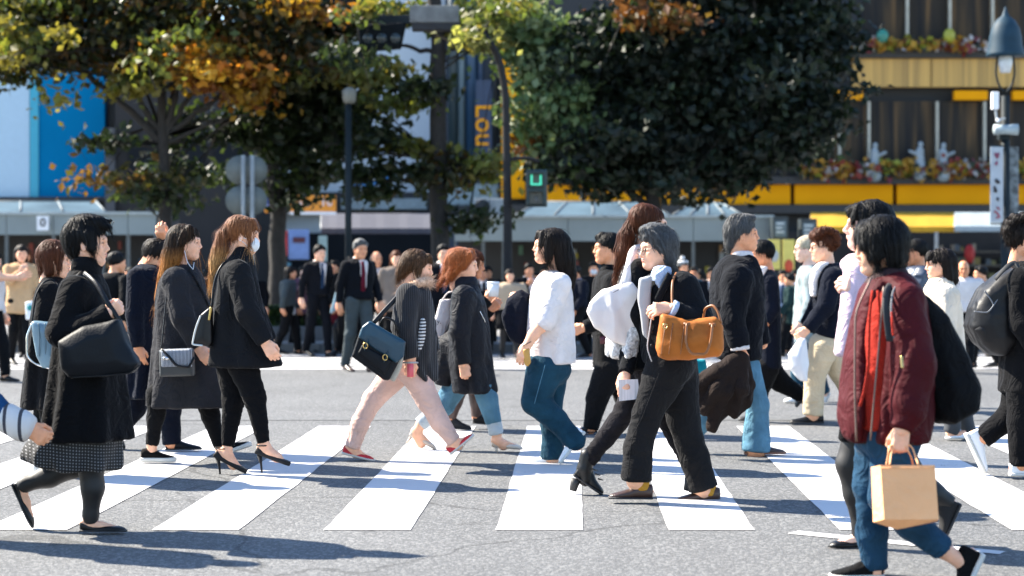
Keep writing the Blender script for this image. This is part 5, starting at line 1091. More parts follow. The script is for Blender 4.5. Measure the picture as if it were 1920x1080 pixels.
# ---- T: woman in white top
p = Per(1030, 870, 'woman in white long top and blue jeans walking left with dark long hair')
p.head(1029, 462, 180, -2, skin_i=0, neck=(1040, 520, 0))
p.hair('dark', [((-.055, 0, .035), (.085, .08, .085), .03), (0, [(-.085, .02, .02), (-.12, .03, -.1), (-.145, .03, -.2), (-.165, .03, -.28)], [.075, .07, .055, .02], (1, 1, 1)), (0, [(-.07, -.03, .02), (-.10, -.04, -.1), (-.13, -.04, -.22)], [.07, .065, .04], (1, 1, 1)), ((.0, .066, .06), (-.0, .072, -.075), .034, .024), ((.045, .05, .085), (.06, .062, .0), .026, .014), ((.07, .0, .092), (.094, -.02, .055), .022, .012)], n=480, ns=13, step=.018, ears=False, disp=.005)
p.garment('top', C_WHITE, [(508, 1020, 1050, .075), (520, 1008, 1062, .14), (540, 998, 1071, .185), (565, 993, 1074, .195), (610, 990, 1075, .19), (650, 990, 1076, .19), (681, 991, 1078, .195)], [[(1048, 533, -.17, 22), (1024, 600, -.22, 18), (1016, 612, -.22, 17.5)], [(1030, 535, .17, 21), (1005, 585, .2, 17), (985, 575, .16, 13)]], fold=((.004, (7, 7, 3)), (.003, (14, 14, 11))), drape=(.008, 6, 1))
p.bare([(1026, 595, -.22, 12.5), (1000, 628, -.24, 11), (988, 648, -.25, 8.5)]); p.bare([(985, 576, .16, 10), (972, 564, .1, 9)])
p.hand((988, 648, -.25), (980, 668, -.26), .75, roll=.2); p.hand((980, 572, .1), (963, 560, .08), 1.3, side=1)
obj('bracelet', tube([p.w(989 + 10*cos(t), 644 - 5*cos(t), -.25 + .038*sin(t)) for t in np.linspace(0, 2*pi, 14)], .003, 6), L_BLK, p.o)
p.limb('jeans', C_TEALJ, [[(1022, 690, -.09, 34), (1004, 752, -.09, 26), (1045, 790, -.09, 20), (1078, 826, -.09, 19), (1082, 832, -.09, 19)], [(1035, 690, .09, 32), (1030, 765, .09, 22), (1036, 815, .09, 19), (1036, 860, .09, 22)]], hips=(1033, 690, 38, .18, 34))
p.shoe('sneaker', (1098, 812, -.09), (1052, 870, -.09), WHT, (SOLEW, .024), up=(-1, 0, .4)); p.shoe('sneaker', (1052, 871, .09), (982, 870, .09), WHT, (SOLEW, .024), ht=.07)
line(p, 'side_seam', [(1022, 684, -.285), (1008, 735, -.245), (1002, 757, -.23)], .0025, C_LJEAN)
f = SDF(); f.ell((-.115, .055, .03), (.012, .028, .014)); obj('hair_clip', (lambda a: (p.tw(a[0]), a[1]))(f.mesh(.006)), mat('red clip', (.3, .02, .03), .4), p.o)
p.done()
o = slabthing('folded_jacket', 'navy jacket folded over the arm of the woman in white', 'jacket', [(944, 590), (955, 563), (978, 545), (995, 550), (993, 614), (982, 645), (966, 640), (952, 622)], p.Y + .06, .03, C_NAVY, .06, fold=((.020, (16, 16, 3)),))
o = slabthing('pouch', 'yellow pouch hanging from the hand of the woman in white', 'pouch', [(980, 655), (992, 652), (996, 680), (990, 688), (983, 684)], p.Y - .27, .012, mat('mustard leather', (.50, .26, .05), .5), .01, fold=None)
# ---- U: man in black
p = Per(1105, 812, 'man in black jacket with short black hair looking left behind the white bag')
p.head(1139, 466, 180, 0, male=True, skin_i=1, neck=(1148, 520, 0))
p.hair('black', [((.045, 0, .105), (.085, 0, .09), .03, .016), ((-.06, 0, .03), (.06, .07, .07), .02)], n=260)
p.garment('jacket', C_BLK2, [(506, 1128, 1160, .085), (518, 1120, 1168, .18), (545, 1114, 1174, .215), (600, 1113, 1178, .2), (660, 1112, 1178, .2), (690, 1112, 1178, .2)], [[(1152, 530, -.19, 19), (1138, 600, -.24, 16), (1096, 614, -.25, 12)], [(1130, 530, .19, 18), (1120, 600, .2, 15), (1130, 650, .2, 12)]])
p.garment('collar', C_BLK, [(497, 1132, 1156, .07), (506, 1126, 1160, .08), (516, 1124, 1164, .09)], body=False, k=.02)
p.limb('trousers', C_BLK2, [[(1145, 690, -.09, 30), (1120, 745, -.09, 20), (1108, 804, -.09, 14)], [(1155, 690, .09, 30), (1175, 750, .09, 20), (1205, 795, .09, 14)]], fold=((.006, (7, 7, 10)),))
p.shoe('oxford', (1120, 811, -.09), (1076, 811, -.09), L_BLK, (SOLEB, .014)); p.shoe('oxford', (1216, 792, .09), (1186, 810, .09), L_BLK, (SOLEB, .014), up=(-.5, 0, 1))
p.hand((1096, 614, -.25), (1080, 620, -.25), .9); p.hand((1128, 648, .2), (1128, 660, .2), .9)
p.done()
o = obj('wallet', box(W(1122, 0, p.Y)[0], W(1139, 0, p.Y)[0], p.Y - .28, p.Y - .26, W(0, 642, p.Y)[2], W(0, 628, p.Y)[2], .004), mat('burgundy leather', (.09, .008, .014), .4)); tag(o, 'burgundy wallet at the waist of the man in black', 'wallet')
# ---- V: tall woman with sunglasses
p = Per(1095, 931, 'tall woman with sunglasses and auburn ponytail wearing a white knit shawl')
p.head(1219, 424, 0, 0, skin_i=0, neck=(1208, 490, 0), brow='brown')
p.hair('brown', [((-.055, 0, .055), (.075, .074, .08), .03), ((-.09, 0, .02), (-.125, 0, .0), .035, .032), (0, [(-.12, 0, .01), (-.145, -.02, -.06), (-.17, -.03, -.16), (-.21, -.03, -.25)], [.03, .048, .04, .008], (1, 1, 1))], n=420, ns=12, step=.018, ears=True)
fr = obj('sunglasses', join(*[(lambda A: (p.tw(A[0]), A[1]))(uvs((.092, y*.033, .002), (.006, .027, .020), 12, 8)) for y in (-1, 1)], *[(lambda A: (p.tw(A[0]), A[1]))(tube([(.09, y*.058, .008), (.05, y*.076, .009), (.0, y*.079, .004)], .0035, 6)) for y in (-1, 1)], (lambda A: (p.tw(A[0]), A[1]))(tube([(.099, -.01, .005), (.099, .01, .005)], .003, 6))), mat('black acetate', (.008, .008, .008), .12), p.o)
p.garment('coat', C_BLK2, [(478, 1192, 1228, .08), (492, 1180, 1236, .15), (520, 1170, 1242, .195), (580, 1165, 1240, .2), (640, 1160, 1238, .2), (690, 1160, 1240, .2)], [[(1200, 510, -.17, 24), (1195, 590, -.22, 20), (1225, 650, -.22, 14)], [(1212, 510, .17, 24), (1222, 600, .2, 20), (1235, 660, .2, 15)]])
p.garment('shawl', mat('white open knit 2', (.52, .52, .52), .9, var=.5, vscale=60, bump=1, bscale=60), [(462, 1190, 1226, .09), (480, 1180, 1234, .14), (515, 1168, 1240, .22), (580, 1150, 1232, .24), (640, 1141, 1225, .24), (668, 1143, 1222, .23)], fold=((.012, (14, 14, 5)), (.006, (40, 40, 40))), drape=(.02, 8, 1), body=False)
p.limb('trousers', cloth('dark pinstripe cloth', (.011, .010, .012), var=.5), [[(1200, 690, .09, 31), (1180, 762, .09, 22), (1112, 852, .09, 14), (1103, 868, .09, 14)], [(1218, 690, -.05, 31), (1250, 775, -.05, 22), (1290, 862, -.05, 15)]], fold=((.006, (8, 8, 12)), (.004, (10, 10, 30))))
for tx, ty, hx, hy, dy in ((1128, 929, 1074, 892, .09), (1342, 926, 1288, 892, -.05)):
    o = p.shoe('boot', (hx, hy, dy), (tx, ty, dy), L_BLK, (SOLEB, .016), ht=.105, wd=.041, up=(.5, 0, 1))
    g = SDF(); g.chain([(p.w(hx + 28, hy - 38, dy), .046), (p.w(hx + 22, hy - 12, dy), .046), (p.w(hx + 24, hy + 6, dy), .045)], k=.02); V, Fq = g.mesh(.007); obj('ankle_shaft', (V, Fq), L_BLK, o)
    q, g_ = p.w(hx + 6, hy + 6, dy), p.w(hx, hy + 28, dy); obj('heel', tube([q, (q+g_)/2, g_], [.034, .026, .022], 12), SOLEB, o)
    for k in range(4): obj('lace', tube([p.w(hx + 32 + 5*k, hy - 22 + 9*k, dy - .035), p.w(hx + 41 + 5*k, hy - 19 + 9*k, dy), p.w(hx + 32 + 5*k, hy - 20 + 9*k, dy + .035)], .003, 5), L_BLK, o)
p.hand((1225, 652, -.22), (1234, 672, -.22), .6, side=-1)
p.done()
b = slabthing('shoulder_tote', 'big plain white tote bag at the back of the tall woman', 'bag', [(1103, 584), (1109, 568), (1131, 546), (1183, 530), (1200, 545), (1196, 600), (1172, 648), (1145, 634), (1118, 612)], p.Y - .22, .02, mat('white bag cloth', (.66, .61, .59), .9, bump=.15, bscale=200, var=.06, spec=.1), .055, R=.16, fold=((.012, (10, 10, 2.6)), (.003, (20, 20, 8))))
strap(b, [(1172, 536), (1182, 500, .04), (1190, 472, .12), (1206, 466, .2)], p.Y - .24, .016, C_WHITE, flat=((0, 1, 0), 2)); strap(b, [(1150, 548, -.08), (1160, 543, -.085)], p.Y - .24, .003, mat('dark tag', (.1, .1, .12), .6), 'tag', n=4)
# ---- W: elderly woman with tan bag
p = Per(1245, 940, 'older woman with grey hair and glasses, dark jacket and wide trousers')
p.head(1231, 467, 203, 4, skin_i=0, neck=(1243, 525, 0), brow='grey')
p.hair('grey', [((-.05, 0, .04), (.085, .083, .085), .03), ((.02, .0, .12), (.085, .065, .035), .03), ((-.03, .06, .04), (-.045, .062, -.07), .04, .026), ((-.03, -.06, .04), (-.045, -.062, -.07), .04, .026), ((-.08, 0, .02), (-.085, 0, -.08), .06, .035), ((.04, .055, .075), (.0, .078, .0), .03, .022), ((.05, .04, .1), (.085, .035, .075), .028, .012), ((.05, -.04, .1), (.085, -.035, .075), .028, .012)], n=560, ears=False, disp=.006, wind=(-.4, 0, .1))
tw = p.tw; gl = [tube(tw([(.101 + .002*cos(t), y*.033 + .023*cos(t), -.004 + .016*sin(t)) for t in np.linspace(0, 2*pi, 16)]), .0016, 5) for y in (-1, 1)]
gl += [tube(tw([(.098, y*.056, .004), (.05, y*.076, .006), (.0, y*.080, .002)]), .0018, 5) for y in (-1, 1)] + [tube(tw([(.106, -.01, 0), (.106, .01, 0)]), .0016, 5)]
obj('glasses', join(*gl), mat('thin metal frame', (.12, .10, .09), .3, metal=.6), p.o)
C_JKT = cloth('dark twill jacket', (.0055, .0062, .008))
p.garment('jacket', C_JKT, [(512, 1222, 1265, .085), (524, 1208, 1285, .16), (545, 1200, 1300, .205), (590, 1198, 1306, .205), (640, 1203, 1303, .2), (678, 1206, 1300, .205)], [[(1281, 540, -.17, 29), (1306, 596, -.23, 27), (1290, 604, -.29, 24), (1262, 579, -.36, 17)], [(1212, 545, .16, 24), (1188, 610, .14, 19), (1180, 660, .06, 15), (1172, 700, -.02, 13)]], fold=((.009, (7, 7, 6)), (.004, (15, 15, 12))))
p.garment('shirt', C_LBLUE, [(500, 1228, 1258, .055), (514, 1222, 1258, .065), (530, 1219, 1250, .06), (560, 1219, 1238, .04)], body=False, cy=-.10)
slabthing('lining', '', '', [(1199, 522), (1222, 517), (1219, 560), (1216, 640), (1205, 628), (1196, 560)], p.Y - .185, .012, mat('grey lining', (.33, .33, .34), .8), .02, parent=p.o)
slabthing('lapel', '', '', [(1252, 508), (1262, 520), (1236, 572), (1226, 560)], p.Y - .24, .010, C_JKT, .01, parent=p.o, fold=None); slabthing('shirt_collar', '', '', [(1226, 515), (1250, 497), (1252, 512), (1238, 545), (1228, 530)], p.Y - .20, .012, C_LBLUE, .008, parent=p.o, fold=None)
line(p, 'front_edge', [(1226, 566, -.25), (1218, 620, -.24), (1214, 650, -.23), (1222, 678, -.23)], .004, mat('pale piping', (.45, .45, .46), .7)); buttons(p, [(1222, 622, -.24), (1222, 648, -.23)], .010, L_BLK)
C_WT = cloth('charcoal trouser wool', (.010, .010, .011))
p.limb('trousers', C_WT, [[(1252, 690, -.09, 42), (1214, 776, -.09, 25), (1196, 840, -.09, 24), (1193, 900, -.09, 27)], [(1268, 690, .09, 40), (1282, 790, .09, 28), (1302, 860, .09, 25), (1318, 916, .09, 27)]], hips=(1258, 680, 44, .19, 38), fold=((.007, (6, 6, 4)), (.004, (12, 12, 14))))
line(p, 'crease', [(1236, 700, -.30), (1206, 778, -.19), (1184, 830, -.17), (1178, 890, -.17)], .0025, C_WT)
SOCK = cloth('mustard socks', (.42, .21, .03))
p.limb('sock', SOCK, [[(1203, 890, -.09, 15), (1204, 920, -.09, 14)]], fold=None, body=False); p.limb('sock', SOCK, [[(1328, 905, .09, 15), (1328, 930, .09, 14)]], fold=None, body=False)
p.shoe('oxford', (1224, 936, -.09), (1141, 935, -.09), L_BROWN, (SOLEB, .014), ht=.082); p.shoe('oxford', (1350, 941, .09), (1270, 940, .09), L_BROWN, (SOLEB, .014), ht=.082)
p.hand((1256, 578, -.36), (1232, 580, -.38), .95, roll=.5, thumb=.8); p.hand((1172, 702, -.02), (1170, 722, -.04), .8, roll=.3, side=1)
obj('cuff', tube([p.w(1266, 582, -.36), p.w(1258, 578, -.365)], .052, 14), C_LBLUE, p.o)
p.done()
o = obj('paper_booklet', join(*[(np.array([W(x, y, p.Y - .05 - d) for d in (0, .012) for x, y in ((1159, 712), (1196, 711), (1200, 748), (1161, 752))]), np.array([(3, 2, 1, 0), (4, 5, 6, 7), (0, 1, 5, 4), (1, 2, 6, 5), (2, 3, 7, 6), (3, 0, 4, 7)]))]), mat('striped paper', (.6, .55, .55), .7, var=.25, vscale=14, stretch=(5, 1, .2)), smooth=False); tag(o, 'folded white striped booklet held low by the older woman', 'booklet')
b = slabthing('leather_handbag', 'tan leather handbag with looped handles on the older woman forearm', 'bag', [(1240, 590), (1258, 594), (1290, 602), (1340, 596), (1352, 610), (1354, 656), (1348, 667), (1300, 672), (1252, 674), (1236, 668), (1231, 652)], p.Y - .40, .05, L_TAN, .055, R=.09, round=.02, fold=((.006, (7, 7, 7)), (.003, (16, 16, 16))))
for q in ([(1288, 606, -.11), (1286, 640, -.125), (1300, 664, -.13), (1320, 664, -.13), (1332, 640, -.125), (1336, 608, -.11)], [(1318, 606, .05), (1322, 580, .03), (1335, 573, .0), (1346, 585, -.03), (1352, 606, -.05)]): strap(b, q, p.Y - .40, .0075, mat('tan handle', (.24, .085, .02), .45), 'handle')
strap(b, [(1262, 600, .0), (1260, 560, .06), (1261, 530, .12), (1268, 512, .22)], p.Y - .40, .007, mat('tan handle', (.24, .085, .02), .45)); 
for x, y in ((1288, 608), (1336, 609)): strap(b, [(x - 6, y, -.10), (x + 6, y, -.105)], p.Y - .40, .010, mat('tan handle', (.24, .085, .02), .45), 'handle_loop', n=4)
for x in (1248, 1262, 1284): strap(b, [(x, 606, -.085), (x - 5, 640, -.115), (x - 8, 664, -.09)], p.Y - .40, .003, mat('tan handle', (.24, .085, .02), .45), 'seam')
obj('buckle', tube([W(1247 + 4*cos(t), 612 + 5*sin(t), p.Y - .505) for t in np.linspace(0, 2*pi, 12)], .004, 6), BRASS, b)
# ---- Y: grey haired man in dark suit jacket
p = Per(1425, 853, 'grey haired man in dark suit jacket and flared pale jeans facing right')
p.head(1393, 440, -6, -2, male=True, skin_i=1, neck=(1384, 495, 0), brow='grey')
p.hair('salt', [((-.05, 0, .05), (.08, .08, .08), .03), ((-.07, 0, .0), (-.085, 0, -.065), .06, .04), ((.02, 0, .115), (.075, .06, .035), .03), ((-.06, -.03, .115), (.03, .03, .03), .02), ((-.1, 0, .02), (.035, .04, .04), .02)], n=520, disp=.007, wind=(-.3, 0, .1), ears=True)
p.garment('jacket', C_DNAVY, [(480, 1366, 1412, .09), (492, 1350, 1420, .17), (515, 1337, 1427, .22), (560, 1333, 1432, .22), (610, 1338, 1430, .205), (650, 1342, 1426, .205), (672, 1343, 1426, .21)], [[(1384, 525, -.2, 28), (1374, 600, -.25, 22), (1388, 650, -.26, 17)], [(1402, 525, .18, 26), (1415, 600, .22, 20), (1430, 645, .2, 15)]], fold=((.010, (8, 8, 3.2)), (.004, (15, 15, 12))))
p.garment('shirt_collar', C_WHITE, [(470, 1374, 1410, .07), (482, 1368, 1414, .08), (492, 1366, 1418, .09)], body=False, k=.02, fold=None); obj('cuff', tube([p.w(1387, 648, -.26), p.w(1388, 656, -.26)], .068, 16), C_WHITE, p.o)
p.limb('jeans', C_LJEAN, [[(1398, 690, -.08, 27), (1420, 760, -.08, 20), (1417, 845, -.08, 26)], [(1378, 690, .09, 27), (1342, 765, .09, 20), (1296, 808, .09, 20)]], fold=((.006, (7, 7, 4)), (.003, (12, 12, 16))))
p.shoe('oxford', (1396, 852, -.08), (1473, 851, -.08), L_BROWN, (mat('tan sole', (.22, .09, .05), .6), .018), ht=.085); p.shoe('oxford', (1276, 806, .09), (1306, 842, .09), L_BROWN, (SOLEB, .018), up=(.5, 0, 1))
p.hand((1388, 656, -.26), (1392, 676, -.26), .7, side=-1)
p.done()
o = slabthing('carried_jacket', 'dark brown jacket hanging from the hand of the grey haired man', 'jacket', [(1291, 716), (1318, 698), (1348, 680), (1378, 662), (1400, 680), (1406, 720), (1408, 748), (1396, 772), (1380, 783), (1368, 772), (1352, 790), (1340, 812), (1328, 804), (1330, 784), (1312, 762), (1297, 748), (1308, 735)], p.Y - .26, .02, C_BROWNC, .03, R=.12, fold=((.010, (14, 14, 3)), (.004, (24, 24, 10))), ops=lambda f: [f.chain([(W(a[0], a[1], p.Y - .26 + a[2]), r) for a, r in q], k=.012, kj=.03, sq=(1, 1.3, 1)) for q in (
    [((1386, 668, 0), .035), ((1345, 700, -.03), .05), ((1300, 728, .0), .035)], [((1388, 668, 0), .035), ((1345, 730, -.06), .05), ((1318, 768, -.02), .035)], [((1390, 670, 0), .035), ((1362, 735, -.05), .045), ((1336, 800, .0), .03)], [((1393, 670, 0), .035), ((1388, 730, -.04), .05), ((1378, 772, 0), .035)], [((1396, 672, 0), .03), ((1403, 720, .02), .035), ((1400, 758, .02), .025)], [((1360, 700, .06), .06), ((1350, 760, .06), .05)])] )
o = slabthing('turquoise_bag', 'turquoise cloth bag just visible below the tan handbag', 'bag', [(1290, 676), (1322, 674), (1326, 702), (1298, 720)], p.Y + .35, .03, cloth('turquoise cloth', (.01, .22, .26)), .03)
# ---- Z, AB, AC
p = Per(1448, 790, 'man in navy sweater with dark hair walking left behind the grey haired man')
p.head(1428, 478, 180, 5, male=True, skin_i=2, neck=(1434, 520, 0)); p.hair('black', n=180)
p.garment('sweater', C_NAVY, [(506, 1420, 1448, .09), (518, 1412, 1456, .19), (550, 1413, 1460, .21), (620, 1416, 1462, .2), (690, 1418, 1463, .2)], [[(1444, 530, -.19, 15), (1446, 580, -.22, 13), (1436, 604, -.24, 10)], [(1424, 530, .19, 15), (1415, 580, .2, 13), (1405, 620, .2, 10)]])
p.garment('tee', C_WHITE, [(500, 1416, 1440, .07), (515, 1410, 1432, .09), (550, 1410, 1424, .09), (580, 1413, 1422, .07)], body=False, cy=-.12)
p.limb('trousers', C_BLK2, [[(1440, 690, .09, 24), (1462, 715, .09, 18), (1506, 744, .09, 13)], [(1436, 690, -.09, 24), (1420, 740, -.09, 18), (1424, 780, -.09, 13)]])
p.shoe('sneaker', (1516, 738, .09), (1494, 764, .09), SOLEB, (SOLEB, .02), up=(-.5, 0, 1)); p.shoe('sneaker', (1440, 789, -.09), (1384, 789, -.09), SOLEB, (SOLEB, .02)); p.hand((1436, 606, -.24), (1430, 616, -.24), .8); p.done()
def glasses(p, m=None):
    g = [tube(p.tw([(.101, y*.033 + .023*cos(t), -.003 + .017*sin(t)) for t in np.linspace(0, 2*pi, 12)]), .0022, 5) for y in (-1, 1)] + [tube(p.tw([(.098, y*.056, .004), (.0, y*.080, .002)]), .0025, 5) for y in (-1, 1)]
    obj('glasses', join(*g), m or mat('dark frame', (.02, .018, .016), .3), p.o)
p = Per(1505, 755, 'pale haired man with glasses in washed grey hooded top')
p.head(1510, 467, 180, 3, male=True, skin_i=3, neck=(1516, 510, 0), brow='grey'); p.hair('white', n=160); glasses(p)
C_WASH = mat('washed grey cotton', (.20, .25, .26), .9, var=.75, vscale=7, bump=.3, bscale=60)
p.garment('hooded_top', C_WASH, [(498, 1502, 1532, .10), (508, 1496, 1542, .19), (540, 1492, 1544, .21), (600, 1491, 1540, .2), (650, 1492, 1538, .2)], [[(1524, 520, -.19, 15), (1520, 570, -.23, 13), (1503, 606, -.25, 10)], [(1508, 520, .19, 15), (1500, 580, .2, 12), (1495, 610, .2, 10)]])
p.limb('jeans', C_TEALJ, [[(1512, 650, -.09, 22), (1500, 700, -.09, 16), (1505, 748, -.09, 12)], [(1518, 650, .09, 22), (1530, 700, .09, 16), (1545, 738, .09, 12)]])
p.shoe('sneaker', (1512, 754, -.09), (1470, 754, -.09), WHT, (SOLEW, .02)); p.shoe('sneaker', (1557, 738, .09), (1541, 772, .09), WHT, (SOLEW, .022), up=(-.6, 0, 1)); p.hand((1503, 606, -.25), (1496, 616, -.25), .7); p.done()
p = Per(1525, 795, 'man with curly auburn hair and glasses in navy blazer and beige chinos')
p.head(1543, 464, 183, 2, male=True, skin_i=0, neck=(1552, 510, 0), brow='dark'); glasses(p)
p.hair('brown', [((-.05, 0, .05), (.085, .085, .085), .03), ((.03, 0, .115), (.075, .07, .045), .03), ((.075, 0, .095), (.03, .05, .03), .02)] + [((-.02 + .095*cos(a), .085*sin(b), .06 + .085*sin(a)), (.03, .03, .03), .012) for a in (0.5, 1.0, 1.5, 2.0, 2.5, 3.0, 3.5) for b in (-1, -.3, .3, 1)], n=420, disp=.012, wind=(.3, 0, .6), step=.008)
p.garment('blazer', C_NAVY, [(494, 1538, 1574, .09), (506, 1528, 1586, .19), (530, 1524, 1592, .215), (580, 1526, 1592, .21), (632, 1527, 1584, .2)], [[(1560, 520, -.19, 19), (1548, 575, -.24, 16), (1514, 616, -.26, 12)], [(1545, 520, .19, 18), (1530, 575, .2, 15), (1512, 610, .2, 12)]], fold=((.009, (8, 8, 6)),))
p.garment('tee', C_WHITE, [(492, 1536, 1556, .06), (505, 1524, 1542, .08), (530, 1519, 1533, .08), (556, 1521, 1531, .06)], body=False, cy=-.11)
p.limb('chinos', C_CHINO, [[(1545, 650, -.09, 27), (1527, 710, -.09, 19), (1524, 778, -.09, 18)], [(1552, 650, .09, 26), (1576, 700, .09, 19), (1600, 745, .09, 16)]], hips=(1549, 645, 31, .18, 26), fold=((.007, (7, 7, 6)),))
p.shoe('sneaker', (1544, 794, -.09), (1481, 794, -.09), L_BLK, (SOLEB, .02)); p.shoe('sneaker', (1610, 742, .09), (1590, 776, .09), L_BLK, (SOLEB, .02), up=(-.5, 0, 1)); p.hand((1514, 618, -.26), (1500, 630, -.26), .9); p.done()
slabthing('plastic_bag', 'white plastic bag hanging beside beige chinos', 'bag', [(1499, 636), (1509, 636), (1514, 680), (1512, 715), (1500, 712), (1482, 690), (1479, 664)], p.Y - .28, .02, mat('white film', (.58, .60, .64), .4, var=.05), .06, fold=((.012, (9, 9, 4)),))
# ---- AD: tall woman with pink scarf
p = Per(1585, 1031, 'woman with dark fringe and pale pink scarf beside the woman in maroon')
p.head(1627, 424, 180, -2, skin_i=3, neck=(1640, 495, 0), nose=1.25)
p.hair('black', [((.055, .0, .085), (.095, 0, .07), .03, .018), ((.06, .045, .08), (.085, .05, .02), .026, .012), ((-.05, 0, .03), (.08, .08, .085), .03), ((-.03, .06, .03), (-.03, .064, -.11), .04, .03), ((-.03, -.06, .03), (-.03, -.064, -.11), .04, .03), ((-.08, 0, .02), (-.08, 0, -.10), .06, .05), ((.03, .062, .06), (.045, .066, -.02), .024, .012)], n=460, ears=False)
p.garment('scarf', C_LILAC, [(478, 1592, 1650, .09), (494, 1578, 1660, .13), (510, 1584, 1664, .13), (525, 1598, 1660, .1)], body=False, fold=((.008, (12, 12, 4)),), ops=lambda f, s: (f.chain([(s.w(1606, 510, -.12), .055), (s.w(1594, 590, -.17), .05), (s.w(1585, 668, -.18), .05)], k=.03, cut=True), f.chain([(s.w(1614, 510, -.10), .05), (s.w(1612, 590, -.15), .05), (s.w(1606, 650, -.16), .05)], k=.03, cut=True)))
p.garment('coat', mat('white wool', (.55, .50, .52), .9, bump=.3, bscale=80, sheen=.1), [(512, 1612, 1664, .09), (530, 1600, 1690, .19), (570, 1596, 1700, .21), (640, 1590, 1705, .2), (700, 1588, 1710, .2)], [[(1668, 540, -.10, 30), (1676, 620, -.12, 25), (1640, 560, -.16, 16)], [(1625, 545, .19, 30), (1612, 610, .22, 24), (1598, 560, .14, 16)]])
p.garment('skirt', C_BLK, [(690, 1590, 1705, .2), (760, 1582, 1712, .21), (826, 1576, 1716, .22)], body=False, drape=(.015, 7, 2))
p.limb('tights', C_TIGHTS, [[(1622, 800, .06, 40), (1595, 870, .06, 27), (1604, 925, .06, 22), (1612, 985, .06, 14), (1610, 1010, .06, 14)], [(1665, 800, .16, 40), (1700, 880, .16, 27), (1750, 925, .16, 21), (1784, 945, .16, 15)]], fold=None)
p.shoe('pump', (1624, 1028, .06), (1552, 1030, .06), L_BLK, (SOLEB, .012), ht=.10); o = p.shoe('boot', (1802, 945, .16), (1772, 1010, .16), SUEDE, (SOLEB, .016), ht=.115, up=(-1, 0, .3))
p.hand((1614, 546, -.14), (1596, 536, -.16), 1.1, roll=.4, thumb=.9); p.done()
# ---- AE: woman in maroon jacket
p = Per(1640, 1086, 'woman with black bowl cut in maroon bomber jacket and red hooded top, front right')
p.head(1648, 463, 180, 8, skin_i=0, neck=(1672, 545, 0))
p.hair('black', [((-.02, 0, .045), (.112, .094, .098), .02), ((-.055, 0, .02), (.082, .085, .085), .03), ((.02, .065, .05), (.03, .072, -.035), .042, .03), ((.02, -.065, .05), (.03, -.072, -.035), .042, .03), ((-.045, .055, .0), (-.05, .055, -.06), .05, .04), ((-.045, -.055, .0), (-.05, -.055, -.06), .05, .04), ((-.085, 0, .0), (-.08, 0, -.055), .05, .045), ((.06, 0, .085), (.09, 0, .05), .035, .018), ((.055, .045, .075), (.075, .06, .015), .032, .02), ((.055, -.045, .075), (.075, -.06, .015), .032, .02)], n=650, ears=False, disp=.003, step=.014, ns=10)
p.garment('collar', mat('maroon rib', (.02, .0035, .005), .9, bump=.5, bscale=90), [(503, 1650, 1694, .08), (516, 1634, 1702, .105), (535, 1622, 1710, .12)], body=False, k=.02)
p.garment('jacket', C_MAROON, [(512, 1648, 1700, .10), (528, 1630, 1714, .17), (550, 1616, 1726, .205), (600, 1602, 1738, .215), (660, 1590, 1745, .225), (720, 1580, 1748, .23), (780, 1574, 1746, .23), (806, 1578, 1742, .235), (824, 1584, 1738, .225)], [[(1696, 572, -.19, 38), (1714, 680, -.25, 38), (1704, 760, -.28, 33), (1690, 806, -.30, 23)], [(1658, 565, .2, 42), (1660, 680, .26, 40), (1640, 780, .24, 28)]], fold=((.007, (6, 6, 5)), (.005, (13, 13, 9))),
          ops=lambda f, s: f.slab([W(x, y, s.Y)[[0, 2]] for x, y in ((1606, 560), (1636, 520), (1656, 532), (1650, 600), (1640, 700), (1630, 830), (1604, 830), (1608, 700))], s.Y - .27, .145, k=.02, mode='s'))
p.garment('hooded_top', C_RED, [(515, 1644, 1690, .09), (535, 1632, 1705, .14), (580, 1612, 1700, .19), (650, 1604, 1690, .2), (740, 1598, 1690, .2), (800, 1600, 1690, .2)], body=False, fold=((.010, (9, 9, 2.4)),))
for pts_ in ([(1636, 545, -.21), (1630, 600, -.25), (1628, 680, -.26), (1620, 735, -.26), (1612, 762, -.255)], [(1646, 545, -.2), (1650, 610, -.23), (1645, 690, -.235), (1644, 742, -.235)]): line(p, 'drawstring', pts_, .007, C_RED)
line(p, 'zip', [(1657, 537, -.25), (1652, 600, -.262), (1643, 700, -.272), (1632, 826, -.262)], .0042, mat('zip metal', (.16, .11, .09), .5, metal=.5), 20); line(p, 'zip', [(1634, 520, -.17), (1604, 600, -.2), (1603, 720, -.21), (1606, 828, -.2)], .005, mat('zip metal', (.4, .32, .26), .4), 20)
line(p, 'sleeve_zip', [(1690, 668, -.42), (1692, 690, -.44)], .006, BRASS); line(p, 'sleeve_zip_tape', [(1672, 585, -.365), (1673, 610, -.39), (1675, 630, -.40)], .005, C_RED)
p.garment('waistband', mat('maroon rib', (.012, .003, .004), .9), [(806, 1580, 1740, .23), (828, 1590, 1734, .22)], body=False, fold=((.004, (30, 30, 4)),), ops=lambda f, s: f.slab([W(x, y, s.Y)[[0, 2]] for x, y in ((1590, 790), (1640, 790), (1634, 840), (1590, 840))], s.Y - .27, .15, k=.02, mode='s'))
p.limb('jeans', C_JEAN, [[(1648, 820, .10, 40), (1634, 915, .10, 32), (1634, 1000, .10, 25), (1641, 1066, .10, 20)], [(1680, 820, -.08, 42), (1664, 930, -.08, 33), (1712, 985, -.06, 26), (1768, 1030, -.04, 21)]], hips=(1664, 815, 60, .2, 46), fold=((.008, (6, 6, 5)), (.005, (9, 9, 22))))
p.bare([(1762, 1026, -.04, 17), (1800, 1052, -.04, 14), (1815, 1068, -.04, 14)]); p.bare([(1641, 1060, .1, 14), (1641, 1078, .1, 15)])
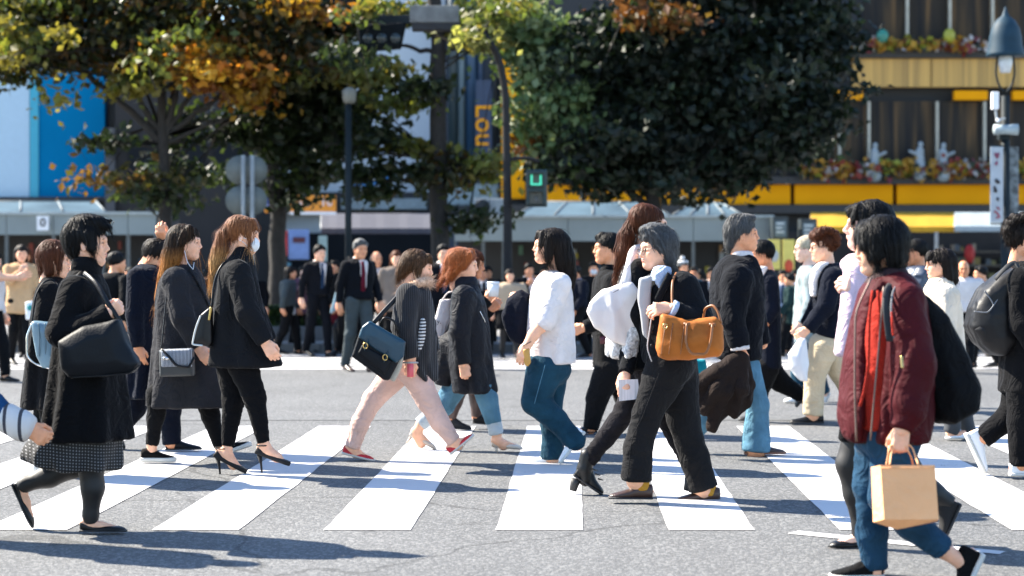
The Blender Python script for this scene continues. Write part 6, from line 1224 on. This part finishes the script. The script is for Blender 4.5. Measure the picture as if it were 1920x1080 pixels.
p.shoe('sneaker', (1846, 1040, -.04), (1806, 1122, -.04), CANB, (SOLEW, .026), ht=.1, up=(-1, 0, .4)); p.shoe('sneaker', (1656, 1086, .1), (1556, 1086, .1), CANB, (SOLEW, .026), ht=.085)
p.hand((1692, 806, -.30), (1688, 830, -.30), 1.4, side=1); p.done()
PY = p.Y - .31
b = slabthing('backpack', 'plain black backpack on the woman in maroon', 'bag', [(1698, 536), (1730, 558), (1768, 594), (1792, 640), (1812, 690), (1827, 726), (1822, 765), (1780, 789), (1746, 788), (1720, 700)], p.Y + .05, .13, C_BLK2, .06, R=.12, round=.04, fold=((.010, (6, 6, 4)),))
strap(b, [(1690, 545, -.10), (1674, 536, -.17), (1664, 550, -.22), (1662, 590, -.30), (1668, 640, -.33)], p.Y, .022, mat('grey strap webbing', (.012, .013, .015), .8), flat=((.6, .5, 0), .35)); strap(b, [(1697, 545, -.11), (1682, 536, -.19), (1673, 552, -.25), (1671, 590, -.315), (1676, 634, -.34)], p.Y, .004, mat('pale strap edge', (.12, .125, .135), .8), 'strap_edge')
# paper bag with open top, gussets and twisted handles
C3 = lambda x, y, d: W(x, y, PY + d)
fr = [C3(1651, 872, -.07), C3(1753, 872, -.09), C3(1760, 974, -.12), C3(1658, 974, -.10)]
bk = [C3(1633, 876, .06), C3(1741, 876, .05), C3(1757, 978, .03), C3(1637, 979, .05)]; mid = C3(1682, 993, -.03)
V = np.array(fr + bk + [mid]); Fq = np.array([(0, 3, 2, 1), (4, 5, 6, 7), (0, 4, 7, 3), (1, 2, 6, 5), (3, 7, 8, -1), (3, 8, 2, -1), (8, 7, 6, -1), (8, 6, 2, -1)])
KRAFT = mat('kraft paper', (.80, .41, .20), .8, spec=.1, crease=.25, bump=.35, bscale=12, var=.08, vscale=4)
c = V.mean(0); o = obj('paper_bag', (V, Fq), KRAFT, None, loc=[c[0], c[1], V[:, 2].min()], smooth=False); tag(o, 'brown kraft paper shopping bag carried by the woman in maroon', 'bag')
md = o.modifiers.new('thickness', 'SOLIDIFY'); md.thickness = .002
for x0, x1, d in ((1668, 1716, -.085), (1662, 1706, .05)): strap(o, [(x0, 872, d), (x0 + 4, 846, -.02), (x0 + 10, 834, -.0), (x1 - 12, 834, -.0), (x1 - 2, 848, -.02), (x1 + 6, 872, d)], PY, .007, KRAFT, 'handle', flat=((0, 1, 0), .5))
strap(o, [(1653, 877, -.075), (1752, 877, -.093)], PY, .002, KRAFT, 'fold_line', n=6)
# ---- AI: man with backpack at the right edge
p = Per(1912, 895, 'man in black with curly hair and pale trainers at the right edge')
p.head(1922, 452, -8, 4, male=True, skin_i=1, neck=(1914, 510, 0))
p.hair('dark', [((-.05, 0, .05), (.085, .083, .085), .03), ((.03, 0, .12), (.075, .065, .04), .03)] + [((-.02 + .095*cos(a), .08*sin(b), .06 + .09*sin(a)), (.028, .028, .028), .012) for a in (.6, 1.1, 1.6, 2.1, 2.6, 3.1) for b in (-1, -.3, .3, 1)], n=420, disp=.012, wind=(-.2, 0, .6), step=.009)
p.garment('jacket', C_BLK, [(492, 1902, 1940, .10), (506, 1890, 1955, .19), (540, 1882, 1964, .22), (600, 1880, 1966, .22), (690, 1878, 1962, .21), (735, 1876, 1960, .21)], [[(1915, 530, -.2, 27), (1918, 610, -.25, 22), (1945, 660, -.27, 16)], [(1930, 530, .2, 26), (1945, 600, .22, 22), (1965, 660, .2, 16)]], fold=((.010, (7, 7, 4)),))
p.limb('trousers', C_BLK, [[(1920, 720, -.09, 32), (1916, 790, -.09, 25), (1914, 872, -.09, 20)], [(1912, 720, .09, 32), (1900, 775, .09, 24), (1842, 822, .09, 18)]], fold=((.007, (7, 7, 8)),))
p.shoe('sneaker', (1893, 893, -.09), (1970, 893, -.09), WHT, (SOLEW, .026), ht=.095); p.shoe('sneaker', (1808, 815, .09), (1842, 888, .09), WHT, (SOLEW, .026), ht=.10, up=(1, 0, .5)); p.hand((1946, 662, -.27), (1955, 678, -.27), .6, side=-1); p.done()
b = slabthing('backpack', 'black backpack with grey piping on the man at the right edge', 'bag', [(1815, 612), (1822, 578), (1840, 543), (1864, 522), (1893, 500), (1902, 540), (1898, 640), (1876, 666), (1850, 660), (1834, 646)], p.Y - .02, .12, mat('black ripstop', (.005, .005, .006), .5, spec=.25, bump=.3, bscale=20), .07, R=.1, round=.04, fold=((.012, (8, 8, 6)),))
slabthing('front_pocket', '', '', [(1816, 618), (1822, 602), (1845, 606), (1850, 650), (1834, 644)], p.Y - .02, .13, mat('black ripstop', (.005, .005, .006), .5, spec=.25), .06, parent=b, round=.03)
strap(b, [(1866, 524, -.2), (1882, 506, -.22), (1902, 492, -.18), (1912, 510, -.22), (1910, 560, -.26)], p.Y, .018, mat('grey strap webbing', (.02, .021, .024), .75), flat=((0, .6, .6), .4))
for q in ([(1826, 584, -.19), (1848, 586, -.21), (1872, 560, -.2)], [(1846, 545, -.18), (1862, 570, -.2), (1870, 600, -.2)]): strap(b, q, p.Y, .005, mat('grey piping', (.10, .105, .115), .6), 'webbing')
# ---- A: striped cuff at the left edge
p = Per(-95, 1012, 'person at the left edge with blue sleeve, striped white cuff and clenched hand')
p.head(-110, 455, 0, 0, male=True, skin_i=1); p.hair('black', n=0)
p.garment('jacket', cloth('bright blue cloth', (.010, .05, .13)), [(508, -138, -84, .1), (535, -160, -62, .2), (640, -160, -56, .2), (760, -158, -58, .2)], [[(-110, 550, -.2, 33), (-92, 690, -.26, 28), (-10, 768, -.30, 25), (16, 786, -.31, 23)]])
p.garment('cuff', C_STRC, None, [[(12, 784, -.31, 27), (40, 798, -.32, 26), (58, 807, -.32, 23)]], body=False, fold=((.003, (12, 12, 12)),))
p.limb('trousers', C_BLK2, [[(-105, 750, -.09, 38), (-90, 870, -.09, 28), (-80, 980, -.09, 19)], [(-115, 750, .09, 38), (-140, 870, .09, 26), (-185, 955, .09, 18)]]); p.shoe('oxford', (-110, 1010, -.09), (-12, 1010, -.09), L_BLK, (SOLEB, .014)); p.shoe('oxford', (-215, 955, .09), (-165, 1005, .09), L_BLK, (SOLEB, .014), up=(1, 0, .5))
p.hand((52, 804, -.32), (76, 818, -.32), 1.25, side=-1, sc=1.0); p.done()
# ---- AF, AG
p = Per(1716, 770, 'man with dark hair in padded navy jacket behind the woman in maroon', hi=True)
p.head(1716, 474, 180, 0, male=True, skin_i=2, neck=(1722, 515, 0)); p.hair('black', n=150)
p.garment('padded_jacket', mat('padded navy nylon', (.03, .045, .075), .45), [(500, 1702, 1738, .11), (512, 1692, 1748, .19), (560, 1688, 1752, .22), (640, 1690, 1750, .21)], [[(1728, 520, -.19, 18), (1722, 590, -.22, 15), (1700, 640, -.24, 11)], [(1710, 520, .19, 18), (1700, 590, .2, 15), (1690, 640, .2, 11)]], fold=((.014, (4, 4, 20)),))
p.limb('trousers', C_BLK2, [[(1715, 640, -.09, 24), (1705, 700, -.09, 17), (1708, 760, -.09, 12)], [(1720, 640, .09, 24), (1735, 700, .09, 17), (1760, 745, .09, 12)]]); p.shoe('oxford', (1718, 769, -.09), (1664, 769, -.09), L_BLK, None); p.shoe('oxford', (1770, 742, .09), (1745, 768, .09), L_BLK, None, up=(-.5, 0, 1)); p.done()
p = Per(1795, 824, 'woman in cream roll neck sweater with dark hair behind the backpack')
p.head(1761, 496, 178, 4, skin_i=0, neck=(1770, 545, 0))
p.hair('dark', [((-.055, 0, .035), (.085, .08, .085), .03), ((-.04, .058, .03), (-.06, .06, -.11), .045, .035), ((-.04, -.058, .03), (-.06, -.06, -.11), .045, .035), ((-.085, 0, .02), (-.10, 0, -.13), .065, .045), ((.06, .03, .09), (.092, .03, .045), .026, .014), ((.06, -.03, .09), (.092, -.03, .045), .026, .014)], n=360, ns=11)
p.garment('sweater', C_CREAM, [(520, 1744, 1784, .085), (532, 1738, 1788, .11), (545, 1732, 1794, .17), (575, 1730, 1800, .205), (630, 1736, 1804, .2), (680, 1742, 1808, .2)], [[(1776, 556, -.18, 22), (1770, 620, -.24, 19), (1755, 665, -.25, 14)], [(1752, 556, .18, 21), (1742, 620, .2, 18), (1738, 660, .2, 13)]], fold=((.010, (7, 7, 6)),))
p.garment('skirt', C_BLK, [(675, 1746, 1806, .19), (720, 1745, 1810, .2), (775, 1748, 1808, .2)], body=False, drape=(.01, 6, 1))
p.limb('trousers', mat('grey trouser cloth', (.03, .034, .04), .8), [[(1786, 760, -.09, 19), (1786, 800, -.09, 14), (1782, 812, -.09, 13)], [(1798, 750, .09, 20), (1808, 780, .09, 15), (1818, 812, .09, 13)]], fold=None); p.shoe('pump', (1812, 822, -.09), (1772, 823, -.09), WHT, (SOLEW, .016)); p.shoe('pump', (1832, 808, .09), (1806, 824, .09), L_BLK, None); p.done()
# ------------------------------------------------------------------ people farther back, on and beyond the far kerb
GRP = 'people crossing farther back'
def walker(px, fy, top, yaw, label, coat, legs, hair='black', male=True, sk=1, skirt=False, long_hair=False, shirt=None, tie=None, bald=False, mask=False, stride=.16, coat_len=.50, shoes=None, arm=.12, raise_arm=False, cap=None, lean=0, z0=0, hi=False, wide=1.0, sleeve=True):
    p = Per(px, fy, label, GRP, hi=hi); S = p.S; p.o0[2] = z0
    if z0: p.o.location = p.o0; p.o['o0'] = [float(x) for x in p.o0]
    H = (fy - top) / S; k = H / 1.70; th = radians(yaw); f = np.array([cos(th), sin(th)]); sd = np.array([-sin(th), cos(th)])   # facing and left
    def q(fw, lf, z): return (px + (fw*f[0] + lf*sd[0]) * S, fy - z*k*S, fw*f[1] + lf*sd[1])
    def q4(fw, lf, z, r): return (*q(fw, lf, z), r * S)
    hz = 1.60; hq = q(.05 + lean, 0, hz - .04)
    nk = q(0, 0, 1.40)
    p.head(hq[0], hq[1], yaw, 4 + lean*60, male=male, skin_i=sk, dy=hq[2], sc=(1.02 if male else .97)*k, neck=nk, eyes=True, brow='black')
    loc = [((-.06, 0, .03), (.06, .07, .07), .02)] + [((.02, y*.07, .06), (-.012, y*.072, .0), .022, .016) for y in (-1, 1)] + [((.05, -.03, .095), (.07, .03, .085), .026, .022)]
    if long_hair: loc = [((-.055, 0, .035), (.085, .08, .085), .03), ((-.04, .058, .03), (-.06, .066, -.17), .045, .035), ((-.04, -.058, .03), (-.06, -.066, -.17), .045, .035), ((-.085, 0, .02), (-.09, 0, -.17), .065, .045), ((.055, .0, .09), (.09, 0, .055), .035, .018)]
    elif not male: loc += [((.06, .0, .09), (.092, 0, .06), .035, .016), ((-.07, 0, 0), (-.065, 0, -.07), .06, .045), ((-.02, .06, .04), (-.02, .065, -.06), .035, .028), ((-.02, -.06, .04), (-.02, -.065, -.06), .035, .028)]
    if not bald: p.hair(hair, loc, n=0, ears=male, disp=.004)
    else: p.hair(hair, [((-.07, 0, .0), (.045, .082, .05), .02)], cap=False, n=0)
    if mask: g = SDF(); g.ell((.066, 0, -.052), (.050, .060, .056), k=.02); g.ell((0, 0, -.05), (.055, .2, .2), k=.01, mode='s'); V, Fq = g.mesh(.009); obj('face_mask', (p.tw(V), Fq), MATS['mask paper'], p.o)
    fa = abs(sin(th)); xw = .205*fa + .125*(1-fa); yw = .205*(1-fa) + .125*fa; ww = wide
    def row(z, sc_, cx=0, fw=0): c = q(fw, 0, z); return (c[1], c[0] - xw*sc_*S*ww, c[0] + xw*sc_*S*ww, yw*sc_*ww, c[2])
    hem = .92 - (coat_len - .50) * .9
    rows = [row(1.435, .42), row(1.41, .72), row(1.36, .95), row(1.22, 1.0), row(1.05, .9), row(hem + .02, .95 + .25*max(0, coat_len-.5)*2), row(hem, .94 + .25*max(0, coat_len-.5)*2)]
    arms = []
    for i, s_ in enumerate((-1, 1)):
        sw = arm * (1 if i else -1)
        if raise_arm and i == 0: arms.append([q4(0, s_*.19, 1.35, .06), q4(.12, s_*.22, 1.16, .05), q4(.26, s_*.1, 1.30, .04)]); p.hand(q(.26, s_*.1, 1.30), q(.30, s_*.06, 1.38), .8, side=-s_, sc=k)
        else:
            arms.append([q4(0, s_*.19, 1.35, .06), q4(sw*.3 - .02, s_*.245, 1.10, .05), q4(sw + .03, s_*.24, .88, .04)])
            p.hand(q(sw + .03, s_*.24, .88), q(sw + .06, s_*.24, .80), .6, side=-s_, sc=k)
    ops = None
    if shirt is not None:
        c = q(.16, 0, 1.2); w1 = .055 * S
        ops = lambda g, s: g.slab([W(c[0] + dx*S*max(fa, .4), fy - z*k*S, s.Y)[[0, 2]] for dx, z in ((-.075, 1.45), (.075, 1.45), (.05, 1.25), (.018, 1.02), (-.018, 1.02), (-.05, 1.25))], s.Y + c[2], .10, k=.01, mode='s')
    p.garment('coat' if coat_len > .55 else 'jacket', coat, rows, arms, ops=ops, fold=((.009, (7, 7, 4)),), h=.020)
    if shirt is not None:
        p.garment('shirt', shirt, [(r[0], (r[1]+r[2])/2 - (r[2]-r[1])*.44, (r[1]+r[2])/2 + (r[2]-r[1])*.44, r[3]*.88, r[4] if len(r) > 4 else 0) for r in [row(1.46, .45)] + rows[:5]], body=False, fold=None, h=.018)
        if tie is not None:
            a = [q(.115, 0, 1.40), q(.135, 0, 1.25), q(.125, 0, 1.02)]
            obj('tie', tube([p.w(*a[0]), p.w(*a[1]), p.w(*a[2])], [.022, .030, .034], 8, flat=((sd[0], sd[1], 0), .35)), tie, p.o)
    zl = .08
    st = stride
    if skirt:
        p.garment('skirt', legs, [row(.95, .85), row(.80, .92), row(.55, 1.0)], body=False, h=.02)
        p.limb('tights', C_TIGHTS, [[q4(st*s_*.4, s_*.07, .6, .062), q4(st*s_*.9 + .02, s_*.07, .47, .052), q4(st*s_ - (.04 if s_ < 0 else 0), s_*.07, .09, .034)] for s_ in (-1, 1)], fold=None)
    else:
        p.limb('trousers', legs, [[q4(0, s_*.085, .9, .092), q4(st*s_*.55 + .03, s_*.085, .48, .068), q4(st*s_ - (.05 if s_ < 0 else 0), s_*.08, .08, .055)] for s_ in (-1, 1)], fold=((.008, (6, 6, 8)),))
    for s_ in (-1, 1):
        a = q(st*s_ - .07, s_*.085, .0 if s_ > 0 else .03); b = q(st*s_ + .19, s_*.085, .0)
        p.shoe('oxford', a, b, shoes or L_BLK, None)
    p.done(); return p
T_MAR = cloth('burgundy tie', (.10, .008, .02)); T_NAVY = cloth('navy tie', (.012, .03, .07)); T_BLK = cloth('black tie', (.012, .012, .016))
p_I = walker(596, 668, 457, -55, 'young man in dark suit and pale shirt walking left of the man with burgundy tie', C_DNAVY, C_DNAVY, shirt=C_WHITE, tie=T_NAVY, sk=0, hi=True)
p_L = walker(672, 697, 446, -60, 'man in dark blazer with burgundy tie and grey trousers', C_DNAVY, C_GREY, shirt=C_WHITE, tie=T_MAR, sk=1, shoes=L_BROWN, hi=True, hair='salt')
walker(566, 660, 496, -60, 'small person in mauve coat with white bag behind the young man in suit', cloth('mauve wool', (.10, .05, .07)), C_BLK2, male=False, sk=3, raise_arm=True, coat_len=.7)
slabthing('plastic_bag', 'small white plastic bag by the mauve coat near the hedge', 'bag', [(546, 560), (551, 560), (554, 590), (538, 590)], 29.6, .02, MATS['white film'], .05, h=.02)
walker(632, 664, 486, -120, 'person in dark jacket and wine skirt between the two men in suits', cloth('dark blue jacket', (.02, .035, .06)), cloth('wine skirt', (.10, .010, .018)), male=False, sk=1, skirt=True)
slabthing('shoulder_bag', 'blue grey shoulder bag behind the man with burgundy tie', 'bag', [(630, 545), (645, 540), (640, 575), (618, 590)], 27.4, .03, mat('blue grey leather', (.12, .20, .25), .45), .03, h=.02)
walker(703, 670, 470, -60, 'bald older man in dark coat behind the man with burgundy tie', C_DNAVY, C_BLK2, hair='grey', bald=True, sk=1, shirt=C_WHITE)
walker(742, 672, 468, -80, 'woman with long auburn hair and grey cardigan behind the man with burgundy tie', cloth('taupe coat', (.16, .13, .11)), C_BLK2, hair='brown', male=False, long_hair=True, sk=0, coat_len=.7)
walker(830, 690, 456, -75, 'man in dark suit with blue tie between satchel woman and ginger woman', C_DNAVY, C_DNAVY, shirt=C_WHITE, tie=T_NAVY, sk=0, hi=True)
walker(38, 684, 457, -70, 'woman in beige coat with long dark hair at the far left', C_BEIGE, C_BLK2, hair='dark', male=False, long_hair=True, sk=0, coat_len=.72, raise_arm=True, stride=.12, hi=True)
b = slabthing('paper_carrier', 'white carrier bag with teal dot hanging beside the beige coat', 'bag', [(48, 566), (64, 564), (66, 598), (50, 600)], 25.9, .05, WHT, .01, h=.018, fold=None); obj('emblem', uvs(W(56, 577, 25.83), (.04, .012, .04), 12, 7), mat('teal print', (.01, .25, .25), .6), b)
walker(48, 672, 462, -100, 'woman with light brown hair directly behind the woman in beige coat', cloth('camel coat', (.30, .19, .10)), C_BLK2, hair='brown', male=False, long_hair=True, coat_len=.7)
p = walker(-18, 715, 470, -30, 'person in white top at the left edge pointing with a bare forearm', C_WHITE, C_BLK2, male=False, sk=0, arm=.0, hi=True)

f = SDF(); Yp = p.Y - .2; f.chain([(W(-14, 500, Yp), .055), (W(0, 520, Yp), .046), (W(32, 521, Yp), .036)], k=.02)
V, Fq = f.mesh(.009); aa, bb = W(30, 521, Yp), W(50, 514, Yp); Vh, Fh = base_hand(.25, .3, .0036, .5); x = (bb-aa)/np.linalg.norm(bb-aa); y = np.array([0, -1., 0]); z = np.cross(x, y); Vh = Vh @ np.stack([x, y, z]) + aa
me = p.o.data; old = np.zeros(len(me.vertices)*3); me.vertices.foreach_get('co', old); oldF = np.array([list(pl.vertices) + [-1]*(4 - len(pl.vertices)) for pl in me.polygons])
VV, FF = join((old.reshape(-1, 3) + p.o0, oldF), (V, Fq), (Vh, Fh)); nm = build_mesh('person', VV - p.o0, FF); nm.materials.append(skin(0)); p.o.data = nm
walker(213, 742, 470, 40, 'man with dark hair seen from behind beside the navy suit', C_BLK2, C_BLK2, sk=1, hi=True, stride=.1)
walker(955, 672, 503, -80, 'woman in beige blouse and black skirt right of the woman with cup', cloth('beige blouse', (.36, .28, .2)), C_BLK, hair='dark', male=False, sk=0, skirt=True, long_hair=True)
walker(990, 668, 492, -70, 'man in dark jacket with hand raised behind the woman in white', C_DNAVY, C_BLK2, sk=1, raise_arm=True, shirt=C_WHITE)
walker(1084, 672, 496, 200, 'man in navy jacket with blue shirt right of the woman in white', C_NAVY, C_BLK2, sk=2, shirt=C_LBLUE)
walker(1113, 668, 489, -90, 'masked person in dark coat left of the white shoulder tote', C_BLK2, C_BLK2, sk=1, mask=True, shirt=None)
p = walker(1277, 676, 486, -60, 'person in striped bobble hat between older woman and grey haired man', cloth('grey marl', (.12, .13, .14)), C_BLK2, sk=1, male=False)
g = SDF(); g.ell((-.02, 0, .075), (.118, .105, .085), k=.02); g.ell((-.02, 0, .18), (.04, .04, .035), k=.02); g.ell((.09, 0, -.02), (.09, .2, .07), k=.02, mode='s'); V, Fq = g.mesh(.012)
obj('bobble_hat', (p.tw(V), Fq), mat('striped hat knit', (.5, .5, .5), .9, var=0, extra=wave('Z', 5.2, (.10, .105, .11), (.62, .6, .58))), p.o)
walker(1302, 662, 499, -100, 'person in teal top behind the backpack strap of the grey haired man', cloth('teal top', (.03, .12, .16)), C_BLK2, sk=2)
walker(1318, 660, 503, 185, 'person with dark hair and pale collar just left of the grey haired man', C_GREY, C_BLK2, sk=1, male=False, raise_arm=True)
walker(1468, 664, 505, -90, 'man in pale blue shirt and dark waistcoat far behind the navy sweater', cloth('pale blue shirt', (.36, .46, .62)), C_BLK2, sk=1, shirt=C_WHITE, tie=T_NAVY)
walker(1486, 668, 512, 170, 'person in dark green coat beside the grey hooded top', cloth('dark green coat', (.012, .03, .03)), C_BLK2, sk=1, coat_len=.8)
walker(1808, 700, 487, -100, 'bald man in white shirt right of the cream sweater', C_WHITE, C_BLK2, hair='grey', bald=True, sk=2, hi=True)
for i, (x, fy, top, yaw, lb, ct, hr, ml) in enumerate(((655, 652, 505, 0, 'dark haired person half hidden left of the man with burgundy tie', C_BLK2, 'black', True), (915, 655, 498, -90, 'person in dark clothes in the shade behind the paper cup', C_BLK, 'black', True), (1005, 655, 508, -90, 'person in black in the shade beside the woman in white', C_BLK2, 'dark', False), (1060, 655, 505, 180, 'person in dark clothes in the shade behind the long dark hair', C_DNAVY, 'black', True), (1345, 655, 505, 0, 'person in dark clothes in the shade behind the grey haired man', C_BLK2, 'black', True), (1455, 655, 508, 180, 'person in the shade under the yellow posters', C_DNAVY, 'black', False), (1845, 690, 497, 180, 'person in the shade between white shirt and backpack', C_BLK2, 'black', True), (120, 655, 498, 0, 'person in the shade behind the auburn bob', C_BLK2, 'black', True), (250, 660, 500, 180, 'person in the shade under the left kiosk', C_DNAVY, 'black', True), (385, 655, 500, 0, 'person in the shade between the two long coats', C_BLK2, 'black', False))):
    walker(x, fy, top, yaw, lb, ct, C_BLK2, hair=hr, male=ml, sk=1 + i % 2)
rr_ = np.random.default_rng(31)
MORE = [(905, 664, 500, -80, 'man in dark suit just right of the paper cup', C_DNAVY, 1, 'w'), (1022, 666, 497, -100, 'person in navy jacket behind the chest of the woman in white', C_NAVY, 1, ''), (1140, 660, 503, 10, 'person in dark coat behind the jacket of the man in black', C_BLK, 0, ''), (1258, 660, 507, -70, 'person in brown coat behind the shoulder of the older woman', C_BROWNC, 0, ''), (1334, 664, 500, -90, 'person with pale collar left of the dark suit back', C_DNAVY, 1, 'w'), (1490, 658, 506, -90, 'person in black right of the pale blue shirt', C_BLK, 1, ''), (1590, 664, 500, 180, 'person in grey flannel behind the navy blazer', C_GREY, 1, ''), (1680, 662, 503, 0, 'person in black just behind the bowl cut', C_BLK2, 0, ''), (1838, 668, 503, -80, 'person in camel coat right of the bald man in white shirt', cloth('camel coat', (.30, .19, .10)), 0, ''), (470, 660, 500, -90, 'person in dark coat left of the hedge', C_BLK, 1, ''), (540, 664, 498, 0, 'person in grey coat at the end of the hedge', C_GREY, 0, ''), (655, 668, 480, -70, 'man in black suit directly behind the burgundy tie', C_BLK, 1, 'w'), (775, 668, 492, -90, 'person in navy coat behind the satchel woman hair', C_NAVY, 0, ''), (160, 664, 495, -90, 'person in dark navy coat under the left kiosk sign', C_NAVY, 1, ''), (85, 662, 492, 200, 'person in grey coat left of the auburn bob', C_GREY, 0, '')]
for x, fy, top, yaw, lb, ct, ml, sh_ in MORE: walker(x, fy, top, yaw, lb, ct, C_BLK2, hair='black' if ml else 'dark', male=bool(ml), sk=1 + int(x) % 2, shirt=C_WHITE if sh_ else None, tie=T_BLK if sh_ else None, long_hair=not ml)
